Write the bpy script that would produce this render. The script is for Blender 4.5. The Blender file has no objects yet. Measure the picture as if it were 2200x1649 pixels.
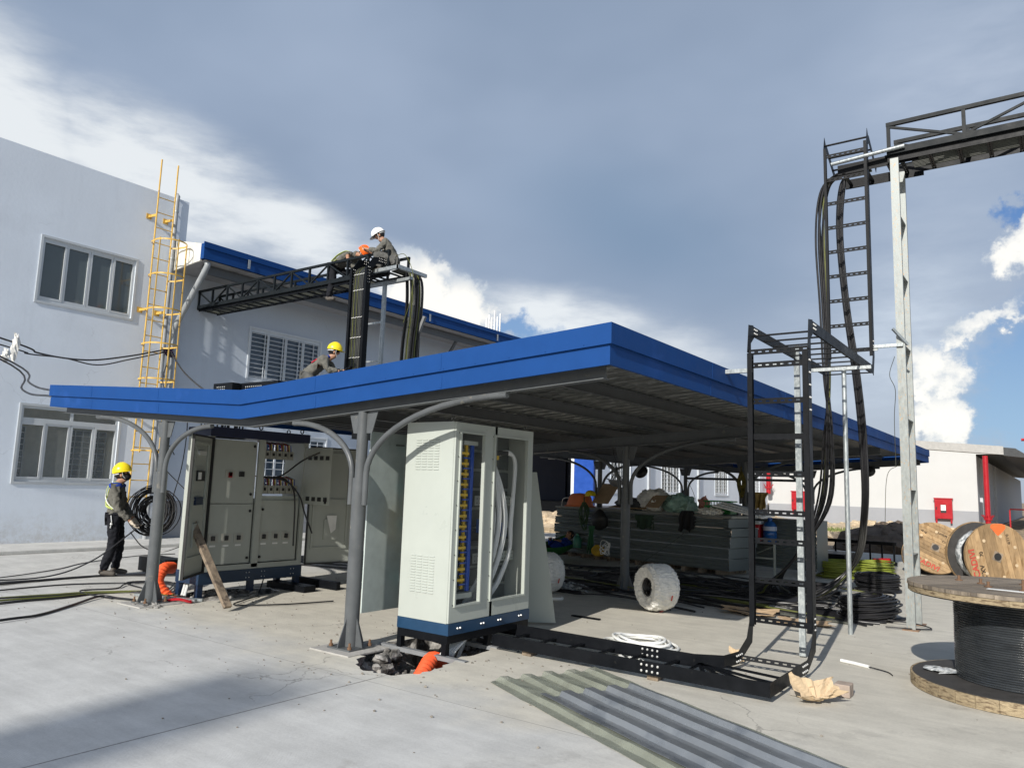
import bpy, bmesh, math, random
from mathutils import Vector, Matrix
random.seed(7)
sc = bpy.context.scene
COL = sc.collection
R = math.radians
PI = math.pi

# ---------------------------------------------------------------- camera
cam = bpy.data.cameras.new('camera')
camo = bpy.data.objects.new('camera', cam); COL.objects.link(camo)
cr = Vector((0.81065563, 0.58458820, 0.03307709)); cf = Vector((-0.58326880, 0.80129230, 0.13314712))
cf.normalize(); cr = (cr - cf*cr.dot(cf)).normalized(); cu = cr.cross(cf)
CAMM = Matrix((cr, cu, -cf)).transposed()
camo.matrix_world = Matrix.Translation((5.5801, -5.1785, 1.6)) @ CAMM.to_4x4()
cam.sensor_width = 36; cam.lens = 36*1614.58/2200; cam.clip_end = 3000; cam.clip_start = .05
sc.camera = camo

# ---------------------------------------------------------------- world
EL = R(28.5); toS = Vector((0.14, -1, 0)).normalized()*math.cos(EL) + Vector((0, 0, math.sin(EL)))
w = bpy.data.worlds.new("World"); sc.world = w; w.use_nodes = True
nt = w.node_tree; N = nt.nodes; Lk = nt.links
for n in list(N): N.remove(n)
def wn(t, **k):
    n = N.new(t)
    for a, b in k.items(): setattr(n, a, b)
    return n
def wm(op, a, b=None, c=None, clamp=False):
    n = N.new('ShaderNodeMath'); n.operation = op; n.use_clamp = clamp
    for i, v in enumerate((a, b, c)):
        if v is None: continue
        if hasattr(v, 'is_output') or hasattr(v, 'links'): Lk.new(v, n.inputs[i])
        else: n.inputs[i].default_value = v
    return n.outputs[0]
sky = wn('ShaderNodeTexSky'); sky.sky_type = 'NISHITA'; sky.sun_disc = False
sky.sun_elevation = EL; sky.sun_rotation = math.atan2(toS.x, toS.y); sky.air_density = 1.0; sky.dust_density = .8; sky.ozone_density = 1.6
tc = wn('ShaderNodeTexCoord'); sep = wn('ShaderNodeSeparateXYZ'); Lk.new(tc.outputs['Generated'], sep.inputs[0])
dx, dy, dz = sep.outputs
az0 = wm('MULTIPLY', wm('ARCTAN2', dx, dy), 57.2958)
el0 = wm('MULTIPLY', wm('ARCSINE', dz), 57.2958)
def noise(scale, detail=4, rough=.55, stretch=(1, 1, 1), off=0):
    mp = wn('ShaderNodeMapping'); Lk.new(tc.outputs['Generated'], mp.inputs[0]); mp.inputs['Scale'].default_value = stretch
    mp.inputs['Location'].default_value = (off, off*.7, -off)
    n = wn('ShaderNodeTexNoise'); Lk.new(mp.outputs[0], n.inputs['Vector']); n.inputs['Scale'].default_value = scale
    n.inputs['Detail'].default_value = detail; n.inputs['Roughness'].default_value = rough
    return wm('SUBTRACT', n.outputs[0], .5)
n_big = noise(3.2, 3, .5, (1, 1, 1.8)); n_big2 = noise(3, 3, .45, (1, 1, 2), 3.3)
n_puff = noise(42, 6, .6); n_puff2 = noise(28, 6, .62, (1, 1, 1), 5.1); n_wisp = noise(12, 7, .6, (1, 1, 3.5), 1.7)
n_fine = noise(110, 5, .65, (1, 1, 1), 9.1)
azw = wm('ADD', az0, wm('MULTIPLY', n_big, 9)); elw = wm('ADD', el0, wm('MULTIPLY', n_big2, 5))
azc = wm('ADD', az0, wm('MULTIPLY', n_puff, 4.2)); elc = wm('ADD', el0, wm('MULTIPLY', n_puff2, 4.2))
def blob(a, e, a0, e0, sa, se, rot=0, k=1.0):
    ct, st = math.cos(R(rot)), math.sin(R(rot))
    da = wm('SUBTRACT', a, a0); de = wm('SUBTRACT', e, e0)
    u = wm('ADD', wm('MULTIPLY', da, ct), wm('MULTIPLY', de, st)); v = wm('SUBTRACT', wm('MULTIPLY', de, ct), wm('MULTIPLY', da, st))
    q = wm('ADD', wm('POWER', wm('ABSOLUTE', wm('DIVIDE', u, sa)), 2), wm('POWER', wm('ABSOLUTE', wm('DIVIDE', v, se)), 2))
    return wm('MULTIPLY', wm('EXPONENT', wm('MULTIPLY', q, -1)), k)
def smax(*v):
    r = v[0]
    for x in v[1:]: r = wm('MAXIMUM', r, x)
    return r
def sstep(x, lo, hi):
    n = N.new('ShaderNodeMapRange'); n.interpolation_type = 'SMOOTHSTEP'
    Lk.new(x, n.inputs[0]); n.inputs[1].default_value = lo; n.inputs[2].default_value = hi
    return n.outputs[0]
def mixc(f, a, b):
    n = wn('ShaderNodeMix', data_type='RGBA')
    if hasattr(f, 'links'): Lk.new(f, n.inputs[0])
    else: n.inputs[0].default_value = f
    for i, v in ((6, a), (7, b)):
        if hasattr(v, 'links'): Lk.new(v, n.inputs[i])
        else: n.inputs[i].default_value = (*v, 1)
    return n.outputs[2]
K = 1/.1
def cc(r, g, b): return (r*K*SKYG, g*K*SKYG, b*K*SKYG)
SKYG = .82
# the even grey-blue stratus sheet with soft tone changes
base = mixc(sstep(n_big, -.25, .28), cc(.285, .365, .50), cc(.37, .455, .60))
base = mixc(wm('MULTIPLY', sstep(n_big2, -.05, .3), .5), base, cc(.32, .395, .525))
base = mixc(sstep(el0, 17, 2), base, cc(.44, .50, .60))
base = mixc(blob(azw, elw, -27, 19, 9, 4, -20, .7), base, cc(.205, .305, .45))
# long bright band of cloud falling from the upper left to the right
band = smax(blob(azw, elw, -73, 21.5, 9, 4.6, -20, 1.1), blob(azw, elw, -63, 20.4, 9, 3.6, -18, 1.05), blob(azw, elw, -54, 17.8, 8, 2.5, -17, 1.0),
            blob(azw, elw, -45, 15.4, 7, 2.1, -15, 1.0), blob(azw, elw, -33, 12.6, 8, 2.2, -12, 1.0), blob(azw, elw, -24, 9.0, 9, 3.2, -20, .65))
band = wm('MULTIPLY', band, wm('ADD', 1.0, wm('MULTIPLY', n_wisp, 1.5)))
base = mixc(sstep(band, .12, 1.0), base, cc(.86, .90, .93))
# thinner veil on the right
veil = wm('MULTIPLY', blob(azw, elw, -4, 26, 5, 7, -38, .5), wm('ADD', 1.0, wm('MULTIPLY', n_wisp, 1.8)))
base = mixc(veil, base, cc(.55, .63, .76))
veil2 = wm('MULTIPLY', blob(azw, elw, -9, 11, 7.5, 4.6, 40, .95), wm('ADD', .9, wm('MULTIPLY', n_wisp, 2)))
base = mixc(veil2, base, cc(.60, .68, .79))
# clear gaps
gap = smax(blob(azc, elc, 1, 7.0, 7.2, 6.2, 8, 1.35), blob(azc, elc, -1.4, 18.2, 1.5, .8, 0, .95), blob(azc, elc, -37.3, 12.0, 5.5, 1.15, -8, 1.1))
gapm = wm('MULTIPLY', sstep(wm('ADD', gap, wm('MULTIPLY', n_wisp, .5)), .30, .95), .95)
clear = mixc(sstep(el0, 0, 22), cc(.36, .56, .78), cc(.10, .24, .56))
base = mixc(gapm, base, clear)
# cumulus heads
cum = smax(blob(azc, elc, -43.4, 14.0, 3.3, 3.4, -20, 1.4), blob(azc, elc, -40.3, 13.0, 2.8, 2.6, -20, 1.4), blob(azc, elc, -.4, 16.2, 2.9, 2.0, 25, 1.2),
           blob(azc, elc, -6.6, 8.4, 2.3, 2.8, 62, 1.1), blob(azc, elc, -6.2, 4.9, 2.3, 2.8, 10, 1.1), blob(azc, elc, -3.8, 11.3, 3.4, 1.1, 28, .95))
cm = sstep(wm('ADD', cum, wm('MULTIPLY', n_fine, .35)), .42, .74)
shade = mixc(sstep(wm('ADD', wm('MULTIPLY', n_puff2, 1.3), wm('MULTIPLY', wm('SUBTRACT', cum, .75), .6)), -.35, .25), cc(.50, .585, .69), cc(1.12, 1.09, 1.02))
base = mixc(cm, base, shade)
# the sheet covers the part of the sky ahead; behind and overhead the sky is mostly clear
dazc = wm('ABSOLUTE', wm('ADD', az0, 35)); dazc = wm('MINIMUM', dazc, wm('SUBTRACT', 360, dazc))
cover = wm('MULTIPLY', sstep(wm('ADD', dazc, wm('MULTIPLY', n_big, 20)), 140, 100), sstep(wm('ADD', el0, wm('MULTIPLY', n_big2, 8)), 80, 50))
final = mixc(wm('ADD', wm('MULTIPLY', cover, .87), .08), sky.outputs[0], base)
bg = wn('ShaderNodeBackground'); Lk.new(final, bg.inputs[0]); bg.inputs[1].default_value = .1
out = wn('ShaderNodeOutputWorld'); Lk.new(bg.outputs[0], out.inputs[0])
try: w.cycles.sampling_method = 'MANUAL'; w.cycles.sample_map_resolution = 512
except Exception: pass

# ---------------------------------------------------------------- sun
sl = bpy.data.lights.new('sun', 'SUN'); sl.energy = 4.4; sl.angle = R(.55); sl.color = (1, .953, .875)
so = bpy.data.objects.new('sun', sl); COL.objects.link(so); so.rotation_euler = toS.to_track_quat('Z', 'Y').to_euler(); so.location = toS*50
sc.view_settings.view_transform = 'Standard'; sc.view_settings.look = 'None'
sc.view_settings.exposure = 0.25; sc.view_settings.gamma = 1

# ---------------------------------------------------------------- materials
def srgb(*c):
    f = lambda v: (v/255/12.92) if v/255 <= .04045 else ((v/255+.055)/1.055)**2.4
    return tuple(f(v) for v in c)
def mat(name, col, rough=.5, metal=0, var=.12, vscale=6, bump=0, bscale=60, spec=.5, stretch=(1, 1, 1), col2=None, mask=(.42, .62), mscale=None, trans=0, alpha=1, coord='Object', coat=0, ior=1.45):
    m = bpy.data.materials.new(name); m.use_nodes = True; t = m.node_tree; b = t.nodes['Principled BSDF']
    b.inputs['Roughness'].default_value = rough; b.inputs['Metallic'].default_value = metal
    b.inputs['Specular IOR Level'].default_value = spec; b.inputs['Transmission Weight'].default_value = trans; b.inputs['Alpha'].default_value = alpha
    b.inputs['Coat Weight'].default_value = coat; b.inputs['IOR'].default_value = ior
    tcn = t.nodes.new('ShaderNodeTexCoord'); mp = t.nodes.new('ShaderNodeMapping'); mp.inputs['Scale'].default_value = stretch
    t.links.new(tcn.outputs[coord], mp.inputs[0])
    nz = t.nodes.new('ShaderNodeTexNoise'); nz.inputs['Scale'].default_value = vscale; nz.inputs['Detail'].default_value = 6; nz.inputs['Roughness'].default_value = .65
    t.links.new(mp.outputs[0], nz.inputs['Vector'])
    mr = t.nodes.new('ShaderNodeMapRange'); t.links.new(nz.outputs[0], mr.inputs[0]); mr.inputs[1].default_value = .3; mr.inputs[2].default_value = .7
    mr.inputs[3].default_value = 1-var; mr.inputs[4].default_value = 1+var
    vm = t.nodes.new('ShaderNodeVectorMath'); vm.operation = 'SCALE'; vm.inputs[0].default_value = col; t.links.new(mr.outputs[0], vm.inputs['Scale'])
    o = vm.outputs[0]
    if col2:
        n2 = t.nodes.new('ShaderNodeTexNoise'); n2.inputs['Scale'].default_value = mscale or vscale*2.3; n2.inputs['Detail'].default_value = 8
        t.links.new(mp.outputs[0], n2.inputs['Vector'])
        r2 = t.nodes.new('ShaderNodeMapRange'); r2.interpolation_type = 'SMOOTHSTEP'; t.links.new(n2.outputs[0], r2.inputs[0]); r2.inputs[1].default_value = mask[0]; r2.inputs[2].default_value = mask[1]
        mx = t.nodes.new('ShaderNodeMix'); mx.data_type = 'RGBA'; t.links.new(r2.outputs[0], mx.inputs[0]); t.links.new(o, mx.inputs[6]); mx.inputs[7].default_value = (*col2, 1)
        o = mx.outputs[2]
    t.links.new(o, b.inputs['Base Color'])
    rr = t.nodes.new('ShaderNodeMapRange'); t.links.new(nz.outputs[0], rr.inputs[0]); rr.inputs[1].default_value = .3; rr.inputs[2].default_value = .7
    rr.inputs[3].default_value = max(0, rough-.08); rr.inputs[4].default_value = min(1, rough+.08); t.links.new(rr.outputs[0], b.inputs['Roughness'])
    if bump:
        nb = t.nodes.new('ShaderNodeTexNoise'); nb.inputs['Scale'].default_value = bscale; nb.inputs['Detail'].default_value = 8; t.links.new(mp.outputs[0], nb.inputs['Vector'])
        bp = t.nodes.new('ShaderNodeBump'); bp.inputs['Strength'].default_value = bump; bp.inputs['Distance'].default_value = .01
        t.links.new(nb.outputs[0], bp.inputs['Height']); t.links.new(bp.outputs[0], b.inputs['Normal'])
    return m
def wall_mat(name, col):
    m = mat(name, col, .9, 0, .05, 1.1, .18, 14, .2, col2=tuple(c*.92 for c in col), mask=(.45, .75), mscale=.55)
    t = m.node_tree; b = t.nodes['Principled BSDF']; src = b.inputs['Base Color'].links[0].from_socket
    g = t.nodes.new('ShaderNodeNewGeometry'); sp = t.nodes.new('ShaderNodeSeparateXYZ'); t.links.new(g.outputs['Position'], sp.inputs[0])
    def nz(scale, st, d=7):
        mp = t.nodes.new('ShaderNodeMapping'); mp.inputs['Scale'].default_value = st; t.links.new(g.outputs['Position'], mp.inputs[0])
        n = t.nodes.new('ShaderNodeTexNoise'); n.inputs['Scale'].default_value = scale; n.inputs['Detail'].default_value = d; n.inputs['Roughness'].default_value = .7; t.links.new(mp.outputs[0], n.inputs['Vector']); return n.outputs[0]
    def mr(x, a, b_, c, d):
        q = t.nodes.new('ShaderNodeMapRange'); q.interpolation_type = 'SMOOTHSTEP'; t.links.new(x, q.inputs[0]); q.inputs[1].default_value = a; q.inputs[2].default_value = b_; q.inputs[3].default_value = c; q.inputs[4].default_value = d; return q.outputs[0]
    def ml(a, b_, op='MULTIPLY'):
        q = t.nodes.new('ShaderNodeMath'); q.operation = op
        for i, v in enumerate((a, b_)):
            if hasattr(v, 'links'): t.links.new(v, q.inputs[i])
            else: q.inputs[i].default_value = v
        return q.outputs[0]
    def mx(f, a, c):
        q = t.nodes.new('ShaderNodeMix'); q.data_type = 'RGBA'; t.links.new(f, q.inputs[0]); t.links.new(a, q.inputs[6]); q.inputs[7].default_value = (*c, 1); return q.outputs[2]
    # run-off streaks, mud splash at the foot, trowel patches and a few hairline cracks
    c = mx(ml(mr(nz(3, (1, 1, .09)), .5, .72, 0, 1), .16), src, tuple(v*.72 for v in col))
    splash = ml(mr(ml(sp.outputs[2], ml(nz(2.2, (1, 1, 1)), -1.1), 'ADD'), -.55, .25, 1, 0), mr(nz(8, (1, 1, 1)), .35, .65, .25, 1))
    c = mx(ml(splash, .45), c, (.36, .32, .26))
    c = mx(ml(mr(nz(30, (1, 1, 1), 3), .72, .76, 0, 1), .5), c, (.2, .19, .17))
    v = t.nodes.new('ShaderNodeTexVoronoi'); v.feature = 'DISTANCE_TO_EDGE'; v.inputs['Scale'].default_value = .42
    ad = t.nodes.new('ShaderNodeVectorMath'); ad.operation = 'ADD'; t.links.new(g.outputs['Position'], ad.inputs[0])
    nn = t.nodes.new('ShaderNodeTexNoise'); nn.inputs['Scale'].default_value = 2.2; nn.inputs['Detail'].default_value = 6; t.links.new(g.outputs['Position'], nn.inputs['Vector']); t.links.new(nn.outputs['Color'], ad.inputs[1]); t.links.new(ad.outputs[0], v.inputs['Vector'])
    c = mx(ml(ml(mr(v.outputs[0], .0, .006, 1, 0), mr(nz(.8, (1, 1, 1), 2), .5, .62, 0, 1)), .35), c, tuple(v_*.6 for v_ in col))
    t.links.new(c, b.inputs['Base Color']); return m
def plank_vary(m, lo=.62, hi=1.15):
    t = m.node_tree; b = t.nodes['Principled BSDF']; src = b.inputs['Base Color'].links[0].from_socket
    g = t.nodes.new('ShaderNodeNewGeometry'); q = t.nodes.new('ShaderNodeMapRange'); t.links.new(g.outputs['Random Per Island'], q.inputs[0]); q.inputs[3].default_value = lo; q.inputs[4].default_value = hi
    s_ = t.nodes.new('ShaderNodeVectorMath'); s_.operation = 'SCALE'; t.links.new(src, s_.inputs[0]); t.links.new(q.outputs[0], s_.inputs['Scale']); t.links.new(s_.outputs[0], b.inputs['Base Color']); return m
def wave_bump(m, scale, axis='X', strength=.5, dist=.01, profile='SIN', rot=(0, 0, 0)):
    t = m.node_tree; b = t.nodes['Principled BSDF']; tcn = t.nodes.new('ShaderNodeTexCoord')
    mp = t.nodes.new('ShaderNodeMapping'); mp.inputs['Rotation'].default_value = rot; t.links.new(tcn.outputs['Object'], mp.inputs[0])
    wv = t.nodes.new('ShaderNodeTexWave'); wv.wave_profile = profile; wv.bands_direction = axis; wv.inputs['Scale'].default_value = scale; t.links.new(mp.outputs[0], wv.inputs['Vector'])
    bp = t.nodes.new('ShaderNodeBump'); bp.inputs['Strength'].default_value = strength; bp.inputs['Distance'].default_value = dist
    t.links.new(wv.outputs[0], bp.inputs['Height'])
    if b.inputs['Normal'].links: t.links.new(b.inputs['Normal'].links[0].from_socket, bp.inputs['Normal'])
    t.links.new(bp.outputs[0], b.inputs['Normal']); return m
M = {}
M['black'] = mat('black_powder_coat', (.0045, .0055, .0075), .45, 0, .2, 9, .05, 40, .2, col2=(.015, .015, .015), mask=(.66, .74), mscale=14)
M['char'] = mat('charcoal_paint', (.0085, .0115, .014), .5, 0, .15, 8, spec=.2)
M['grey'] = mat('grey_gloss_paint', (.092, .099, .104), .36, 0, .14, 5, .08, 30, .35, col2=(.15, .145, .13), mask=(.63, .72), mscale=11)
M['galv'] = mat('galvanised_steel', (.33, .36, .37), .42, .6, .22, 16, .05, 60, .5, (1, 1, .35), col2=(.42, .45, .46), mask=(.45, .6), mscale=38)
M['galvd'] = mat('dull_galvanised_strut', (.19, .21, .215), .5, .4, .2, 20, .04, 60, .4, (1, 1, .4), col2=(.26, .28, .28), mask=(.5, .62), mscale=40)
M['galvs'] = mat('spangled_galvanised_steel', (.27, .29, .285), .5, .35, .2, 26, .04, 60, .5, (1, 1, .4), col2=(.36, .27, .18), mask=(.61, .68), mscale=60)
M['blue'] = mat('blue_sheet_metal', (.010, .054, .20), .6, 0, .07, 3, .04, 3, .12, col2=(.016, .066, .24), mask=(.6, .75), mscale=2.5)
M['dblue'] = mat('dark_blue_paint', (.008, .022, .055), .35, 0, .1, 5)
M['cabw'] = mat('cabinet_white_paint', (.405, .435, .40), .33, 0, .03, 4, .03, 20)
M['cabg'] = mat('cabinet_grey_paint', (.36, .38, .345), .4, 0, .05, 4, .03, 20)
M['dgrey'] = mat('dark_grey', (.06, .065, .06), .5)
M['yel'] = mat('yellow_paint', (.62, .39, .085), .4, 0, .16, 6, col2=(.34, .2, .06), mask=(.6, .7), mscale=10)
M['cable'] = mat('black_cable_jacket', (.014, .014, .016), .36, 0, .2, 4)
M['cabley'] = mat('yellow_green_cable_jacket', (.10, .11, .025), .45, 0, .25, 5)
M['coily'] = mat('yellow_green_coil_jacket', (.20, .235, .035), .45, 0, .25, 5)
M['cableg'] = mat('grey_cable_jacket', (.06, .063, .052), .5, 0, .3, 3)
M['white'] = mat('white_plastic', (.72, .73, .71), .4, 0, .04, 5)
M['whitec'] = mat('white_cable_jacket', (.62, .63, .62), .38, 0, .05, 5)
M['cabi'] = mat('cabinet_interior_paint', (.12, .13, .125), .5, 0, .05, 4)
M['wood'] = mat('pine_boards', (.40, .26, .12), .75, 0, .3, 5, .4, 30, .3, (1, 1, 1), col2=(.17, .10, .05), mask=(.5, .72), mscale=9)
M['woodd'] = mat('weathered_wood', (.24, .19, .14), .85, 0, .35, 5, .6, 40, .2, col2=(.10, .08, .065), mask=(.48, .66), mscale=12)
M['darkw'] = mat('drum_lining', (.045, .043, .042), .75, 0, .3, 9, .3, 40)
M['skin'] = mat('skin', (.36, .19, .12), .55, 0, .05, 10)
M['hair'] = mat('hair', (.012, .01, .009), .6)
M['jack'] = mat('grey_work_cloth', (.125, .122, .108), .85, 0, .18, 14, .5, 22, .2)
M['jackb'] = mat('blue_shoulder_cloth', (.02, .05, .28), .8, 0, .12, 14, .4, 22, .2)
M['trb'] = mat('black_trouser_cloth', (.012, .013, .017), .85, 0, .2, 12, .5, 20, .2)
M['trg'] = mat('grey_trouser_cloth', (.10, .10, .095), .85, 0, .2, 12, .5, 20, .2)
M['hy'] = mat('yellow_helmet_plastic', (.78, .62, .02), .3, 0, .03, 5)
M['hw'] = mat('white_helmet_plastic', (.82, .82, .80), .3, 0, .03, 5)
M['ho'] = mat('orange_helmet_plastic', (.80, .13, .012), .3, 0, .04, 5)
M['lime'] = mat('lime_webbing', (.50, .58, .16), .7, 0, .15, 10)
M['glove'] = mat('pale_work_glove', (.50, .44, .36), .85, 0, .2, 40, .4, 60, .2)
M['maskb'] = mat('black_face_mask', (.01, .01, .012), .8)
M['shoe'] = mat('dusty_shoe', (.09, .08, .07), .8, 0, .2, 20)
M['red'] = mat('red_enamel', (.36, .010, .018), .32, 0, .08, 4)
M['orange'] = mat('orange_conduit_plastic', (.74, .10, .03), .4, 0, .1, 8)
M['wallp'] = wall_mat('painted_plaster_wall', (.72, .78, .86))
M['wallw'] = mat('white_plaster_wall', (.50, .505, .50), .9, 0, .03, .8, .08, 14, .2)
M['wallg'] = mat('grey_dado_paint', (.30, .31, .33), .9, 0, .05, 1, .08, 14, .2)
M['frame'] = mat('aluminium_window_frame', (.55, .58, .60), .4, .2, .04, 5)
M['frw'] = mat('white_window_frame', (.62, .66, .70), .45, 0, .04, 5)
M['glass'] = mat('dark_window_glass', (.08, .10, .105), .05, 0, .08, 1.2, 0, 1, .9)
M['glassb'] = mat('blue_window_glass', (.03, .055, .085), .06, 0, .25, 1.0, 0, 1, .9)
M['conc'] = None
M['plastic_b'] = mat('dark_plastic', (.02, .02, .02), .45)
M['sack'] = mat('white_woven_sack', (.72, .71, .67), .8, 0, .15, 14, .8, 18, .2)
M['card'] = mat('brown_cardboard', (.36, .26, .165), .85, 0, .14, 8, .3, 14, .2)
M['cardl'] = mat('pale_crumpled_cardboard', (.50, .385, .25), .85, 0, .14, 8, .3, 14, .2)
M['cyan'] = mat('teal_plastic', (.10, .42, .42), .4)
M['hing'] = mat('steel_hook', (.2, .2, .19), .45, .7)
M['copper'] = mat('yellow_busbar_sleeve', (.62, .40, .02), .45)
M['busb'] = mat('blue_busbar_sleeve', (.01, .06, .35), .4)
M['rock'] = mat('broken_concrete', (.30, .29, .275), .95, 0, .4, 9, 1, 24, .1, col2=(.10, .095, .088), mask=(.45, .6), mscale=7)
M['soil'] = mat('dry_soil', (.34, .27, .19), .95, 0, .35, 2.5, 1, 18, .1, col2=(.20, .155, .115), mask=(.48, .62), mscale=1.3)
M['soild'] = mat('damp_soil', (.12, .095, .075), .95, 0, .4, 3, 1, 12, .1)
M['leaf'] = mat('tree_foliage', (.045, .07, .025), .8, 0, .5, 3)
M['bark'] = mat('tree_bark', (.08, .06, .04), .9)
M['dot'] = mat('zinc_bolt', (.72, .72, .70), .35, .5)
M['greenc'] = mat('green_nylon', (.025, .14, .03), .6, 0, .2, 8)
M['greenp'] = mat('green_plastic', (.02, .22, .05), .4)
M['orangep'] = mat('faded_orange_plastic', (.62, .18, .07), .45, 0, .1, 6)
M['bottle'] = mat('blue_water_bottle_plastic', (.02, .13, .42), .12, 0, .1, 8, 0, 1, .6, trans=.35)
M['filmg'] = mat('cling_film', (.55, .57, .58), .12, 0, .3, 12, 1, 22, .8, col2=(.22, .24, .25), mask=(.42, .58), mscale=16)
M['paper'] = mat('paper', (.72, .72, .70), .7)
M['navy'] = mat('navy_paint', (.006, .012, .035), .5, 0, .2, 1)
M['ink'] = mat('black_stencil_ink', (.03, .022, .015), .8)
M['inkr'] = mat('red_stencil_ink', (.42, .05, .035), .75, 0, .3, 14)
M['spray'] = mat('orange_spray_paint', (.85, .13, .03), .7, 0, .15, 12)
# ---------------------------------------------------------------- mesh helpers
class MB:
    def __init__(s): s.v = []; s.f = []
    def quadbox(s, p):
        b = len(s.v); s.v += [tuple(q) for q in p]
        s.f += [(b, b+3, b+2, b+1), (b+4, b+5, b+6, b+7), (b, b+1, b+5, b+4), (b+1, b+2, b+6, b+5), (b+2, b+3, b+7, b+6), (b+3, b, b+4, b+7)]
        return s
    def box(s, x0, x1, y0, y1, z0, z1):
        return s.quadbox([(x0, y0, z0), (x1, y0, z0), (x1, y1, z0), (x0, y1, z0), (x0, y0, z1), (x1, y0, z1), (x1, y1, z1), (x0, y1, z1)])
    def bar(s, a, b, w, h, up=(0, 0, 1)):
        a = Vector(a); b = Vector(b); d = (b-a).normalized(); u = Vector(up)
        if abs(d.dot(u)) > .98: u = Vector((0, 1, 0)) if abs(d.y) < .9 else Vector((1, 0, 0))
        r = d.cross(u).normalized(); u = r.cross(d).normalized()
        p = []
        for q in (a, b):
            p += [q-r*w/2-u*h/2, q+r*w/2-u*h/2, q+r*w/2+u*h/2, q-r*w/2+u*h/2]
        return s.quadbox(p)
    def tube(s, pts, r, n=8, cap=True, closed=False):
        pts = [Vector(p) for p in pts]; m = len(pts); rr = r if isinstance(r, (list, tuple)) else [r]*m
        b0 = len(s.v); prev = None
        for i, p in enumerate(pts):
            if closed: t = (pts[(i+1) % m]-pts[i-1])
            else: t = pts[min(i+1, m-1)]-pts[max(i-1, 0)]
            if t.length < 1e-9: t = Vector((0, 0, 1))
            t.normalize()
            if prev is None:
                u = Vector((0, 0, 1)) if abs(t.z) < .9 else Vector((1, 0, 0))
                u = (u-t*u.dot(t)).normalized()
            else:
                u = prev-t*prev.dot(t)
                u = u.normalized() if u.length > 1e-6 else t.orthogonal().normalized()
            prev = u; v = t.cross(u)
            for k in range(n):
                a = 2*PI*k/n; s.v.append(tuple(p+(u*math.cos(a)+v*math.sin(a))*rr[i]))
        for i in range(m if closed else m-1):
            for k in range(n):
                a = b0+i*n+k; b_ = b0+i*n+(k+1) % n; c = b0+((i+1) % m)*n+(k+1) % n; d = b0+((i+1) % m)*n+k
                s.f.append((a, b_, c, d))
        if cap and not closed:
            s.f.append(tuple(b0+k for k in range(n))[::-1]); s.f.append(tuple(b0+(m-1)*n+k for k in range(n)))
        return s
    def cyl(s, a, b, r, n=16, r2=None): return s.tube([a, b], [r, r if r2 is None else r2], n)
    def lathe(s, prof, n=32, o=(0, 0, 0), mtx=None):
        b0 = len(s.v); m = len(prof)
        for (r, z) in prof:
            for k in range(n):
                a = 2*PI*k/n; p = Vector((r*math.cos(a), r*math.sin(a), z))
                if mtx is not None: p = mtx @ p
                s.v.append(tuple(p+Vector(o)))
        for i in range(m-1):
            for k in range(n):
                s.f.append((b0+i*n+k, b0+i*n+(k+1) % n, b0+(i+1)*n+(k+1) % n, b0+(i+1)*n+k))
        return s
    def prism(s, pts, d):
        d = Vector(d); b = len(s.v); n = len(pts)
        s.v += [tuple(p) for p in pts]+[tuple(Vector(p)+d) for p in pts]
        s.f.append(tuple(range(b+n-1, b-1, -1))); s.f.append(tuple(range(b+n, b+2*n)))
        for i in range(n): s.f.append((b+i, b+(i+1) % n, b+n+(i+1) % n, b+n+i))
        return s
    def quad(s, *p):
        b = len(s.v); s.v += [tuple(q) for q in p]; s.f.append(tuple(range(b, b+len(p)))); return s
    def sphere(s, c, r, n=12, m=8, sc_=(1, 1, 1)):
        b0 = len(s.v); c = Vector(c)
        for i in range(m+1):
            th = PI*i/m
            for k in range(n):
                a = 2*PI*k/n; s.v.append((c.x+r*sc_[0]*math.sin(th)*math.cos(a), c.y+r*sc_[1]*math.sin(th)*math.sin(a), c.z+r*sc_[2]*math.cos(th)))
        for i in range(m):
            for k in range(n):
                s.f.append((b0+i*n+k, b0+(i+1)*n+k, b0+(i+1)*n+(k+1) % n, b0+i*n+(k+1) % n))
        return s
    def build(s, name, m, parent=None, smooth=False, bevel=0, loc=None):
        me = bpy.data.meshes.new(name); me.from_pydata(s.v, [], s.f); me.validate(); me.update()
        bm = bmesh.new(); bm.from_mesh(me)
        bmesh.ops.remove_doubles(bm, verts=bm.verts, dist=1e-6)
        bmesh.ops.recalc_face_normals(bm, faces=bm.faces)
        bm.to_mesh(me); bm.free()
        if m is not None: me.materials.append(M[m] if isinstance(m, str) else m)
        if smooth:
            for p in me.polygons: p.use_smooth = True
            try: me.set_sharp_from_angle(angle=R(40))
            except Exception: pass
        o = bpy.data.objects.new(name, me); COL.objects.link(o)
        if parent is not None:
            o.parent = parent; o.matrix_parent_inverse = Matrix.Identity(4)
            # meshes are written in world space: shift into the parent's frame
            mt = ABS[parent.name].inverted() if parent.name in ABS else Matrix.Identity(4)
            if mt != Matrix.Identity(4): me.transform(mt)
        ABS[o.name] = ABS[parent.name] if (parent is not None and parent.name in ABS) else Matrix.Identity(4)
        if bevel:
            bv = o.modifiers.new('bevel', 'BEVEL'); bv.width = bevel; bv.segments = 2; bv.limit_method = 'ANGLE'
        return o
ABS = {}
def tag(o, label=None, cat=None, group=None, kind=None):
    if label: o['label'] = label
    if cat: o['category'] = cat
    if group: o['group'] = group
    if kind: o['kind'] = kind
    return o
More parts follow.
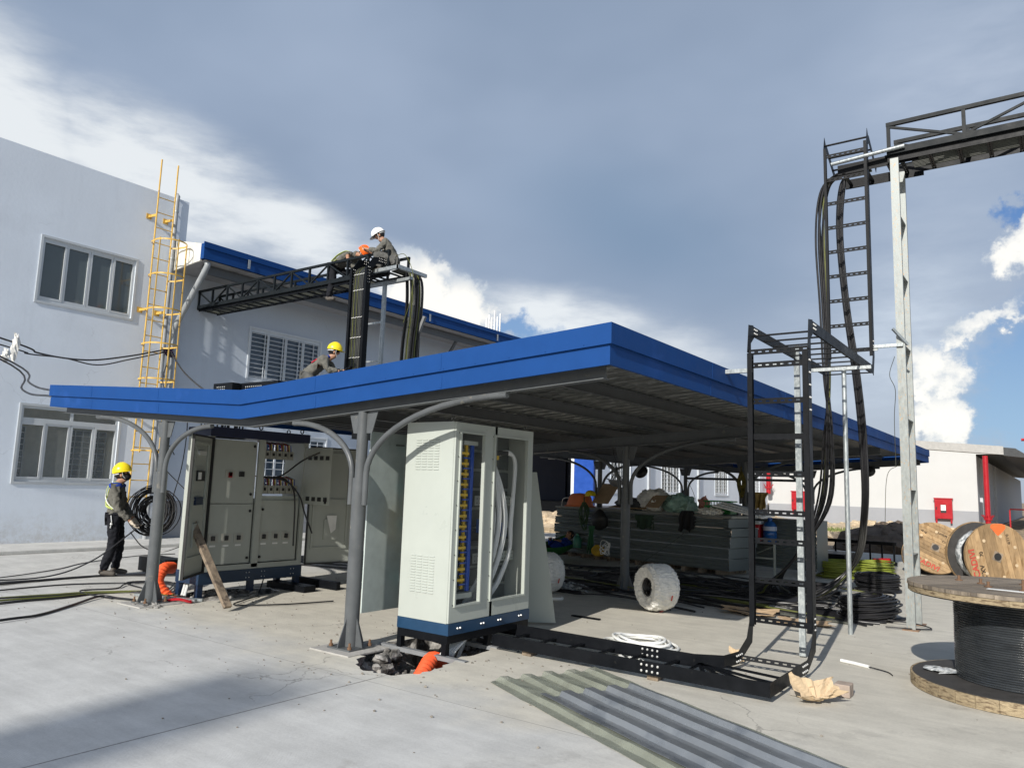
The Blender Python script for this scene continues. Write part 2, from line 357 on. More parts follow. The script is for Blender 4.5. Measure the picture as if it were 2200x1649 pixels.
def empty(name, loc, label=None, cat=None, group=None, rz=0):
    o = bpy.data.objects.new(name, None); COL.objects.link(o); o.location = loc; o.rotation_euler = (0, 0, rz); o.empty_display_size = .1
    ABS[o.name] = Matrix.Translation(loc) @ Matrix.Rotation(rz, 4, 'Z')
    return tag(o, label, cat, group)
def copy_tree(o, parent=None):
    c = o.copy(); COL.objects.link(c); c.parent = parent
    for ch in list(o.children): copy_tree(ch, c)
    return c
def arc(c, r, a0, a1, u, v, n=12):
    c = Vector(c); u = Vector(u); v = Vector(v)
    return [c+(u*math.cos(a0+(a1-a0)*i/n)+v*math.sin(a0+(a1-a0)*i/n))*r for i in range(n+1)]
def spline(pts, n=10):
    P = [Vector(p) for p in pts]; P = [P[0]*2-P[1]]+P+[P[-1]*2-P[-2]]; o = []
    for i in range(1, len(P)-2):
        for k in range(n):
            t = k/n; a, b, c, d = P[i-1], P[i], P[i+1], P[i+2]
            o.append(.5*((2*b)+(c-a)*t+(2*a-5*b+4*c-d)*t*t+(3*b-a-3*c+d)*t**3))
    o.append(P[-2]); return o
def text_mesh(name, body, size, m, mtx, parent=None, depth=.002, bold=False):
    cu_ = bpy.data.curves.new(name, 'FONT'); cu_.body = body; cu_.size = size; cu_.extrude = depth; cu_.align_x = 'CENTER'; cu_.align_y = 'CENTER'
    if bold: cu_.offset = size*.02
    t = bpy.data.objects.new(name+'_tmp', cu_); COL.objects.link(t); bpy.context.view_layer.update()
    me = bpy.data.meshes.new_from_object(t.evaluated_get(bpy.context.evaluated_depsgraph_get()))
    bpy.data.objects.remove(t); me.transform(mtx); me.materials.clear(); me.materials.append(M[m])
    o = bpy.data.objects.new(name, me); COL.objects.link(o)
    if parent is not None:
        o.parent = parent
        if parent.name in ABS: me.transform(ABS[parent.name].inverted())
    return o
def skin(name, pts, edges, m, parent=None, sub=2, root=0, mtx=None):
    """pts: list of (xyz, radius or (rx,ry)); baked skin surface"""
    me = bpy.data.meshes.new(name+'_s'); me.from_pydata([tuple(p[0]) for p in pts], edges, []); 
    o = bpy.data.objects.new(name+'_s', me); COL.objects.link(o)
    o.modifiers.new('skin', 'SKIN'); s2 = o.modifiers.new('sub', 'SUBSURF'); s2.levels = sub; s2.render_levels = sub
    sv = me.skin_vertices[0].data
    for i, p in enumerate(pts):
        r = p[1]; sv[i].radius = (r, r) if not isinstance(r, tuple) else r; sv[i].use_root = (i == root)
    bpy.context.view_layer.update()
    e = bpy.data.meshes.new_from_object(o.evaluated_get(bpy.context.evaluated_depsgraph_get()))
    bpy.data.objects.remove(o)
    if mtx is not None: e.transform(mtx)
    e.name = name; e.materials.clear(); e.materials.append(M[m] if isinstance(m, str) else m)
    for p in e.polygons: p.use_smooth = True
    r = bpy.data.objects.new(name, e); COL.objects.link(r)
    if parent is not None:
        r.parent = parent
        if parent.name in ABS: e.transform(ABS[parent.name].inverted())
        ABS[r.name] = ABS.get(parent.name, Matrix.Identity(4))
    return r
def rough_blob(c, r, sc_=(1, 1, 1), amp=.25, n=18, m=12, freq=2.2, seed=0, flat=None):
    from mathutils import noise as NZ
    mb = MB(); mb.sphere((0, 0, 0), 1, n, m); v2 = []
    for (x, y, z) in mb.v:
        d = Vector((x, y, z)); k = 1+amp*(NZ.noise(d*freq+Vector((seed*3.1, seed, -seed)))+.5*NZ.noise(d*freq*2.7+Vector((seed, 5, seed))))*1.6
        p = Vector((d.x*k*r*sc_[0], d.y*k*r*sc_[1], d.z*k*r*sc_[2]))
        if flat is not None and p.z < flat: p.z = flat
        v2.append((c[0]+p.x, c[1]+p.y, c[2]+p.z))
    mb.v = v2; return mb
# ================================================================ SETTING
def concrete_mat():
    m = bpy.data.materials.new('yard_concrete'); m.use_nodes = True; t = m.node_tree; b = t.nodes['Principled BSDF']; b.inputs['Roughness'].default_value = .85; b.inputs['Specular IOR Level'].default_value = .3
    n = t.nodes; l = t.links; tcn = n.new('ShaderNodeTexCoord'); sp = n.new('ShaderNodeSeparateXYZ'); l.new(tcn.outputs['Object'], sp.inputs[0])
    def nz(s, d=6, rg=.6, st=(1, 1, 1)):
        mp = n.new('ShaderNodeMapping'); mp.inputs['Scale'].default_value = st; l.new(tcn.outputs['Object'], mp.inputs[0])
        q = n.new('ShaderNodeTexNoise'); q.inputs['Scale'].default_value = s; q.inputs['Detail'].default_value = d; q.inputs['Roughness'].default_value = rg; l.new(mp.outputs[0], q.inputs['Vector']); return q.outputs[0]
    def mt(op, a, b_=None, cl=False):
        q = n.new('ShaderNodeMath'); q.operation = op; q.use_clamp = cl
        for i, v in enumerate((a, b_)):
            if v is None: continue
            if hasattr(v, 'links'): l.new(v, q.inputs[i])
            else: q.inputs[i].default_value = v
        return q.outputs[0]
    def ss(x, lo, hi, a=0, c=1):
        q = n.new('ShaderNodeMapRange'); q.interpolation_type = 'SMOOTHSTEP'; l.new(x, q.inputs[0]); q.inputs[1].default_value = lo; q.inputs[2].default_value = hi; q.inputs[3].default_value = a; q.inputs[4].default_value = c; return q.outputs[0]
    def mx(f, a, c):
        q = n.new('ShaderNodeMix'); q.data_type = 'RGBA'; l.new(f, q.inputs[0]) if hasattr(f, 'links') else None
        for i, v in ((6, a), (7, c)):
            if hasattr(v, 'links'): l.new(v, q.inputs[i])
            else: q.inputs[i].default_value = (*v, 1)
        return q.outputs[2]
    big = nz(.55, 5); mid = nz(2.2, 7, .65); fine = nz(46, 5, .7); streak = nz(3, 7, .7, (.35, 2.4, 1))
    clean = (.515, .515, .50); dusty = (.525, .50, .435)
    # the slab in front of the joint at Y=-.65 is clean pale concrete, the ones behind and to the right carry tan dust
    y1 = mt('ADD', sp.outputs[1], mt('MULTIPLY', mt('SUBTRACT', big, .5), 3.0)); x1 = mt('ADD', sp.outputs[0], mt('MULTIPLY', mt('SUBTRACT', mid, .5), 1.0))
    d = mt('MAXIMUM', ss(y1, -.9, .1), ss(x1, 2.2, 4.8))
    far = ss(mt('ADD', sp.outputs[0], mt('MULTIPLY', mt('SUBTRACT', big, .5), 4)), -3.0, -5.5)
    d = mt('MULTIPLY', d, mt('SUBTRACT', 1.0, mt('MULTIPLY', far, .8)))
    c = mx(d, clean, dusty)
    k = mt('ADD', mt('MULTIPLY', ss(mid, .32, .68), .16), mt('MULTIPLY', ss(streak, .35, .7), .12)); k = mt('ADD', k, mt('MULTIPLY', ss(fine, .3, .7), .09))
    k = mt('ADD', k, .80)
    sc_ = n.new('ShaderNodeVectorMath'); sc_.operation = 'SCALE'; l.new(c, sc_.inputs[0]); l.new(k, sc_.inputs['Scale']); c = sc_.outputs[0]
    # stains and mud specks
    st = mt('MULTIPLY', ss(nz(1.7, 9, .72), .60, .70), .35); c = mx(st, c, (.26, .235, .20))
    st2 = mt('MULTIPLY', ss(nz(9, 6, .7), .70, .76), .55); c = mx(st2, c, (.17, .15, .13))
    # hairline cracks, scuffs and two faint tyre tracks
    vo = n.new('ShaderNodeTexVoronoi'); vo.feature = 'DISTANCE_TO_EDGE'; vo.inputs['Scale'].default_value = .33; wv = n.new('ShaderNodeVectorMath'); wv.operation = 'ADD'; nv = n.new('ShaderNodeTexNoise'); nv.inputs['Scale'].default_value = 1.6; nv.inputs['Detail'].default_value = 7
    l.new(tcn.outputs['Object'], nv.inputs['Vector']); l.new(tcn.outputs['Object'], wv.inputs[0]); l.new(nv.outputs['Color'], wv.inputs[1]); l.new(wv.outputs[0], vo.inputs['Vector'])
    crack = mt('MULTIPLY', ss(vo.outputs[0], .0035, .0), ss(nz(.45, 2), .50, .58)); c = mx(mt('MULTIPLY', crack, .6), c, (.17, .16, .145))
    for (cx_, cy_, rad_) in ((14.0, -8.0, 11.3), (14.0, -8.0, 12.9)):
        dd = mt('SQRT', mt('ADD', mt('POWER', mt('SUBTRACT', sp.outputs[0], cx_), 2), mt('POWER', mt('SUBTRACT', sp.outputs[1], cy_), 2)))
        tr = mt('MULTIPLY', ss(mt('ABSOLUTE', mt('SUBTRACT', dd, rad_)), .13, .05), ss(nz(7, 5, .7), .44, .62)); c = mx(mt('MULTIPLY', tr, .22), c, (.22, .21, .19))
    c = mx(mt('MULTIPLY', ss(nz(70, 3, .6), .68, .74), .45), c, (.22, .205, .18)); c = mx(mt('MULTIPLY', ss(nz(55, 3, .6), .67, .74), .4), c, (.66, .65, .62))
    # joints
    def joint(co, at, wd=.007):
        return ss(mt('ABSOLUTE', mt('SUBTRACT', mt('ADD', co, mt('MULTIPLY', mt('SUBTRACT', fine, .5), .012)), at)), wd*1.6, wd*.5)
    j = joint(sp.outputs[0], .96)
    j = mt('MULTIPLY', j, ss(sp.outputs[1], -.3, -.6))
    for jj in (joint(sp.outputs[1], -.70, .005), joint(sp.outputs[0], -5.2), joint(sp.outputs[0], 7.1), joint(sp.outputs[1], 8.6)): j = mt('MAXIMUM', j, mt('MULTIPLY', jj, .55))
    c = mx(mt('MULTIPLY', j, .75), c, (.13, .12, .11))
    l.new(c, b.inputs['Base Color'])
    # broomed surface
    br = n.new('ShaderNodeTexWave'); br.bands_direction = 'Y'; br.inputs['Scale'].default_value = 26; br.inputs['Distortion'].default_value = 2.5; br.inputs['Detail'].default_value = 2; l.new(tcn.outputs['Object'], br.inputs['Vector'])
    hh = mt('ADD', mt('MULTIPLY', fine, 1.0), mt('MULTIPLY', mt('MULTIPLY', br.outputs[0], ss(big, .42, .55)), .45)); hh = mt('SUBTRACT', hh, mt('MULTIPLY', j, 1.2))
    bp = n.new('ShaderNodeBump'); bp.inputs['Strength'].default_value = .42; bp.inputs['Distance'].default_value = .006; l.new(hh, bp.inputs['Height']); l.new(bp.outputs[0], b.inputs['Normal'])
    return m
M['conc'] = concrete_mat()
HOLE = [(.50, -.36), (.68, -.47), (.90, -.47), (1.04, -.38), (1.13, -.22), (1.12, .0), (1.05, .22), (1.0, .48), (1.0, .78), (.93, 1.08), (.72, 1.28), (.42, 1.38), (.14, 1.3), (.02, 1.02), (.08, .75), (.04, .5), (.12, .22), (.22, -.02), (.34, -.18)]
HOLE2 = [(-3.55, .45), (-3.35, .62), (-3.3, 1.0), (-3.38, 1.5), (-3.5, 1.85), (-3.8, 1.9), (-4.15, 1.5), (-4.2, .9), (-4.0, .5)]
def jag(h, n=4, a=.03):
    o = []
    for i in range(len(h)):
        p, q = h[i], h[(i+1) % len(h)]
        for k in range(n): o.append((p[0]+(q[0]-p[0])*k/n+random.uniform(-a, a), p[1]+(q[1]-p[1])*k/n+random.uniform(-a, a)))
    return o
H1 = jag(HOLE); H2 = jag(HOLE2, 3)
def slab():
    bm = bmesh.new(); es = []
    for loop in ([(-16, -30), (45, -30), (45, 19), (-16, 19)], H1, H2):
        vs = [bm.verts.new((x, y, 0)) for x, y in loop]
        es += [bm.edges.new((vs[i], vs[(i+1) % len(vs)])) for i in range(len(vs))]
    bmesh.ops.triangle_fill(bm, use_beauty=True, edges=es)
    bmesh.ops.recalc_face_normals(bm, faces=bm.faces)
    if sum(f.normal.z for f in bm.faces) < 0: bmesh.ops.reverse_faces(bm, faces=bm.faces)
    me = bpy.data.meshes.new('ground'); bm.to_mesh(me); bm.free(); me.materials.append(M['conc'])
    o = bpy.data.objects.new('ground', me); COL.objects.link(o); tag(o, 'pale concrete yard with joint lines, dust and mud specks', kind='structure')
slab()
def pit(h, depth, nm, lab):
    mb = MB(); n = len(h); cx = sum(p[0] for p in h)/n; cy = sum(p[1] for p in h)/n; rings = []
    for (k, z) in ((1.0, -.001), (1.03, -.07), (.98, -.14), (1.04, -.2), (.95, -depth*.7), (.8, -depth), (.4, -depth*1.06)):
        b = len(mb.v)
        for p in h:
            kk = k+random.uniform(-.05, .05)*(z < -.01); mb.v.append((cx+(p[0]-cx)*kk, cy+(p[1]-cy)*kk, z+random.uniform(-.02, .02)*(z < -.01)))
        rings.append(b)
    for a, b in zip(rings, rings[1:]):
        for i in range(n): mb.f.append((a+i, a+(i+1) % n, b+(i+1) % n, b+i))
    mb.f.append(tuple(rings[-1]+i for i in range(n)))
    o = mb.build(nm, 'rock'); tag(o, lab, kind='structure'); return o
pit(H1, .55, 'pit', 'broken open pit in the concrete under the white cabinet'); pit(H2, .3, 'pit', 'rubble trench in the concrete under the grey cabinet')
def terrain():
    from mathutils import noise as NZ
    mb = MB(); nx, ny = 90, 70; b0 = 0
    X0, X1, Y0, Y1 = -40, 60, 18.2, 75
    for j in range(ny+1):
        for i in range(nx+1):
            x = X0+(X1-X0)*i/nx; y = Y0+(Y1-Y0)*(j/ny)**1.4
            z = -.06
            f = max(0, min(1, (y-19)/3))*max(0, min(1, (52-y)/6))
            z += f*(.28*max(0, NZ.noise(Vector((x*.22, y*.22, 3))))+.14*NZ.noise(Vector((x*.9, y*.9, 1)))+.07*NZ.noise(Vector((x*2.3, y*2.3, 8))))
            if x < -9.5: z = min(z, -.02)
            mb.v.append((x, y, z))
    for j in range(ny):
        for i in range(nx):
            a = j*(nx+1)+i; mb.f.append((a, a+1, a+nx+2, a+nx+1))
    tag(mb.build('terrain', 'soil', smooth=True), 'dry lumpy soil beyond the concrete yard', kind='structure')
    mb = MB()
    for (x0, x1, y0, y1) in ((-900, 900, -900, -29.9), (-900, 900, 18.9, 1500), (-900, -15.9, -29.9, 18.9), (44.9, 900, -29.9, 18.9)): mb.quad((x0, y0, -.09), (x1, y0, -.09), (x1, y1, -.09), (x0, y1, -.09))
    tag(mb.build('ground', 'soil'), 'flat dry ground reaching the horizon', kind='structure')
terrain()
# kerb path along the office wall
tag(MB().box(-11.9, -10.35, -20, 19, 0, .07).build('pavement', 'conc', bevel=.01), 'narrow raised concrete pavement along the plastered wall', kind='structure')

# ---------------------------------------------------------------- rubble / mounds
def rubble(name, lab, cat, c, rx, ry, h, n, m, s0, s1, seed, group=None, base_on=True):
    rnd = random.Random(seed); mb = MB()
    from mathutils import noise as NZ
    for i in range(n):
        a = rnd.uniform(0, 2*PI); q = math.sqrt(rnd.random()); x = c[0]+rx*q*math.cos(a); y = c[1]+ry*q*math.sin(a)
        z = c[2]+h*max(0, 1-q*q)*rnd.uniform(.75, 1.05); s = rnd.uniform(s0, s1)
        b = rough_blob((x, y, z), s, (rnd.uniform(.7, 1.3), rnd.uniform(.7, 1.3), rnd.uniform(.5, .9)), .3, 7, 5, 1.6, rnd.random()*40)
        k = len(mb.v); mb.v += b.v; mb.f += [tuple(v+k for v in f) for f in b.f]
    base = rough_blob((c[0], c[1], c[2]-.02), 1, (rx*1.02, ry*1.02, h), .12, 20, 10, 2, seed)
    k = len(mb.v)
    if base_on: mb.v += base.v; mb.f += [tuple(v+k for v in f) for f in base.f]
    o = mb.build(name, m); tag(o, lab, cat, group); return o
rubble('gravel_heap', 'heap of pale broken stones left of the stacked steel sheets', 'gravel heap', (-9.6, 18.6, 0), 2.3, 1.5, .62, 150, mat('pale_stones', (.50, .40, .28), .95, 0, .35, 5, .8, 18, .1), .06, .17, 3)
rubble('soil_mound', 'dark grey mound of excavated clay beside the cable drums', 'soil heap', (1.55, 21.0, 0), 1.9, 1.4, .78, 110, 'soild', .1, .26, 5)
rubble('soil_mound', 'pale dry soil bank running along the foot of the white wall', 'soil heap', (-1.0, 34, -.05), 4.6, 2.6, .42, 170, mat('pale_dry_soil', (.50, .40, .27), .95, 0, .3, 3, .8, 14, .1), .08, .26, 8)
rubble('soil_mound', 'broken pale rubble bank behind the blue water bottle', 'soil heap', (-4.9, 27, -.05), 2.9, 1.9, .75, 150, mat('pale_rubble', (.47, .38, .27), .95, 0, .35, 4, .8, 14, .1), .07, .22, 9)
rubble('rubble', 'broken concrete lumps inside the trench under the grey cabinet', 'rubble', (-3.7, 1.1, -.12), .42, .6, .16, 46, 'rock', .03, .09, 11)
rubble('rubble', 'dark broken lumps on the floor of the open pit', 'rubble', (.55, .55, -.56), .42, .75, .25, 60, 'rock', .04, .11, 12)
rubble('rubble', 'broken grey concrete lumps along the left wall of the open pit', 'rubble', (.24, .22, -.30), .16, .42, .30, 60, 'rock', .03, .085, 15, None, False)
rubble('rubble', 'broken grey concrete lumps at the far end of the open pit', 'rubble', (.5, 1.12, -.26), .40, .16, .25, 46, 'rock', .03, .08, 16, None, False)
rubble('rubble', 'small chipped concrete patch at the foot of the left canopy post', 'rubble', (-3.55, -.08, 0), .35, .13, .03, 40, 'rock', .008, .03, 13)
def tuft():
    rnd = random.Random(4); mb = MB()
    for i in range(900):
        x = rnd.gauss(-2.8, 1.5); y = rnd.gauss(30, .5); a = rnd.uniform(0, 2*PI); h = rnd.uniform(.06, .2)
        mb.quad((x-.02*math.cos(a), y-.02*math.sin(a), .1), (x+.02*math.cos(a), y+.02*math.sin(a), .1), (x+rnd.uniform(-.05, .05), y, .12+h))
    tag(mb.build('grass', mat('dry_grass', (.16, .19, .06), .9)), 'sparse dry grass in front of the white building', kind='stuff')
tuft()

# ---------------------------------------------------------------- buildings
def wall_holes(mb, X, y0, y1, z0, z1, holes, rev=.14):
    """wall in plane x=X facing +X with rectangular openings (ya,yb,za,zb) and reveals"""
    ys = sorted({y0, y1, *[h[0] for h in holes], *[h[1] for h in holes]}); zs = sorted({z0, z1, *[h[2] for h in holes], *[h[3] for h in holes]})
    for a, b in zip(ys, ys[1:]):
        for c, d in zip(zs, zs[1:]):
            my, mz = (a+b)/2, (c+d)/2
            if any(h[0] < my < h[1] and h[2] < mz < h[3] for h in holes): continue
            mb.quad((X, a, c), (X, b, c), (X, b, d), (X, a, d))
    for (a, b, c, d) in holes:
        mb.quad((X, a, c), (X, b, c), (X-rev, b, c), (X-rev, a, c)); mb.quad((X, a, d), (X, b, d), (X-rev, b, d), (X-rev, a, d))
        mb.quad((X, a, c), (X, a, d), (X-rev, a, d), (X-rev, a, c)); mb.quad((X, b, c), (X, b, d), (X-rev, b, d), (X-rev, b, c))
def window(parent, X, ya, yb, za, zb, npan, m='frame', t=.055, gl='glass', transom=None, grille=None, mull=.075, surround=True, backing=None):
    f = MB(); d0, d1 = X-.07, X-.02
    if surround:
        s = .05
        f.box(X+.001, X+.022, ya-s, yb+s, zb, zb+s); f.box(X+.001, X+.022, ya-s, yb+s, za-s, za); f.box(X+.001, X+.022, ya-s, ya, za, zb); f.box(X+.001, X+.022, yb, yb+s, za, zb)
    f.box(d0, d1, ya, yb, zb-t, zb-.001); f.box(d0, d1, ya, yb, za+.001, za+t); f.box(d0, d1, ya+.001, ya+t, za+t, zb-t); f.box(d0, d1, yb-t, yb-.001, za+t, zb-t)
    w_ = (yb-ya)/npan; ztop = zb
    if transom:
        f.box(d0-.002, d1+.004, ya+t, yb-t, transom-.05, transom+.05); ztop = transom-.05
        f.box(d0, d1, (ya+yb)/2-.03, (ya+yb)/2+.03, transom+.05, zb-t)
    fo = f.build('window', m, parent)
    for k in range(npan):
        a = ya+k*w_; b = a+w_; s = MB(); off = .012 if k in (0, npan-1) else 0
        z1_ = ztop-(t if not transom else 0); q = mull*.62
        s.box(d0+.012+off, d1-.006+off, a+.004, a+q, za+t, z1_); s.box(d0+.012+off, d1-.006+off, b-q, b-.004, za+t, z1_)
        s.box(d0+.012+off, d1-.006+off, a+q, b-q, za+t, za+t+q); s.box(d0+.012+off, d1-.006+off, a+q, b-q, z1_-q, z1_)
        s.build('sash', m, fo)
    MB().quad((X-.055, ya+.02, za+.02), (X-.055, yb-.02, za+.02), (X-.055, yb-.02, zb-.02), (X-.055, ya+.02, zb-.02)).build('pane', gl, fo)
    if grille:
        g = MB()
        n, vs = grille
        for i in range(1, n):
            z = za+(zb-za)*i/n; g.box(X-.012, X-.004, ya+.05, yb-.05, z-.008, z+.008)
        for v in vs: g.box(X-.016, X-.002, ya+(yb-ya)*v-.01, ya+(yb-ya)*v+.01, za+.05, zb-.05)
        g.build('grille', 'frw', fo)
    return fo
off = empty('office_building', (-11.88, 4.7, 0), 'tall plain grey plaster building with two aluminium windows at left', 'building')
XO = -11.88
mb = MB(); UW = (1.50, 3.52, 5.17, 6.56); LW = (1.47, 3.5, 1.34, 2.92)
wall_holes(mb, XO, -22, 4.7, 0, 8.4, [UW, LW])
mb.quad((XO, 4.7, 0), (XO-14, 4.7, 0), (XO-14, 4.7, 8.4), (XO, 4.7, 8.4)); mb.quad((XO, -22, 0), (XO-14, -22, 0), (XO-14, -22, 8.4), (XO, -22, 8.4)); mb.quad((XO-14, 4.7, 0), (XO-14, -22, 0), (XO-14, -22, 8.4), (XO-14, 4.7, 8.4))
mb.quad((XO, 4.7, 8.4), (XO-.22, 4.7, 8.4), (XO-.22, -22, 8.4), (XO, -22, 8.4)); mb.quad((XO-.22, 4.7, 8.4), (XO-.22, -22, 8.4), (XO-.22, -22, 8.0), (XO-.22, 4.7, 8.0)); mb.quad((XO-.22, 4.7, 8.0), (XO-14, 4.7, 8.0), (XO-14, -22, 8.0), (XO-.22, -22, 8.0))
mb.build('wall', 'wallp', off)
window(off, XO, *UW, 4)
M['glasst'] = mat('clear_window_glass', (.5, .55, .55), .02, 0, .02, 1, 0, 1, .8, alpha=.22)
lw = window(off, XO, *LW, 4, transom=2.62, gl='glasst')
rm = MB(); xb = XO-1.5
rm.quad((xb, .2, .5), (xb, 5.0, .5), (xb, 5.0, 3.3), (xb, .2, 3.3)); rm.quad((XO-.15, .2, .5), (XO-.15, .2, 3.3), (xb, .2, 3.3), (xb, .2, .5)); rm.quad((XO-.15, 4.6, .5), (XO-.15, 4.6, 3.3), (xb, 4.6, 3.3), (xb, 4.6, .5)); rm.quad((XO-.15, .2, 3.3), (XO-.15, 4.6, 3.3), (xb, 4.6, 3.3), (xb, .2, 3.3)); rm.quad((XO-.15, .2, .9), (XO-.15, 4.6, .9), (xb, 4.6, .9), (xb, .2, .9))
ro = rm.build('interior_room', mat('room_wall', (.60, .58, .50), .9), off)
for (a, b) in ((1.62, 2.15), (3.05, 3.95)):
    MB().quad((xb+.02, a, 1.2), (xb+.02, b, 1.2), (xb+.02, b, 2.55), (xb+.02, a, 2.55)).build('inner_pane', 'glassb', ro)
    g = MB()
    for i in range(11): z = 1.2+i*.135; g.box(xb+.03, xb+.045, a, b, z-.008, z+.008)
    for i in range(6): y = a+(b-a)*i/5; g.box(xb+.03, xb+.05, y-.009, y+.009, 1.2, 2.55)
    g.build('inner_grille', 'frw', ro)

# workshop behind the canopy
ws = empty('workshop_building', (-11.9, 10, 0), 'low grey plaster workshop with blue edged roof and grilled windows', 'building')
XW = -11.9
W2 = (6.78, 9.16, 4.16, 5.57); W3 = (7.3, 9.6, 1.25, 2.75)
mb = MB(); wall_holes(mb, XW, 4.71, 19.4, .95, 7.1, [W2, W3]); mb.quad((XW, 19.4, 0), (XW-12, 19.4, 0), (XW-12, 19.4, 7.1), (XW, 19.4, 7.1)); mb.build('wall', wall_mat('workshop_plaster', (.52, .575, .65)), ws)
MB().box(XW-.1, XW+.012, 4.71, 19.4, 0, .95).build('dado', 'wallg', ws)
window(ws, XW, *W2, 4, 'frw', gl='glassb', grille=(12, (.2, .45, .68, .9)), mull=.06)
window(ws, XW, *W3, 4, 'frw', gl='glassb', grille=(8, (.12, .37, .62, .87)), mull=.06)
rf = MB(); YA, YB = 4.42, 19.6
rf.prism([(XW, YA+.02, 7.30), (-10.62, YA+.02, 7.0), (-10.62, YA+.02, 6.93), (XW, YA+.02, 7.23)], (0, YB-YA-.04, 0))
rf.build('roof', mat('roof_sheet', (.30, .33, .36), .5, .3), ws)
cap = MB().prism([(XW+.01, YA-.03, 7.32), (-10.64, YA-.03, 7.04), (-10.64, YA-.03, 6.62), (XW+.01, YA-.03, 6.53)], (0, .05, 0)).build('gable_cap', mat('white_gable_sheet', (.64, .63, .58), .6), ws)
fa = MB(); fa.box(-10.64, -10.50, YA-.03, YB, 6.66, 7.03); fa.box(-10.50, -10.47, YA-.05, YB, 6.92, 7.06); fa.build('fascia', 'blue', ws)
g = MB()
for y in (5.6, 12.3, 15.9): g.box(-10.47, -10.455, y-.03, y+.03, 6.7, 6.93)
g.build('joint_strap', 'galv', ws)
sf = MB(); sf.quad((XW, YA+.03, 6.55), (-10.52, YA+.03, 6.64), (-10.52, YB, 6.64), (XW, YB, 6.55)); sf.build('soffit', mat('soffit_sheet', (.33, .33, .34), .8), ws)
sf = MB(); sf.box(-10.9, -10.82, 4.6, YB, 6.40, 6.60)
for y in (14.2, 17.6): sf.bar((-10.9, y, 6.5), (XW+.02, y, 5.2), .08, .08)
sf.build('eaves_bracket', mat('dark_eaves_steel', (.10, .11, .12), .5), ws)
ds = MB(); ds.tube(spline([(-10.62, 4.58, 6.62), (-10.66, 4.57, 6.45), (-11.2, 4.55, 5.78), (-11.68, 4.53, 5.15), (-11.74, 4.53, 4.9), (-11.75, 4.53, 4.2), (-11.75, 4.53, 0.05)], 5), .07, 12)
dso = ds.build('downpipe', mat('grey_pvc_pipe', (.30, .32, .335), .4), ws, smooth=True)
MB().cyl((-11.75, 4.53, 4.66), (-11.75, 4.53, 4.8), .078, 12).build('pipe_collar', mat('grey_pvc_collar', (.36, .38, .39), .4), dso)
vp = MB(); vp.tube([(-11.8, 4.33, .05), (-11.8, 4.33, 8.3), (-11.8, 4.34, 8.42), (-11.86, 4.34, 8.47)], .055, 12)
vo = vp.build('drain_pipe', mat('grey_vent_pipe', (.33, .345, .36), .35), None, smooth=True); tag(vo, 'thin grey vertical pipe on the wall just right of the yellow ladder', 'pipe')
bm_ = MB()
for z in (1.2, 2.6, 4.0, 5.4, 6.8, 8.0): bm_.cyl((-11.8, 4.33, z), (-11.8, 4.33, z+.04), .064, 12)
bm_.build('pipe_clamp', 'galv', vo)

# yellow access ladder with cage
ld = empty('access_ladder', (-11.65, 4, 0), 'yellow steel cat ladder with safety hoops fixed up the plaster wall', 'ladder')
XL, YL0, YL1 = -11.62, 3.76, 4.18
for y in (YL0, YL1): MB().tube([(XL, y, .90), (XL, y, 9.12)], .019, 8).build('side_rail', 'yel', ld, smooth=True)
z = 1.05
while z < 8.3:
    MB().tube([(XL, YL0, z), (XL, YL1, z)], .012, 6).build('rung', 'yel', ld); z += .375
hz = [7.02, 6.20, 5.38, 4.56, 3.74, 2.92, 2.1]
ym = (YL0+YL1)/2
for z in hz:
    mb = MB(); pts = [(XL-.02, YL0-.02, z), (XL+.12, YL0-.12, z)]+[(XL+.38+.36*math.cos(a)*1.0, ym-.36*math.sin(a), z) for a in [PI*.62-PI*1.24*i/16 for i in range(17)]]+[(XL+.12, YL1+.12, z), (XL-.02, YL1+.02, z)]
    pts = spline(pts, 3)
    for a, b in zip(pts, pts[1:]): mb.bar(a, b, .006, .035)
    mb.build('safety_hoop', 'yel', ld)
for a in (-1.2, 0, 1.2):
    x, y = XL+.38+.355*math.cos(a), ym+.355*math.sin(a); MB().box(x-.009, x+.009, y-.012, y+.012, 2.05, 7.06).build('hoop_strap', 'yel', ld)
for z in (7.72, 5.42, 2.96):
    for y in (YL0, YL1): MB().bar((XO+.003, y-.05, z), (XO+.012, y-.05, z), .13, .13).bar((XO+.01, y-.05, z), (XL, y-.005, z), .03, .06).build('wall_bracket', 'yel', ld)
# ---------------------------------------------------------------- far buildings seen under and beside the canopy
fb = empty('far_building', (-8.4, 30, 0), 'long grey white building with grilled windows seen through the canopy', 'building')
wins = [(20.7, 22.3), (25.3, 27.2), (31.6, 33.4), (37.2, 38.5)]
mb = MB(); wall_holes(mb, -8.4, 19.5, 39.95, .95, 4.9, [(a, b, 1.45, 2.95) for a, b in wins]); mb.quad((-8.4, 19.5, 4.9), (-8.4, 39.95, 4.9), (-22, 39.95, 4.9), (-22, 19.5, 4.9)); mb.build('wall', 'wallp', fb)
MB().box(-8.5, -8.385, 19.5, 39.95, -.05, .95).build('dado', 'wallg', fb)
for a, b in wins: window(fb, -8.4, a, b, 1.45, 2.95, 3, 'frw', gl='glass', grille=(9, (.16, .33, .5, .66, .83)), mull=.09)
for y in (23.9, 29.3, 35.4): MB().box(-8.39, -8.3, y-.07, y+.07, 0, 4.8).build('downpipe', mat('far_downpipe', (.42, .45, .48), .5), fb)
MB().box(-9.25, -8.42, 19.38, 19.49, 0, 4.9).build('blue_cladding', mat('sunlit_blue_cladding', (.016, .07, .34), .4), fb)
MB().box(-9.38, -9.25, 19.36, 19.5, 0, 4.9).build('corner_trim', 'frw', fb)
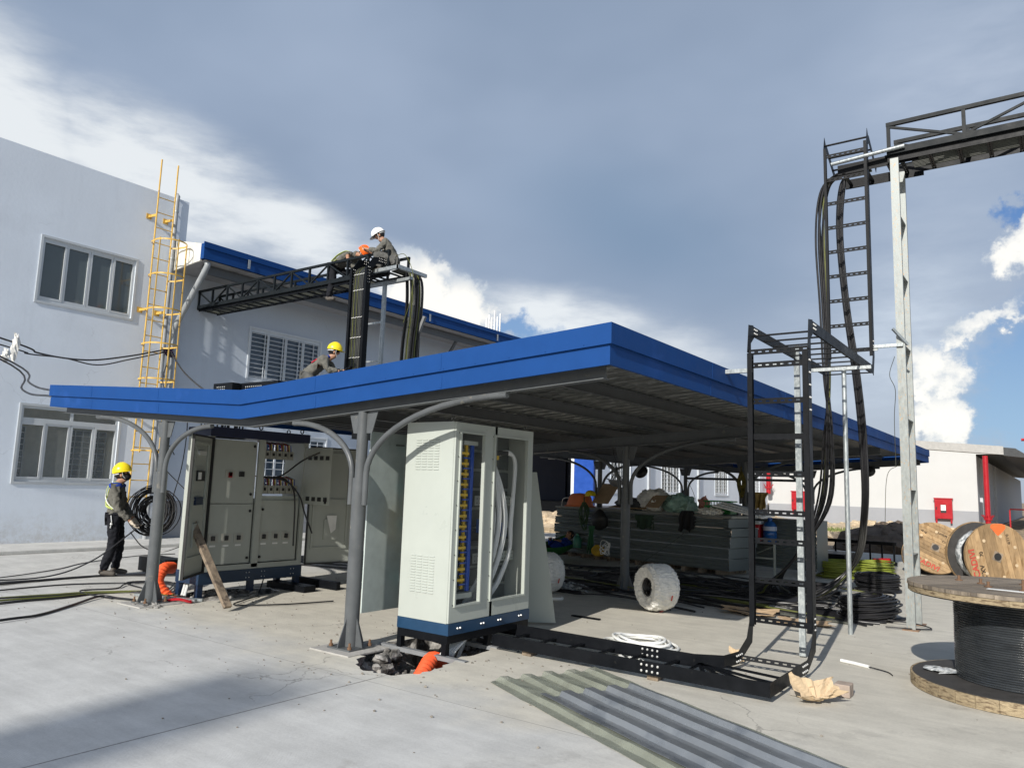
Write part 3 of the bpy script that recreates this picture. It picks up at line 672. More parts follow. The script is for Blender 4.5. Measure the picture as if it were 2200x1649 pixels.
# dark blue loading bay between the workshop and the far building
lb = empty('loading_bay', (-19, 27, 0), 'dark blue roller doors in a shaded loading bay behind the cabinets', 'building')
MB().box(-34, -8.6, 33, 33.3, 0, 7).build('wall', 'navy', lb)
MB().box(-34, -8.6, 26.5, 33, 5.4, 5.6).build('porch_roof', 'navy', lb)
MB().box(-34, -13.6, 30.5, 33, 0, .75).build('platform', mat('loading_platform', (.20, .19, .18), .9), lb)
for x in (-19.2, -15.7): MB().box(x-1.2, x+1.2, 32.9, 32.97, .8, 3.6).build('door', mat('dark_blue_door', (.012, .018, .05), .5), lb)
for x in (-19.0, -17.6, -16.3): MB().box(x-.25, x+.25, 32.86, 32.885, 3.2, 3.9).build('notice', 'paper', lb)
for x in (-14.2,): MB().box(x-.15, x+.15, 29.2, 29.5, 0, 5.4).build('post', 'grey', lb)

# white building on the right: gable wall faces the sun
YR = 40.0
wb = empty('white_building', (-2, YR, 0), 'bright white gable wall with grey base and sloping grey roof edge', 'building')
mb = MB(); mb.prism([(-30, YR, 1.05), (2.2, YR, 1.05), (2.2, YR, 3.95), (3.35, YR, 3.95), (3.35, YR, 4.0), (-8.39, YR, 4.95), (-30, YR, 6.7)], (0, .2, 0)); mb.build('wall', 'wallw', wb)
MB().box(-8.3, 2.2, YR-.02, YR+.2, -.3, 1.05).build('dado', 'wallg', wb)
MB().prism([(-30, YR-.06, 6.65), (3.4, YR-.06, 3.93), (3.4, YR-.06, 4.35), (-30, YR-.06, 7.1)], (0, .05, 0)).build('roof_trim', mat('grey_roof_trim', (.36, .355, .34), .6), wb)
MB().prism([(-30, YR, 7.0), (3.35, YR, 4.3), (3.35, YR, 4.25), (-30, YR, 6.95)], (0, 60, 0)).build('roof', 'dgrey', wb)
mb = MB(); mb.prism([(3.4, YR, 4.3), (3.9, YR, 4.25), (4.6, YR+.1, 3.75), (3.35, YR+.1, 3.9)], (0, 34, 0)); mb.build('gutter_canopy', mat('canopy_sheet', (.07, .075, .08), .6), wb)
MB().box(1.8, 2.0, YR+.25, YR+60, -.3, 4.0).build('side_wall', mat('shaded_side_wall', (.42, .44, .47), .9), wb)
for y in (44, 49, 55): MB().box(2.0, 2.14, y, y+.3, 0, 3.9).build('pilaster', mat('side_pilaster', (.5, .52, .55), .9), wb)
for y in (45.2, 50.4): MB().box(2.001, 2.05, y, y+2.2, 0, 2.6).build('door', mat('grey_shutter_door', (.30, .33, .37), .6), wb)
def red_pipe(nm, x, y, z0, z1, lab, r=.17):
    o = MB().cyl((x, y, z0), (x, y, z1), r, 12).build(nm, 'red', None, smooth=True); tag(o, lab, 'pipe')
    mb = MB()
    for k in range(8):
        a = k*PI/4; mb.tube([(x+r*math.cos(a), y+r*math.sin(a), z0+.35), (x+2.2*r*math.cos(a), y+2.2*r*math.sin(a), z0+.55)], .018, 5)
    mb.cyl((x, y, z0+.3), (x, y, z0+.4), r*1.5, 12); mb.build('flange', 'red', o); return o
red_pipe('fire_pipe', 2.62, YR-.35, .35, 3.85, 'thick red fire pipe standing at the corner of the white building', .125)
red_pipe('fire_pipe', -8.15, 39.4, 1.6, 4.6, 'red fire pipe behind the black ladder tray at the grey wall corner', .13)
def firebox(x, y, z, wd, hg, lab):
    t = empty('fire_hose_cabinet', (x, y, z), lab, 'fire cabinet', 'red fire cabinets on the white building')
    MB().box(x-wd/2, x+wd/2, y-.25, y, z, z+hg).build('box', 'red', t, bevel=.01)
    MB().box(x-wd/2-.03, x+wd/2+.03, y-.28, y, z+hg, z+hg+.06).build('lid', 'red', t)
    MB().box(x-wd*.16, x+wd*.16, y-.265, y-.251, z+hg*.3, z+hg*.72).build('window', 'plastic_b', t)
    MB().box(x-wd*.14, x+wd*.14, y-.27, y-.266, z+hg*.42, z+hg*.7).build('notice', 'paper', t)
    MB().box(x-wd*.43, x-wd*.37, y-.27, y-.251, z+hg*.45, z+hg*.6).build('handle', 'plastic_b', t)
    for s in (-1, 1): MB().box(x+s*wd*.42-.04, x+s*wd*.42+.04, y-.2, y-.12, z-.22, z).build('leg', 'red', t)
firebox(.68, YR-.05, .62, .80, 1.0, 'red fire hose cabinet standing clear of the posts on the grey dado')
firebox(-6.55, YR-.05, .75, .80, 1.0, 'red fire hose cabinet seen between the rungs of the black ladder tray')
# scaffold, rails and trees at the far right
sf_ = empty('scaffold', (6.2, 60, 0), 'thin grey scaffold frame standing at the far right edge', 'scaffold')
for x in (4.6, 5.3): MB().box(x-.04, x+.04, 60, 60.08, 0, 5.9).build('upright', 'galv', sf_)
mb = MB()
for i in range(9): mb.box(4.6, 5.3, 60.01, 60.05, .6+i*.62, .66+i*.62)
mb.build('rung', 'galv', sf_)
MB().box(4.4, 9, 59.6, 60.4, 5.6, 5.7).build('deck', 'galv', sf_)
mb = MB(); mb.cyl((3.6, 58, 5.9), (12, 58, 6.0), .1, 8); 
tag(mb.build('fire_pipe', 'red'), 'long red overhead pipe at the far right skyline', 'pipe')
t = empty('guard_rail', (4.3, 46, 0), 'red painted guard rail beyond the wooden cable drums', 'railing')
for x in (3.3, 5.2, 7.1): MB().box(x-.035, x+.035, 45, 45.07, -.1, 1.15).build('post', 'red', t)
MB().box(3.3, 9, 44.995, 45.075, 1.15, 1.23).build('rail', 'red', t)
def tree(x, y, z, h, r, seed, lab):
    rnd = random.Random(seed); t = empty('tree', (x, y, z), lab, 'tree', 'trees at the far right skyline')
    MB().tube(spline([(x, y, z), (x+.2, y, z+h*.35), (x-.1, y, z+h*.7)], 4), [.28-.018*i for i in range(9)], 8).build('trunk', 'bark', t, smooth=True)
    mb = MB()
    cl = [(rnd.gauss(0, r*.45), rnd.gauss(0, r*.45), rnd.uniform(-.35, .45)*h*.7, rnd.uniform(.3, .5)*r) for _ in range(16)]
    for i in range(3800):
        cx, cy, cz, cr_ = rnd.choice(cl); d = Vector((rnd.gauss(0, 1), rnd.gauss(0, 1), rnd.gauss(0, 1))).normalized()*cr_*rnd.uniform(.5, 1.05)
        p = Vector((x+cx, y+cy, z+h*.68+cz))+d; u = Vector((rnd.gauss(0, 1), rnd.gauss(0, 1), rnd.gauss(0, 1))).normalized()*.13; v = Vector((rnd.gauss(0, 1), rnd.gauss(0, 1), rnd.gauss(0, 1))).normalized()*.13
        mb.quad(p-u, p+v, p+u, p-v)
    mb.build('crown', 'leaf', t)
tree(8.6, 78, 0, 6.6, 2.4, 1, 'dark green tree behind the scaffold at the right edge'); tree(12.2, 84, 0, 7.4, 3, 2, 'dense green tree farthest right on the skyline')
tag(MB().box(5.0, 9.5, 52, 54, -.1, 1.9).box(5.0, 9.5, 51.9, 54.1, 1.9, 2.0).build('site_hut', mat('pale_hut', (.5, .5, .5), .8)), 'low pale hut beyond the red guard rail', 'hut')
rubble('soil_mound', 'tan soil heap rising above the low pale hut at far right', 'soil heap', (8.8, 60, 0), 3.5, 2, 3.6, 60, 'soil', .2, .5, 21)
# lightning/antenna cluster on the roof beyond
t = empty('antenna_cluster', (-30, 40.6, 9), 'distant cluster of thin white antenna masts above the blue roof', 'antenna')
for i in range(6): MB().box(-30.5+i*.27, -30.42+i*.27, 40.6, 40.66, 8, 14.6+(.5 if i == 3 else (i % 2)*.25)).build('mast', mat('mast_white', (.8, .8, .8), .5), t)
# unseen slats, added only to cast the soft shadow on the front concrete
mb = MB()
for k in range(5): mb.box(6.1+.215*k, 6.255+.215*k, -45.2, -45.0, 0, 24.1)
for k in range(12): mb.box(6.1, 7.11, -45.1, -45.02, 2*k, 2*k+.2)
tag(mb.build('added_shadow_slats', mat('shadow_slats_grey', (.4, .4, .4), .7)), 'added slatted shadow caster far behind the viewpoint that softly shades the front concrete', 'mast')
# ================================================================ CANOPY
cp_ = empty('canopy_shelter', (-1.815, 8, 0), 'open steel shelter with blue butterfly roof edge on curved bracket posts', 'shelter')
XC, XR_, XL_ = -1.815, 2.827, -6.57; YF, YE = -.147, 17.2
ZV, ZT = 2.556, 2.861
def ztop(x): return ZV+(abs(x-XC)/(XR_-XC) if x > XC else abs(x-XC)/(XC-XL_))*(ZT-ZV)
FH = .325   # fascia height
def fascia():
    mb = MB()
    for (a, b) in ((XL_, XC), (XC, XR_)):
        za, zb = ztop(a), ztop(b)
        for (u0, u1, th) in ((0, -.165, .045), (-.165, -.19, .02), (-.19, -FH, .025)):
            mb.prism([(a-(th if a == XL_ else 0), YF-th, za+u0), (b+(th if b == XR_ else 0), YF-th, zb+u0), (b+(th if b == XR_ else 0), YF-th, zb+u1), (a-(th if a == XL_ else 0), YF-th, za+u1)], (0, th, 0))
    o1 = mb.build('front_fascia', 'blue', cp_)
    mb = MB()
    for (u0, u1, th) in ((0, -.165, .045), (-.165, -.19, .02), (-.19, -FH, .025)):
        mb.box(XR_, XR_+th, YF+.002, YE, ZT+u1, ZT+u0)
    mb.build('side_fascia', 'blue', cp_)
    mb = MB()
    for (u0, u1, th) in ((0, -.165, .045), (-.165, -.19, .02), (-.19, -FH, .025)):
        mb.box(XL_-th, XL_, YF+.002, YE, ZT+u1, ZT+u0)
    mb.build('side_fascia', 'blue', cp_)
    mb = MB()
    for (a, b) in ((XL_, XC), (XC, XR_)):
        mb.prism([(a, YE, ztop(a)), (b, YE, ztop(b)), (b, YE, ztop(b)-FH), (a, YE, ztop(a)-FH)], (0, .03, 0))
    mb.build('rear_fascia', 'blue', cp_)
fascia()
for i in range(7):
    y = 1.9+2.45*i
    if y < YE: MB().box(XR_+.0445, XR_+.047, y-.012, y+.012, ZT-.163, ZT-.002).box(XR_+.0245, XR_+.027, y-.012, y+.012, ZT-FH+.002, ZT-.192).build('seam_strip', 'blue', cp_)
for x in (-5.3, -3.55, -.55, 1.15):
    z = ztop(x); MB().box(x-.012, x+.012, YF-.0475, YF-.0452, z-.155, z-.01).box(x-.012, x+.012, YF-.0275, YF-.0252, z-.315, z-.2).build('seam_strip', 'blue', cp_)
rs_ = random.Random(6)
for i in range(26):
    x = XL_+.2+i*.36; z = ztop(x); MB().sphere((x, YF-.046, z-.15), .005, 6, 4).build('rivet', 'blue', cp_)
# roof sheet, trapezoidal ribs across the slope
mb = MB(); rib = .25; pr = [(0, 0), (.055, .0), (.075, .028), (.125, .028), (.145, 0)]
ys = []
y = YF+.02
while y < YE-.3:
    for (a, h) in pr: ys.append((y+a, h))
    y += rib
ys.append((YE-.03, 0))
for (xa, xb) in ((XL_+.02, XC), (XC, XR_-.02)):
    b = len(mb.v)
    for (yy, h) in ys: mb.v += [(xa, yy, ztop(xa)-.11+h), (xb, yy, ztop(xb)-.11+h)]
    for i in range(len(ys)-1): mb.f.append((b+2*i, b+2*i+1, b+2*i+3, b+2*i+2))
M['roofs'] = mat('galvanised_roof_sheet', (.20, .207, .204), .38, .45, .3, 3, .1, 30, .5, (1, 3, 1), col2=(.11, .115, .115), mask=(.45, .6), mscale=9)
mb.build('roof_sheet', 'roofs', cp_)
# purlins (C sections) along Y and rafters along X
def zun(x): return ztop(x)-.115
pl = [XL_+.25, -5.5, -4.45, -3.35, -2.35, -1.3, -.3, .75, 1.75, XR_-.18]
M['dpur'] = mat('purlin_steel', (.11, .118, .125), .45, .35, .15, 4)
for x in pl:
    z = zun(x); m_ = MB(); m_.box(x-.003, x+.003, YF+.01, YE-.05, z-.13, z-.002); m_.box(x-.003, x+.05, YF+.01, YE-.05, z-.008, z-.002); m_.box(x-.003, x+.05, YF+.01, YE-.05, z-.13, z-.124)
    m_.build('purlin', 'dpur', cp_)
ROWS = [0.0, 5.65, 11.3, 16.6]
for ri, y in enumerate(ROWS):
    m_ = MB(); dz = .132
    for (a, b) in ((XL_+.15, XC), (XC, XR_-.1)):
        za, zb = zun(a)-dz, zun(b)-dz
        m_.prism([(a, y-.004, za), (b, y-.004, zb), (b, y-.004, zb-.15), (a, y-.004, za-.15)], (0, .008, 0))
        m_.prism([(a, y-.045, za), (b, y-.045, zb), (b, y-.045, zb-.008), (a, y-.045, za-.008)], (0, .09, 0)); m_.prism([(a, y-.045, za-.15), (b, y-.045, zb-.15), (b, y-.045, zb-.158), (a, y-.045, za-.158)], (0, .09, 0))
    m_.build('rafter', 'grey', cp_)
CX = (-3.627, 0.0)
for y in ROWS:
    for x in CX:
        zt = ztop(x)-.115-.132-.158
        s = MB(); s.tube([(x, y, .03), (x, y, 1.62)], [.072, .072], 20); s.tube([(x, y, 1.6), (x, y, zt)], [.056, .056], 20)
        po = s.build('post', 'grey', cp_, smooth=True)
        b = MB(); b.box(x-.155, x+.155, y-.155, y+.155, .012, .028); b.build('base_plate', 'grey', po)
        b = MB()
        for k in range(4):
            a = k*PI/2; d = Vector((math.cos(a), math.sin(a), 0)); q = Vector((-d.y, d.x, 0))*.005; o_ = Vector((x, y, .03))
            b.prism([o_+d*.06-q, o_+d*.165-q, o_+d*.155-q+Vector((0, 0, .04)), o_+d*.07-q+Vector((0, 0, .26))], q*2)
        b.build('gusset', 'grey', po)
        M['rust'] = M.get('rust') or mat('rusty_bolt', (.16, .09, .05), .7)
        for sx in (-1, 1):
            for sy in (-1, 1): MB().lathe([(0, .028), (.02, .028), (.02, .05), (.011, .05), (.011, .085), (0, .085)], 8, (x+sx*.128, y+sy*.128, 0)).build('anchor_bolt', 'rust', po)
        b = MB()
        for sx in (-1, 1):
            b.prism([(x+sx*.03, y-.005, zt+.0), (x+sx*.20, y-.005, zt+.0), (x+sx*.13, y-.005, zt-.21), (x+sx*.03, y-.005, zt-.21)], (0, .01, 0))
        b.build('cap_plate', 'grey', po)
        outer = 1 if x > XC else -1
        for sgn in (-1, 1):
            span = 1.78 if sgn == outer else 1.05
            xt = x+sgn*span; ze = zun(xt)-.132-.158-.02; z0 = 1.36
            pts = [(x+sgn*.10, y-.02, z0), (x+sgn*.10, y-.02, 1.6)]+[(x+sgn*(.10+(span-.10)*(1-math.cos(a))), y-.02, 1.66+(ze-1.66)*math.sin(a)) for a in [PI/2*i/14 for i in range(15)]]
            MB().tube(pts, .030, 10).build('curved_bracket', 'grey', cp_, smooth=True)
M['pad'] = mat('mortar_pad', (.36, .35, .33), .9, 0, .15, 8, .6, 30, .2)
for i, (x, y) in enumerate(((0, 0), (-3.627, 0), (0, 5.65), (-3.627, 5.65))):
    n = ['at the front post beside the open pit', 'at the front left post by the cables', 'at the second right post behind the wrapped coil', 'at the second left post']
    o = MB().box(x-.27, x+.27, y-.27, y+.27, -.01, .012).build('mortar_pad', 'pad', None, bevel=.006); tag(o, 'square mortar levelling pad '+n[i], 'mortar pad')
for yy in (16.6,): MB().cyl((-3.6, yy, 1.98), (0, yy, 1.98), .035, 8).build('tie_bar', 'grey', cp_)
# lamps under the canopy edge
def lamp(x, y, z, lab):
    t = empty('high_bay_lamp', (x, y, z), lab, 'lamp', 'round black lamps under the shelter roof')
    rot = Matrix.Rotation(R(62), 3, 'X')
    MB().lathe([(0, .05), (.10, .05), (.155, .0), (.165, -.03), (.15, -.035), (.10, -.0), (.0, .0)], 24, (x, y, z), rot).build('lamp_housing', 'plastic_b', t, smooth=True)
    MB().lathe([(0, -.012), (.07, -.012), (.075, .0)], 20, (x, y, z), rot).build('lens', mat('lamp_glass', (.25, .26, .26), .2), t, smooth=True)
    MB().cyl((x, y, z+.1), (x, y, z+.24), .012, 6).build('stem', 'plastic_b', t)
lamp(1.55, 16.35, 2.28, 'round black lamp hanging under the far right roof corner')
lamp(-2.42, 11.1, 2.02, 'round black lamp hanging above the grey hard hat')

# ================================================================ CABINET 2 (white)
def louvers(parent, x0, x1, y, z0, rows, cols, m='cabw', ax='y'):
    mb = MB(); cw = (x1-x0)/cols
    for c in range(cols):
        for r in range(rows):
            a = x0+c*cw+cw*.12; b = x0+(c+1)*cw-cw*.12; z = z0+r*.026
            mb.prism([(a, y, z), (a, y-.009, z+.004), (a, y, z+.014)], (b-a, 0, 0))
    return mb.build('louvre', m, parent)
c2 = empty('switch_cabinet', (.58, 1.0, 0), 'tall white electrical cabinet with glass doors standing over the open pit', 'electrical cabinet')
x0, x1, y0, y1, zb, zt = .27, .89, .35, 1.67, .30, 2.19
b = MB(); b.box(x0, x1, y0, y0+.02, zb, zt); b.box(x0, x1, y1-.02, y1, zb, zt); b.box(x0, x1, y0+.02, y1-.02, zt-.02, zt); b.box(x0, x1, y0+.02, y1-.02, zb, zb+.02)
b.box(x0+.30, x0+.31, y0+.02, y1-.02, zb+.02, zt-.02)
b.box(x1-.03, x1-.001, (y0+y1)/2-.025, (y0+y1)/2+.025, zb+.02, zt-.02)
c2b = b.build('body', 'cabw', c2)
louvers(c2b, x0+.13, x0+.45, y0, 1.72, 12, 4); louvers(c2b, x0+.13, x0+.45, y0, .55, 14, 4)
ymid = (y0+y1)/2
for (a, c, ga, gb) in ((y0+.004, ymid-.003, .43, .79), (ymid+.003, y1-.004, .975, 1.55)):
    d = MB(); zA, zB = zb+.004, zt-.004; gz0, gz1 = .465, 2.085
    a2, c2_ = ga+.0, gb
    d.box(x1, x1+.022, a, a2, zA, zB); d.box(x1, x1+.022, c2_, c, zA, zB); d.box(x1, x1+.022, a2, c2_, zA, gz0); d.box(x1, x1+.022, a2, c2_, gz1, zB)
    dd = d.build('door', 'cabw', c2)
    e = MB(); r_ = .018
    e.box(x1+.022, x1+.04, a2-r_, a2, gz0-r_, gz1+r_); e.box(x1+.022, x1+.04, c2_, c2_+r_, gz0-r_, gz1+r_); e.box(x1+.022, x1+.04, a2, c2_, gz0-r_, gz0); e.box(x1+.022, x1+.04, a2, c2_, gz1, gz1+r_)
    e.build('door_rim', 'cabw', dd)
    M['cglass'] = M.get('cglass') or mat('clear_cabinet_glass', (.3, .33, .33), .03, 0, .02, 1, 0, 1, .3, alpha=.05)
    MB().quad((x1+.008, a2, gz0), (x1+.008, c2_, gz0), (x1+.008, c2_, gz1), (x1+.008, a2, gz1)).build('pane', 'cglass', dd)
    for i in range(8):
        for yy in (a2-.03, c2_+.03): MB().sphere((x1+.023, yy, gz0+(gz1-gz0)*i/7), .006, 6, 4).build('screw', 'plastic_b', dd)
MB().box(x0-.004, x1+.03, y0-.004, y1+.004, .195, zb-.001).build('plinth', mat('blue_plinth', (.012, .045, .10), .4), c2)
for y in (.50, .86, 1.14, 1.50):
    for dy in (-.02, .02): MB().sphere((x1+.032, y+dy, .25), .011, 8, 6).build('bolt', 'dot', c2)
fr = MB(); fr.box(x0, x1+.02, y0, y0+.05, .12, .194); fr.box(x0, x1+.02, y1-.05, y1, .12, .194); fr.box(x0, x0+.05, y0+.05, y1-.05, .12, .194); fr.box(x1-.03, x1+.02, y0+.05, y1-.05, .12, .194); fr.build('base_frame', 'black', c2)
for (x, y) in ((x0, y0), (x1-.05, y0), (x1-.05, ymid-.02), (x0, y1-.05), (x1-.05, y1-.05)): MB().box(x, x+.055, y, y+.055, .012, .119).build('leg', 'black', c2)
for (x, y, z) in ((x0+.08, y0+.05, zt), (x1-.06, y0+.05, zt), (x1-.06, y1-.05, zt), (x0+.08, y1-.05, zt)):
    MB().tube(arc((x, y, z+.035), .024, 0, 2*PI, (0, 1, 0), (0, 0, 1), 12), .007, 6).cyl((x, y, z), (x, y, z+.012), .015, 8).build('lifting_eye', 'hing', c2)
# inside: back plates, busbars, cables
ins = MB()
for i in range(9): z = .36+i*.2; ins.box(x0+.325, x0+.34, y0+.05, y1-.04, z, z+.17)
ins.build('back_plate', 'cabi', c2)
bb = MB(); yb_ = .645; XB_ = x1+.09
bb.box(XB_-.17, XB_-.15, yb_+.05, yb_+.095, .56, 1.98); bb.build('busbar', 'busb', c2)
bb = MB(); bb.box(XB_-.20, XB_-.18, yb_-.0, yb_+.035, .58, 1.98)
for i in range(13): z = .66+i*.102; bb.box(XB_-.18, XB_-.15, yb_-.10, yb_+.02, z, z+.024)
bb.build('busbar', 'copper', c2)
bb = MB()
for i in range(13): z = .62+i*.102; bb.box(XB_-.175, XB_-.155, yb_-.05, yb_+.048, z, z+.014)
bb.build('busbar_link', 'busb', c2)
MB().box(XB_-.21, XB_-.13, yb_-.09, yb_+.13, 1.98, 2.02).box(XB_-.21, XB_-.13, yb_-.12, yb_+.12, .50, .55).build('busbar_holder', 'cabg', c2)
MB().box(x0+.345, x0+.40, .95, 1.60, 1.02, 1.14).box(x0+.345, x0+.40, .46, .9, 1.0, 1.1).build('breaker', 'plastic_b', c2)
MB().box(x0+.401, x0+.43, 1.02, 1.12, 1.10, 1.24).box(x0+.401, x0+.43, 1.42, 1.52, 1.05, 1.2).box(x0+.401, x0+.43, .72, .86, 1.06, 1.14).build('terminal_cover', mat('terminal_blue', (.01, .10, .42), .4), c2)
for z in (.80, 1.38):
    s = MB(); s.box(x1-.16, x1-.155, .90, 1.60, z, z+.10); so_ = s.build('punched_rail', 'cabw', c2)
    s = MB()
    for i in range(16):
        for k in (0, 1): y = .93+i*.043; s.box(x1-.154, x1-.1535, y, y+.012, z+.02+k*.045, z+.032+k*.045)
    s.build('rail_slot', 'plastic_b', so_)
WC = [((.98+.0, 1.78), 1.12, 'u'), ((1.02, 1.78), 1.15, 'u'), ((1.14, 1.79), 1.22, 'u'), ((1.175, 1.79), 1.25, 'u'), ((1.20, 1.79), 1.36, 'u'), ((1.165, 1.79), 1.33, 'u')]
xw = x1-.10
for i, ((yy, zz), ymx, k) in enumerate(WC):
    p = [(xw-.01*i, yy, zz), (xw, yy+(ymx-yy)*.55, 1.55), (xw+.01, ymx, 1.25), (xw, ymx-.04, .95), (xw-.02, ymx-.17, .65), (xw-.06, ymx-.34, .42), (xw-.12, ymx-.42, .2), (xw-.18, .78+.02*i, .02), (xw-.22, .66+.03*i, -.16)]
    wo = MB().tube(spline(p, 7), .019, 8).build('white_cable', 'whitec', None, smooth=True); tag(wo, 'thick white cable curving down inside the glass fronted cabinet into the pit', 'cable', 'white cables inside the white cabinet')
    MB().tube([(xw-.01*i, yy, zz-.01), (xw-.01*i, yy, zz+.10)], .018, 8).build('end_sleeve', 'plastic_b' if i < 2 else 'copper', wo)
for i in range(2):
    p = [(xw-.02, 1.24, 1.92+.02*i), (xw, 1.4, 1.93+.015*i), (xw+.01, 1.50-.015*i, 1.84), (xw+.01, 1.485-.015*i, 1.5), (xw, 1.47-.02*i, 1.2), (xw-.01, 1.47-.01*i, .9), (xw-.04, 1.34-.03*i, .6), (xw-.08, 1.2-.03*i, .42), (xw-.14, 1.05, .2), (xw-.2, .9, -.15)]
    wo = MB().tube(spline(p, 7), .019, 8).build('white_cable', 'whitec', None, smooth=True); tag(wo, 'white cable looping from the top terminal down the right side inside the cabinet', 'cable', 'looping white cables inside the white cabinet')
    MB().tube([(xw-.02, 1.20, 1.92+.02*i), (xw, 1.36, 1.93+.015*i)], .019, 8).build('end_sleeve', 'plastic_b', wo)
MB().box(xw-.06, xw-.02, 1.10, 1.24, 1.86, 1.95).build('terminal_cover', 'copper', c2)
# rear door leaf folded out
rd = MB().box(-.165, -.15, .26, .78, .28, 2.10).build('rear_door', mat('shaded_door_paint', (.46, .52, .50), .35), c2)
MB().box(-.17, -.145, .775, .80, .28, 2.10).build('door_flange', 'cabg', rd)
MB().tube([(-.14, .62, 1.98), (-.12, .72, 1.98)], .008, 6).build('latch', 'hing', rd)
for z in (.55, 1.1, 1.5, 1.92): MB().box(-.16, .0, .79, .83, z, z+.07).build('hinge', 'cyan', rd)
mb = MB()
for i in range(5): mb.tube(spline([(.02+.03*i, .86, 2.1), (.0+.03*i, .88, 1.7), (.05+.02*i, .86, 1.2), (.02+.02*i, .87, .7), (.05, .86, .3)], 5), .007, 5)
tag(mb.build('control_wiring', 'cable'), 'thin black wires between the rear door and the white cabinet', 'wires')
mb = MB()
for i in range(3): mb.tube([(.05+.02*i, .84, 1.38), (.04+.02*i, .84, .95)], .012, 6)
tag(mb.build('yellow_wiring', 'copper'), 'short yellow sleeved conductors behind the white cabinet', 'wires')
# galvanised channels carrying the legs over the pit
def channel(a, b, wd, h, lab, m='galv', grp=None):
    a, b = Vector(a), Vector(b); d = (b-a).normalized(); s = Vector((-d.y, d.x, 0)); mb = MB(); t = .004
    mb.bar(a+Vector((0, 0, h-t/2)), b+Vector((0, 0, h-t/2)), wd, t); mb.bar(a+s*(wd/2-t/2)+Vector((0, 0, h/2-t/2)), b+s*(wd/2-t/2)+Vector((0, 0, h/2-t/2)), t, h-t); mb.bar(a-s*(wd/2-t/2)+Vector((0, 0, h/2-t/2)), b-s*(wd/2-t/2)+Vector((0, 0, h/2-t/2)), t, h-t)
    return tag(mb.build('steel_channel', m), lab, 'steel channel', grp)
M['gch'] = mat('grey_channel', (.27, .28, .29), .5, .3)
channel((.02, .38, -.028), (1.16, .34, -.028), .05, .04, 'grey steel channel under the front legs of the white cabinet across the pit', 'gch')
channel((.0, 1.05, -.028), (1.25, 1.02, -.028), .05, .04, 'grey steel channel under the middle leg of the white cabinet', 'gch')
# orange corrugated duct
def duct(pts, r, lab, grp=None):
    P = spline(pts, 9); rr = [r*(1.08 if i % 2 else .84) for i in range(len(P))]
    o = MB().tube(P, rr, 16).build('corrugated_duct', 'orange', None, smooth=True); return tag(o, lab, 'duct', grp)
duct([(1.0, -.28, -.34), (.93, -.10, -.20), (.84, .12, -.1), (.74, .34, -.04), (.72, .52, -.10)], .068, 'orange corrugated duct rising out of the open pit under the white cabinet')
duct([(-3.95, .62, -.16), (-4.12, .50, .0), (-4.28, .45, .16), (-4.45, .62, .30), (-4.7, .9, .28)], .075, 'orange corrugated duct bending beside the grey post at left')
for i in range(5):
    o = MB().tube(spline([(.70+.02*i, .62, -.1), (.78+.02*i, .42+.02*i, .0), (.8+.02*i, .66, .12), (.7+.03*i, .95, .2)], 6), .014, 7).build('white_cable', 'whitec', None, smooth=True); tag(o, 'white cable fanning from the orange duct up under the cabinet', 'cable', 'white cables between the duct and the white cabinet')
# vent panel leaning on the right end of the cabinet
lp = empty('cabinet_side_panel', (.5, 2.3, 0), 'loose white louvred panel leaning beside the white cabinet', 'panel')
mb = MB(); a, b_ = Vector((.10, 2.02, .03)), Vector((.70, 2.46, .03)); up = Vector((-.20, -.18, 1.73))
nrm = (b_-a).cross(up).normalized()*.014
mb.quadbox([a, b_, b_+nrm, a+nrm, a+up, b_+up, b_+up+nrm, a+up+nrm]); po = mb.build('panel', 'cabw', lp)
rm_ = MB(); 
d_ = (b_-a).normalized()
rm_.quadbox([b_-d_*.0, b_+d_*.05-nrm*2, b_+d_*.05+nrm*1.2, b_+nrm, b_+up, b_+up+d_*.05-nrm*2, b_+up+d_*.05+nrm*1.2, b_+up+nrm]); rm_.build('folded_edge', 'cabw', lp)
lv = MB()
for c in range(2):
    for r in range(12):
        s = a+d_*(.30+c*.16)+up*(.07+r*.013)-nrm*.05; lv.prism([s, s-nrm*.7+up*.002, s+up*.007], d_*.13)
lv.build('louvre', 'cabg', lp)

# ================================================================ CABINET 1 (grey, open)
c1 = empty('switchboard', (-4.0, 1.45, 0), 'wide grey switchboard with doors swung open and a timber prop', 'electrical cabinet')
X1 = -3.6; X0 = -4.12; y0, y1, zb, zt = .62, 2.26, .33, 2.12; D = .05
b = MB(); b.box(X0, X1, y0, y0+.02, zb, zt); b.box(X0, X1, y1-.02, y1, zb, zt); b.box(X0, X1, y0+.02, y1-.02, zb, zb+.02)
b.box(X0, X0+.02, y0+.02, 1.50, zb+.02, zt-.02); b.box(X0, X0+.02, 1.50, y1-.02, zb+.02, 1.28)
b.box(X1-.035, X1, 1.40, 1.50, zb+.02, zt); b.box(X1-.035, X1, y0+.02, y0+.07, zb+.02, zt); b.box(X1-.035, X1, y1-.07, y1-.02, zb+.02, zt); b.box(X1-.035, X1, y0+.07, y1-.07, zb+.02, zb+.07)
b.build('body', 'cabg', c1)
MB().box(X0-.01, X1+.012, y0-.01, y1+.01, 2.121, 2.25).build('top_band', mat('navy_cabinet_band', (.008, .014, .05), .4), c1)
MB().box(X0-.01, X1+.012, y0-.01, y1+.01, .17, .329).build('plinth', mat('blue_plinth_dark', (.010, .03, .065), .45), c1)
for y in (.85, 1.35, 1.6, 2.1):
    for dy in (-.025, .025):
        for z in (.215, .285): MB().sphere((X1+.014, y+dy, z), .008, 6, 4).build('bolt', 'dot', c1)
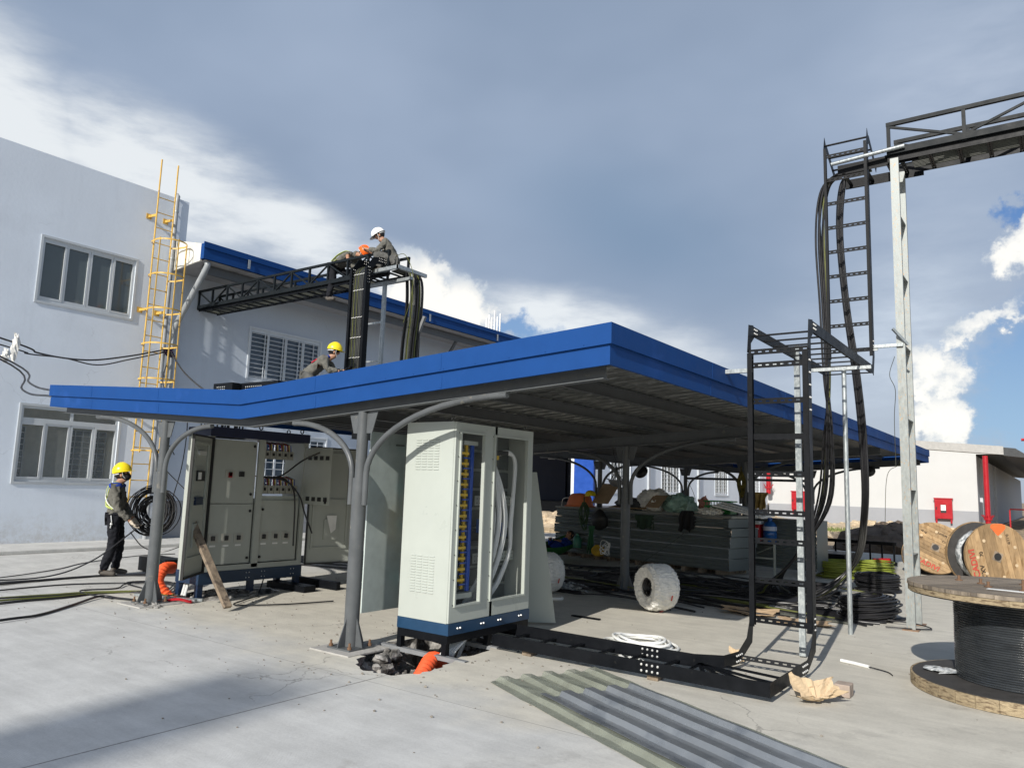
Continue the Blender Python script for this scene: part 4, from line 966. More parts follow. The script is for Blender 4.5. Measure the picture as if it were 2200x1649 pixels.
for (x, y) in ((X0, y0), (X1-.08, y0), (X0, y1-.08), (X1-.08, y1-.08), (X1-.08, 1.40)): MB().box(x, x+.075, y, y+.075, .0, .169).build('leg', 'dblue', c1)
for (x, y) in ((X1-.1, 1.47), (X1-.1, 2.2), (X0+.1, .75), (X0+.1, 2.2)):
    MB().tube(arc((x, y, 2.295), .028, 0, 2*PI, (0, 1, 0), (0, 0, 1), 12), .008, 6).build('lifting_eye', 'plastic_b', c1)
# inner mounting plates
def plate(ya, yb, za, zb_): return MB().box(X1-.05, X1-.036, ya, yb, za, zb_).build('mounting_plate', 'cabg', c1)
plate(.72, 1.385, .41, 1.215); plate(.72, 1.385, 1.225, 2.09); plate(1.515, 2.17, .41, 1.27)
def breaker(y, z, s=.075, lab=True, m='paper'):
    f = MB(); f.box(X1-.0355, X1-.031, y-s, y+s, z-s*.8, z+s*.8); fo = f.build('breaker', mat('breaker_face', (.36, .36, .32), .5) if 'bf' not in M else M['bf'], c1)
    MB().box(X1-.031, X1-.012, y-s*.35, y+s*.3, z-s*.4, z+s*.4).build('toggle', 'plastic_b', fo)
    if lab: MB().box(X1-.0355, X1-.034, y-s*.6, y+s*.6, z-s*1.5, z-s*1.2).build('label_plate', m, fo)
M['bf'] = mat('breaker_face', (.36, .36, .32), .5)
for y in (.80, 1.0, 1.19, 1.60, 1.80, 1.98): breaker(y, .76)
breaker(.98, 1.62, .07, False)
rb = MB(); rb.box(X1-.031, X1-.012, .955, 1.005, 1.575, 1.64); rb.build('red_toggle', 'red', c1)
mb = MB()
for i in range(3): mb.box(X1-.0355, X1-.02, 1.12+i*.03, 1.14+i*.03, 1.59, 1.66)
mb.build('indicator', 'plastic_b', c1)
mb = MB()
for (y, z) in ((1.34, 2.02), (1.33, 1.35), (1.34, 1.12), (1.345, .48), (1.55, 1.14), (1.55, .48)): mb.sphere((X1-.03, y, z), .02, 8, 5)
mb.build('door_lock', 'plastic_b', c1)
# upper right open compartment with two rows of breakers
for zz in (1.86, 1.36):
    s = MB()
    for i in range(6 if zz < 1.5 else 5):
        y = 1.55+i*.105; s.box(X1-.16, X1-.09, y, y+.095, zz, zz+.12)
    so_ = s.build('breaker_row', 'bf', c1)
    for i in range(6 if zz < 1.5 else 5): MB().box(X1-.089, X1-.07, 1.585+i*.105, 1.61+i*.105, zz+.045, zz+.085).build('toggle', 'plastic_b', so_)
    for j, mm in enumerate(('red', 'plastic_b', 'copper', 'whitec', 'busb')):
        s = MB()
        for i in range(6 if zz < 1.5 else 5):
            y = 1.56+i*.105+j*.016; s.tube([(X1-.13, y, zz+.122), (X1-.15, y+.005, zz+.21), (X1-.3, y+.01, zz+.25)], .007, 5)
        s.build('lead', mm, so_)
MB().box(X1-.12, X1-.06, 1.52, 2.18, 1.27, 1.33).build('cable_duct', 'cabw', c1)
# left door, opened outwards
def door(hx, hy, fx, fy, za, zb_, lab=None):
    h = Vector((hx, hy, 0)); f = Vector((fx, fy, 0)); d = (f-h).normalized(); n = Vector((-d.y, d.x, 0))
    def P(s, z, o): v = h+d*s+n*o; return (v.x, v.y, z)
    return h, d, n, (f-h).length
def door_part(name, P, s0, s1, o0, o1, z0, z1, m, par):
    mb = MB(); mb.quadbox([P(s0, z0, o0), P(s1, z0, o0), P(s1, z0, o1), P(s0, z0, o1), P(s0, z1, o0), P(s1, z1, o0), P(s1, z1, o1), P(s0, z1, o1)])
    return mb.build(name, m, par)
def mkdoor(hx, hy, fx, fy, za, zb_, side):
    h, d, n, L = door(hx, hy, fx, fy, za, zb_); n = n*side
    def P(s, z, o): v = h+d*s+n*o; return (v.x, v.y, z)
    do = door_part('door', P, 0, L, 0, .012, za, zb_, 'cabg', c1)
    mb = MB()
    for (s0, s1, z0, z1) in ((0, L, za, za+.02), (0, L, zb_-.02, zb_), (0, .012, za+.02, zb_-.02), (L-.012, L, za+.02, zb_-.02)):
        mb.quadbox([P(s0, z0, .012), P(s1, z0, .012), P(s1, z0, .045), P(s0, z0, .045), P(s0, z1, .012), P(s1, z1, .012), P(s1, z1, .045), P(s0, z1, .045)])
    mb.build('door_gasket', 'plastic_b', do)
    mb = MB()
    for (s0, s1, z0, z1) in ((.08, .11, za+.22, zb_-.08), (L-.13, L-.1, za+.22, zb_-.08), (.11, L-.13, za+.22, za+.25), (.11, L-.13, za+.95, za+.965), (.11, L-.13, zb_-.11, zb_-.08)):
        mb.quadbox([P(s0, z0, .012), P(s1, z0, .012), P(s1, z0, .03), P(s0, z0, .03), P(s0, z1, .012), P(s1, z1, .012), P(s1, z1, .03), P(s0, z1, .03)])
    mb.build('door_stiffener', 'cabg', do)
    door_part('document_pocket', P, L*.36, L*.66, .013, .035, za+.36, za+.66, 'cabg', do)
    return do, P, L
dl, P, L = mkdoor(-3.585, .63, -3.08, .03, .33, 2.10, 1)
for (z, m_, hgt) in ((1.85, 'dot', .05), (1.52, 'plastic_b', .13), (1.22, 'dblue', .10)):
    door_part('relay_panel', P, L*.3, L*.78, .013, .022, z-.06, z+hgt+.05, 'cabg', dl)
    door_part('relay', P, L*.38, L*.72, .023, .05, z, z+hgt, m_, dl)
door_part('relay', P, L*.58, L*.72, .051, .056, 1.54, 1.63, 'paper', dl)
door_part('wire_duct', P, .13, .18, .013, .03, 1.15, 2.02, 'cabw', dl)
dr, P, L = mkdoor(-3.59, 2.30, -3.44, 3.08, .33, 2.08, -1)
mb = MB(); s = P(L*.45, .95, .037); mb.quad(P(L*.40, 1.05, .037), P(L*.62, 1.05, .037), P(L*.60, .84, .05), P(L*.5, .78, .05)); mb.build('document', 'paper', dr)
# hinged inner plate
mb = MB(); mb.box(-3.58, -2.98, 2.19, 2.20, 1.22, 2.05); ip = mb.build('inner_plate', 'cabg', c1)
mb = MB()
for z in (1.27, 1.87):
    for i in range(4): mb.box(-3.50+i*.13, -3.42+i*.13, 2.186, 2.189, z, z+.06)
mb.build('plate_cutout', 'plastic_b', ip)
MB().box(-3.06, -3.04, 2.16, 2.19, 1.24, 1.33).build('latch', 'plastic_b', ip)
for p in ([(-3.7, 1.55, 1.60), (-3.55, 1.75, 1.62), (-3.4, 2.0, 1.85), (-3.2, 2.15, 1.98)], [(-3.7, 1.52, 1.60), (-3.5, 1.75, 1.58), (-3.45, 1.9, 1.45), (-3.5, 2.0, 1.2), (-3.5, 2.02, .62)], [(-3.7, 1.52, 1.60), (-3.5, 1.8, 1.55), (-3.42, 2.0, 1.35), (-3.42, 2.12, 1.1), (-3.38, 2.25, .8)]):
    o = MB().tube(spline(p, 8), .012, 7).build('loose_cable', 'cable', None, smooth=True); tag(o, 'short black cable hanging out of the open breaker compartment', 'cable', 'loose cables at the grey switchboard')
# cable stub entry on top
mb = MB(); rnd = random.Random(2)
for i in range(12): x = -4.1+rnd.uniform(-.12, .12); y = .95+.045*i; mb.tube([(x, y, 2.24), (x+rnd.uniform(-.03, .03), y, 2.62)], .012, 5)
tag(mb.build('cable_entry', 'cable'), 'bunch of black cables entering the top of the grey switchboard', 'cables')
# timber prop
pa, pb_ = Vector((-2.50, .34, .0)), Vector((-3.36, .30, 1.02))
tag(MB().bar(pa+Vector((0, 0, .05)), pb_, .10, .045, (1, 0, .7)).build('timber_prop', 'woodd', bevel=.004), 'weathered timber plank propped against the open switchboard door', 'plank')
# ================================================================ LADDER TRAYS
def rung(a, b, up, m='black', w=.045, th=.012, slots=True, parent=None):
    """slotted rung: flat strip with see-through slots. up = width direction"""
    a, b, up = Vector(a), Vector(b), Vector(up).normalized(); d = (b-a); L = d.length; d.normalize(); n = d.cross(up).normalized()
    mb = MB()
    if slots:
        sw = w*.26; k = 8; seg = L/k; sl = seg*.52
        mb.bar(a+up*(w/2-(w-sw)/4), b+up*(w/2-(w-sw)/4), (w-sw)/2, th, n) if False else None
        hw = (w-sw)/2
        for s in (-1, 1):
            c = up*(sw/2+hw/2)*s; mb.bar(a+c, b+c, th, hw, up)
        for i in range(k+1):
            s0 = max(0, i*seg-(seg-sl)/2); s1 = min(L, i*seg+(seg-sl)/2)
            mb.bar(a+d*s0, a+d*s1, th, sw, up)
    else: mb.bar(a, b, th, w, up)
    return mb.build('rung', m, parent)
def bolts(par, pts, n, r=.009, m='dot'):
    for p in pts: MB().sphere(Vector(p)+Vector(n)*.003, r, 8, 5).build('bolt', m, par)
# --- floor tray running from the white cabinet, bending, and rising as a riser
ft = empty('cable_tray', (3.4, 1.2, 0), 'empty black ladder tray lying on the concrete then rising to shelter height', 'cable tray')
z0, z1 = .05, .16; XA, XB = 3.12, 3.70; YN, YFr = .90, 1.47; T = .004
near = MB(); near.box(1.02, XB, YN-T, YN, z0, z1).box(1.02, XB, YN, YN+.02, z0, z0+T); near.build('side_rail', 'black', ft)
far = MB(); far.box(.55, 2.85, YFr, YFr+T, z0, z1).box(.55, 2.85, YFr-.02, YFr, z0, z0+T); far.bar((2.85, YFr, (z0+z1)/2), (XA-.04, YFr+.13, (z0+z1)/2), T, z1-z0).bar((XA-.04, YFr+.13, (z0+z1)/2), (XA, YFr+.40, (z0+z1)/2), T, z1-z0); far.build('side_rail', 'black', ft)
near2 = MB(); near2.box(XB, XB+T, YN-T, 1.98, z0, z1); near2.build('side_rail', 'black', ft)
# elbows to vertical
YR2 = 2.22
for x in (XA, XB):
    e = MB(); y_s = 1.86 if x == XA else 1.96
    e.prism([(x, y_s, z0), (x, YR2-.04+.06, z0+.14), (x, YR2+.06, z0+.34), (x, YR2-.05, z0+.34), (x, YR2-.13, z0+.20), (x, y_s, z1)], (T*1.2, 0, 0)); e.build('elbow_plate', 'black', ft)
    sg = -1 if x == XB else 1; rz = MB(); rz.box(x, x+T, YR2-.05, YR2+.06, z0+.30, 2.98).box(min(x+sg*.001, x+sg*.05), max(x+sg*.001, x+sg*.05), YR2-.054, YR2-.050, z0+.30, 2.98).box(min(x+sg*.001, x+sg*.03), max(x+sg*.001, x+sg*.03), YR2+.055, YR2+.06, z0+.30, 2.98); rz.build('riser_rail', 'black', ft)
    bolts(ft, [(x+T+.001, 1.80+.0+i*.045, z0+.03+k*.05) for i in range(4) for k in range(2)], (1, 0, 0))
    bolts(ft, [(x+(T if x == XB else -.002), YR2-.0+.02*k, z0+.33+i*.05) for i in range(3) for k in range(2)], (1, 0, 0), .008)
# flat rungs
for i in range(6): x = 1.05+i*.33; rung((x, YN, z0+.03), (x, YFr, z0+.03), (1, 0, 0), parent=ft)
hub = Vector((2.86, YFr+.02, z0+.03))
for (a, b) in (((2.95, YN+.02), 0), ((3.18, YN+.02), 0), ((3.42, YN+.02), 0), ((XB-.02, YN+.10), 0), ((XB-.02, 1.22), 0)): rung(hub+Vector((.04, 0, 0)), (a[0], a[1], z0+.03), (0, 0, 1) if False else (.3, .7, 0), parent=ft)
rung((XA, 1.55, z0+.03), (XB, 1.45, z0+.03), (0, 1, 0), parent=ft, slots=False); rung((XA, 1.92, z0+.05), (XB, 1.92, z0+.05), (0, .3, 1), parent=ft)
bolts(ft, [(2.62+i*.05, YN-T-.001, z0+.03+k*.05) for i in range(4) for k in range(2)], (0, -1, 0), .011)
bolts(ft, [(2.35+i*.05, YFr-.001, z0+.03+k*.05) for i in range(4) for k in range(2)], (0, -1, 0), .011)
for z in (.41, .78, 1.15, 1.42, 1.79, 2.15, 2.50, 2.86): rung((XA+T, YR2, z), (XB, YR2, z), (0, 0, 1), w=.055, parent=ft, slots=(z not in (2.15,)))
bolts(ft, [(XB+T, YR2-.02+.03*k, 2.4+i*.12) for i in range(5) for k in range(2)], (1, 0, 0), .010)
# --- upper bridge tray: elbow at the top of the riser then back along Y
ub = empty('cable_tray', (3.4, 3.6, 3.2), 'black ladder tray bridging back from the top of the front riser', 'cable tray')
ZB = 3.15
for x in (XA, XB):
    e = MB(); e.prism([(x, YR2-.05, 2.99), (x, YR2+.0, 3.28), (x, YR2+.14, 3.30), (x, YR2+.20, 3.20), (x, YR2+.06, 3.10), (x, YR2+.06, 2.99)], (T*1.2, 0, 0)); e.build('elbow_plate', 'black', ub)
    MB().box(x, x+T, YR2+.12, 5.28, ZB+.03, ZB+.14).box(x if x == XA else x-.02, x+.02 if x == XA else x, YR2+.12, 5.28, ZB+.03, ZB+.034).build('side_rail', 'black', ub)
    bolts(ub, [(x+T+.001, YR2+.16+.04*i, ZB+.07+k*.04) for i in range(3) for k in range(2)], (1, 0, 0), .009)
for i in range(10): y = YR2+.2+i*.325; rung((XA+T, y, ZB+.05), (XB, y, ZB+.05), (0, 1, 0), w=.04, parent=ub, slots=False)
rung((XA+T, YR2-.0, 2.995), (XB, YR2-.0, 2.995), (0, 0, 1), w=.055, parent=ub)
# --- rear riser carrying cables from the overhead bridge
rr = empty('cable_tray', (3.45, 5.4, 3.2), 'tall black ladder riser hanging below the right overhead truss', 'cable tray')
XA2, XB2, YY = 3.15, 3.70, 5.40
for x in (XA2, XB2):
    sg = -1 if x == XB2 else 1; MB().box(x, x+T, YY-.05, YY+.06, 3.42, 6.38).box(min(x+sg*.001, x+sg*.035), max(x+sg*.001, x+sg*.035), YY-.054, YY-.05, 3.42, 6.38).box(x if x == XA2 else x-.02, x+.02 if x == XA2 else x, YY+.055, YY+.06, 3.42, 6.38).build('riser_rail', 'black', rr)
    e = MB(); e.prism([(x, YY-.05, 6.36), (x, YY+.02, 6.58), (x, YY+.16, 6.42), (x, YY+.06, 6.36)], (T*1.2, 0, 0)).prism([(x, YY-.05, 3.43), (x, YY-.14, 3.20), (x, YY-.04, 3.16), (x, YY+.06, 3.43)], (T*1.2, 0, 0)); e.build('elbow_plate', 'black', rr)
    bolts(rr, [(x+T+.001, YY-.02+.03*k, 3.5+i*.06) for i in range(3) for k in range(2)], (1, 0, 0), .009)
for i in range(9): z = 3.52+i*.345; rung((XA2+T, YY, z), (XB2, YY, z), (0, 0, 1), w=.05, parent=rr)
for x in (XA2, XB2): MB().bar((x+.003, YY+.10, 6.47), (x+.003, 6.02, 6.20), .005, .10, (0, .4, 1)).build('side_rail', 'black', rr)
for i in range(2): rung((XA2, YY+.25+.22*i, 6.36-.10*i), (XB2, YY+.25+.22*i, 6.36-.10*i), (0, 1, 0), w=.04, parent=rr, slots=False)
rung((XA2, YY+.06, 6.47), (XB2, YY+.06, 6.47), (0, 1, 0), w=.04, parent=rr, slots=False)
# --- overhead trusses
def truss(name, lab, x0, x1, y0, y1, zb_, zt_, bay, tray_z, flip=0):
    t = empty(name, ((x0+x1)/2, (y0+y1)/2, zb_), lab, 'cable bridge')
    n = max(1, round((x1-x0)/bay)); bw = (x1-x0)/n; s = .05
    for y in (y0, y1):
        mb = MB(); mb.bar((x0, y, zt_), (x1, y, zt_), s, s).bar((x0, y, zb_), (x1, y, zb_), s, s*1.7); mb.build('chord', 'char', t)
        for i in range(n+1): x = min(max(x0+i*bw, x0+s/2), x1-s/2); MB().bar((x, y, zb_+s*.85), (x, y, zt_-s/2), s*.85, s*.85).build('upright', 'char', t)
        for i in range(n):
            mb = MB()
            a, b = x0+i*bw, x0+(i+1)*bw
            if (i+flip) % 2: mb.bar((a+.03, y, zb_+.04), (b-.03, y, zt_-.03), s*.6, s*.6)
            else: mb.bar((a+.03, y, zt_-.03), (b-.03, y, zb_+.04), s*.6, s*.6)
            mb.build('diagonal', 'char', t)
    mb = MB(); mb.box(x0, x1, y0+.03, y0+.035, tray_z, tray_z+.11).box(x0, x1, y1-.035, y1-.03, tray_z, tray_z+.11); mb.build('tray_rail', 'black', t)
    k = int((x1-x0)/.33)
    for i in range(k): x = x0+.16+i*.33; rung((x, y0+.036, tray_z+.02), (x, y1-.036, tray_z+.02), (1, 0, 0), w=.05, parent=t, th=.02)
    for i in range(n+1): x = x0+i*bw; MB().box(x-.03, x+.03, y0, y1, zb_-.055, zb_-.036).build('cross_member', 'char', t)
    return t
tl = truss('cable_bridge', 'long black truss bridge from the plaster wall to the seated workers', -11.86, -5.10, 5.17, 5.74, 5.78, 6.19, .62, 5.68)
tr = truss('cable_bridge', 'black truss bridge entering from the upper right edge of the picture', 3.94, 9.3, 5.42, 6.02, 6.17, 6.55, .92, 6.04)
MB().box(3.30, 4.3, 5.50, 5.505, 6.02, 6.16).box(3.30, 4.3, 5.98, 5.985, 5.98, 6.12).build('tray_rail', 'black', tr)
for i in range(3): rung((3.38+i*.28, 5.5, 6.03), (3.38+i*.28, 5.98, 6.03), (1, 0, 0), parent=tr, slots=False)
MB().cyl((3.25, 5.36, 6.14), (4.16, 5.36, 6.19), .028, 10).build('clamp_pipe', 'galv', tr, smooth=True)
mb = MB()
for i in range(8): mb.tube(spline([(9.3, 5.55+.045*i, 6.09), (6.5, 5.56+.04*i, 6.075), (4.2, 5.58+.045*i, 6.085)], 6), .013, 6)
mb.build('cable', 'cableg', tr)
MB().box(4.6, 9.3, 5.52, 5.53, 6.10, 6.22).build('cable_cover', mat('dusty_cover_sheet', (.40, .38, .34), .6), tr)
# left truss cables
mb = MB()
for i in range(9): mb.tube(spline([(-11.8, 5.25+.05*i, 5.71), (-8.5, 5.26+.045*i, 5.72), (-5.9, 5.24+.05*i, 5.74)], 4), .013, 6)
mb.build('cable', 'cableg', tl)
# end platform frame
mb = MB(); mb.box(-5.35, -4.65, 4.98, 5.04, 5.72, 5.79).box(-4.70, -4.64, 4.98, 5.8, 5.72, 5.79).box(-5.9, -4.7, 5.40, 5.46, 5.60, 5.66); mb.build('platform_frame', 'galv', tl)
# --- left vertical tray with tied cables
vt = empty('cable_tray', (-5.4, 4.75, 4.2), 'black riser full of tied cables beside the crouching worker on the roof', 'cable tray')
XA3, XB3, Y3 = -5.62, -5.20, 4.72
for x in (XA3, XB3):
    MB().box(x-.004, x+.004, Y3-.07, Y3+.07, 2.75, 5.74).box(x-.03, x+.03, Y3-.075, Y3-.07, 2.75, 5.74).build('riser_rail', 'black', vt)
    MB().prism([(x, Y3-.07, 5.73), (x, Y3+.10, 5.98), (x, Y3+.48, 6.06), (x, Y3+.48, 5.92), (x, Y3+.20, 5.86), (x, Y3+.07, 5.73)], (.01, 0, 0)).build('elbow_plate', 'black', vt)
    bolts(vt, [(x+.012, Y3-.02+.04*k, 5.45+i*.06) for i in range(6) for k in range(2)], (1, 0, 0), .008)
    bolts(vt, [(x+.012, Y3+.26+.045*i, 5.94+k*.05) for i in range(5) for k in range(2)], (1, 0, 0), .008)
for i in range(9): z = 2.95+i*.33; rung((XA3, Y3+.05, z), (XB3, Y3+.05, z), (0, 0, 1), w=.05, parent=vt)
rnd = random.Random(5); k = 20
for i in range(k):
    x = XA3+.05+(XB3-XA3-.15)*i/(k-1); mm = 'cabley' if i in (3, 9) else ('cable' if i % 3 else 'cableg')
    j = rnd.uniform(-.01, .01)
    MB().tube(spline([(x, Y3-.01, 2.76), (x+j, Y3-.02, 3.6), (x-j, Y3-.015, 4.6), (x, Y3-.02, 5.5), (x+j, Y3+.04, 5.74), (x, Y3+.3, 5.86), (x, Y3+.7, 5.80)], 5), .0115, 6).build('cable', mm, vt, smooth=True)
mb = MB()
for z in (3.05, 3.5, 3.95, 4.35, 4.75, 5.3, 5.62):
    for i in range(4): x = XA3+.05+i*.08; mb.bar((x, Y3-.034, z), (x+.07, Y3-.034, z+.012), .004, .008)
mb.build('cable_tie', 'paper', vt)
MB().box(XB3-.045, XB3-.01, Y3-.02, Y3+.02, 2.75, 5.5).build('white_conduit', 'paper', vt)
# second bundle hanging off the end of the left truss
hb = empty('hanging_cables', (-5.0, 5.75, 5.6), 'bundle of grey and yellow cables drooping from the platform end behind the workers', 'cables')
for i in range(22):
    y = 5.45+.016*i; mm = 'cabley' if i in (2, 13) else ('cableg' if i % 4 == 0 else 'cable'); bx = -4.84+rnd.uniform(-.11, .11)
    MB().tube(spline([(-5.3, y, 5.86), (-4.95, y, 5.86), (bx+.02, y, 5.62), (bx+.05, y, 5.0), (bx-.02, y, 4.2), (bx-.04, y, 2.9)], 5), .0145, 6).build('cable', mm, hb, smooth=True)
MB().box(-4.86, -4.80, 5.80, 5.85, 2.75, 5.0).build('rail', 'black', hb)
MB().tube(spline([(-5.1, 5.3, 6.1), (-4.7, 5.2, 6.05), (-4.45, 5.2, 5.6), (-4.5, 5.2, 5.1), (-4.75, 5.3, 4.7)], 6), .006, 5).build('thin_wire', 'cabley', hb)
# --- galvanised posts
def lattice_post(nm, lab, x, y, gap, ztop_, zbase, w_=.10, m='galvs', axis='y', rungs=()):
    t = empty(nm, (x, y, zbase), lab, 'steel post')
    for k in (0, 1):
        yy = y+gap*k if axis == 'y' else y; xx = x+gap*k if axis == 'x' else x
        mb = MB(); s = w_/2; d = .05
        mb.box(xx-s, xx+s, yy-d/2, yy-d/2+.004, zbase+.012, ztop_).box(xx-s, xx-s+.004, yy-d/2+.004, yy+d/2, zbase+.012, ztop_).box(xx+s-.004, xx+s, yy-d/2+.004, yy+d/2, zbase+.012, ztop_)
        mb.build('channel_leg', m, t)
        if zbase < .1: MB().box(xx-s-.04, xx+s+.04, yy-.09, yy+.09, zbase, zbase+.012).build('base_plate', mat('rusty_plate', (.22, .14, .09), .8, 0, .3, 20), t)
    for z in rungs:
        mb = MB()
        if axis == 'y': mb.box(x-s+.01, x+s-.01, y+.03, y+gap-.03, z, z+.006).box(x-s+.01, x-s+.014, y+.03, y+gap-.03, z-.04, z)
        else: mb.box(x+s, x+gap-s, y-.02, y+.02, z, z+.035)
        mb.build('batten', m, t)
    return t
lattice_post('steel_post', 'tall double galvanised channel post under the right truss', 4.02, 5.46, .52, 6.08, 0, .10, 'galvs', 'y', (.9, 1.7, 2.6, 3.55, 4.5, 5.3))
lattice_post('steel_post', 'galvanised double post standing on the shelter roof beside the tied cables', -5.98, 5.45, .50, 5.62, 2.70, .085, 'galv', 'x', (4.0, 4.8))
tag(MB().bar((-5.55, 5.75, 2.9), (-4.6, 5.75, 4.9), .06, .06).build('brace', mat('grey_brace', (.2, .205, .21), .5)), 'dark diagonal brace behind the galvanised post on the roof', 'brace')
t = empty('steel_post', (3.52, 4.57, 0), 'thin galvanised pipe post with a crossbar under the bridge tray', 'steel post')
MB().cyl((3.51, 4.57, 0), (3.51, 4.57, 3.13), .028, 10).build('pipe', 'galv', t, smooth=True); MB().box(3.05, 3.82, 4.55, 4.59, 3.13, 3.17).build('crossbar', 'galv', t)
t = empty('steel_post', (3.42, 2.9, 0), 'galvanised strut leaning beside the front riser', 'steel post')
MB().bar((3.43, 2.84, 0.01), (3.12, 3.95, 3.35), .035, .062, (1, 0, 0)).build('channel', 'galvd', t)
MB().box(2.78, 3.13, 3.55, 3.59, 3.08, 3.12).build('arm', 'galv', t)
tag(MB().box(2.87, 3.14, 2.24, 2.28, 2.80, 2.84).build('roof_bracket', 'galv'), 'short galvanised arm tying the front riser to the blue roof edge', 'bracket')
tag(MB().box(3.70, 4.05, 5.40, 5.44, 3.53, 3.57).box(3.4, 3.75, 5.42, 5.45, 3.50, 3.54).bar((3.95, 5.32, 3.75), (4.1, 5.45, 3.55), .03, .03).build('roof_bracket', 'galv'), 'galvanised arm between the rear riser and the tall channel post', 'bracket')
# --- cables falling down the rear riser and sweeping to the floor
rnd = random.Random(9)
for i in range(18):
    a = i/17; x = 3.08+.35*a*(1 if i > 5 else .4); y = 5.62+rnd.uniform(-.06, .10); mm = 'cabley' if i in (3, 12) else ('cableg' if i in (7, 14) else 'cable'); sway = rnd.uniform(-.07, .02)
    if i < 10:
        ex, ey = 1.25+.10*i+rnd.uniform(-.2, .2), 6.2+.35*rnd.random()+.16*i
        pts = [(3.5, y, 6.08), (3.24, y, 6.06), (3.12-.010*i, y, 5.85), (3.08+sway*.7-.008*i, y, 5.2), (3.10+sway*.7-.006*i, y, 4.2), (3.11+sway*.5-.005*i, y, 3.2), (2.98+.012*i, y+.12, 2.4), (2.78+.02*i, y+.5, 1.5), (2.4, y+.9, .75), (1.85, 6.5+.12*i, .22), (ex, ey, .04), (ex-1.2, ey+.5*rnd.random(), .03), (ex-2.3, ey+rnd.uniform(-.4, .5), .025)]
    else:
        pts = [(3.7, y, 6.08), (3.40, y, 6.05), (3.24+.01*i-.06, y, 5.85), (3.14+.01*i, y, 5.2), (3.2+.01*i, y, 4.2), (3.28+.012*i, y, 3.2), (3.32+.012*i, y+.1, 2.3), (3.30+.01*i, y+.3, 1.4), (3.02, y+.8+.06*i, .6), (2.5+rnd.uniform(-.1, .2), y+1.2, .12), (1.9, y+1.0+rnd.uniform(-.6, .6), .03), (.6, y+.7+rnd.uniform(-.5, .9), .03)]
    o = MB().tube(spline(pts, 7), .0145, 8).build('cable', mm, None, smooth=True)
    LB = 'counted %s from the left behind the tall ladder' % ('first second third fourth fifth sixth seventh eighth ninth tenth eleventh twelfth thirteenth fourteenth fifteenth sixteenth seventeenth eighteenth'.split()[i])
    tag(o, {'cable': 'black cable ', 'cabley': 'yellow green cable ', 'cableg': 'grey cable '}[mm]+LB, 'cable', {'cable': 'black cables down the rear riser', 'cabley': 'yellow green cables down the rear riser', 'cableg': 'grey cables down the rear riser'}[mm])
# --- overhead service wires at left
def wire(pts, r, lab, m='cable', n=8): return tag(MB().tube(spline(pts, n), r, 7).build('overhead_wire', m, None, smooth=True), lab, 'wire')
wire([(-11.0, -4.5, 5.0), (-11.0, .61, 4.11), (-11.05, 1.35, 3.93), (-11.1, 2.3, 3.94), (-11.3, 3.3, 4.2), (-11.62, 4.35, 4.56)], .018, 'upper black service wire running to the knot on the pipe beside the ladder')
wire([(-11.0, -4.5, 4.7), (-11.0, .62, 3.98), (-11.0, 1.1, 3.88), (-11.0, 1.8, 3.90), (-11.05, 2.5, 3.86), (-11.3, 3.3, 4.12), (-11.62, 4.35, 4.50)], .014, 'lower black service wire with a splice running to the knot on the pipe')
wire([(-10.6, -4.5, 5.2), (-10.6, .45, 3.72), (-8.6, .3, 3.05), (-6.7, -.1, 2.78)], .017, 'upper of two black wires descending to the left corner of the blue roof edge')
wire([(-10.6, -4.5, 5.15), (-10.6, .43, 3.68), (-8.8, .28, 2.94), (-6.72, -.1, 2.70)], .017, 'lower of two black wires descending to the left corner of the blue roof edge')
wire([(-11.62, 4.42, 4.52), (-9.5, 3.6, 3.75), (-6.5, 2.4, 3.0), (-4.3, 1.5, 2.62)], .017, 'black wire sloping from the pipe knot to the dark tray on the roof')
wire([(-11.62, 4.42, 4.48), (-9.8, 3.3, 3.55), (-6.3, 1.6, 2.76)], .013, 'thinner black wire sloping steeply from the pipe knot to the roof')
k = MB()
for i in range(14): a = random.Random(i); k.tube([(-11.64+a.uniform(-.1, .1), 4.38+a.uniform(-.12, .14), 4.5+a.uniform(-.12, .12)), (-11.64+a.uniform(-.1, .1), 4.38+a.uniform(-.12, .14), 4.5+a.uniform(-.12, .12))], .025, 5)
tag(k.build('wire_knot', mat('purple_black_tape', (.03, .01, .035), .6)), 'dark taped knot of wires tied to the pipe beside the ladder', 'wire knot')
for (c, lab) in (((-10.95, .87, 3.95), 'white plastic sheet knotted round the service wires at left'), ((-10.6, .60, 3.72), 'torn white plastic scrap on the lower wires at the left edge')):
    b = rough_blob(c, .12, (.5, .55, 2.0 if 'knotted' in lab else 1.0), .55, 12, 10, 3, 7); tag(b.build('plastic_scrap', 'sack'), lab, 'plastic scrap')
# dark tray offcuts on the roof valley
for (x, y, s, lab) in ((-3.45, .5, .42, 'small black perforated offcut lying on the roof valley'), (-3.0, .62, .75, 'larger black perforated tray offcut lying on the roof valley')):
    o = MB().box(x, x+s, y, y+.2, 2.69, 2.80).build('tray_offcut', 'black', bevel=.004); tag(o, lab, 'tray offcut')
    bolts(o, [(x+.1+.04*i, y-.002, 2.715+.03*k_) for i in range(int(s/.08)) for k_ in range(2)], (0, -1, 0), .008)
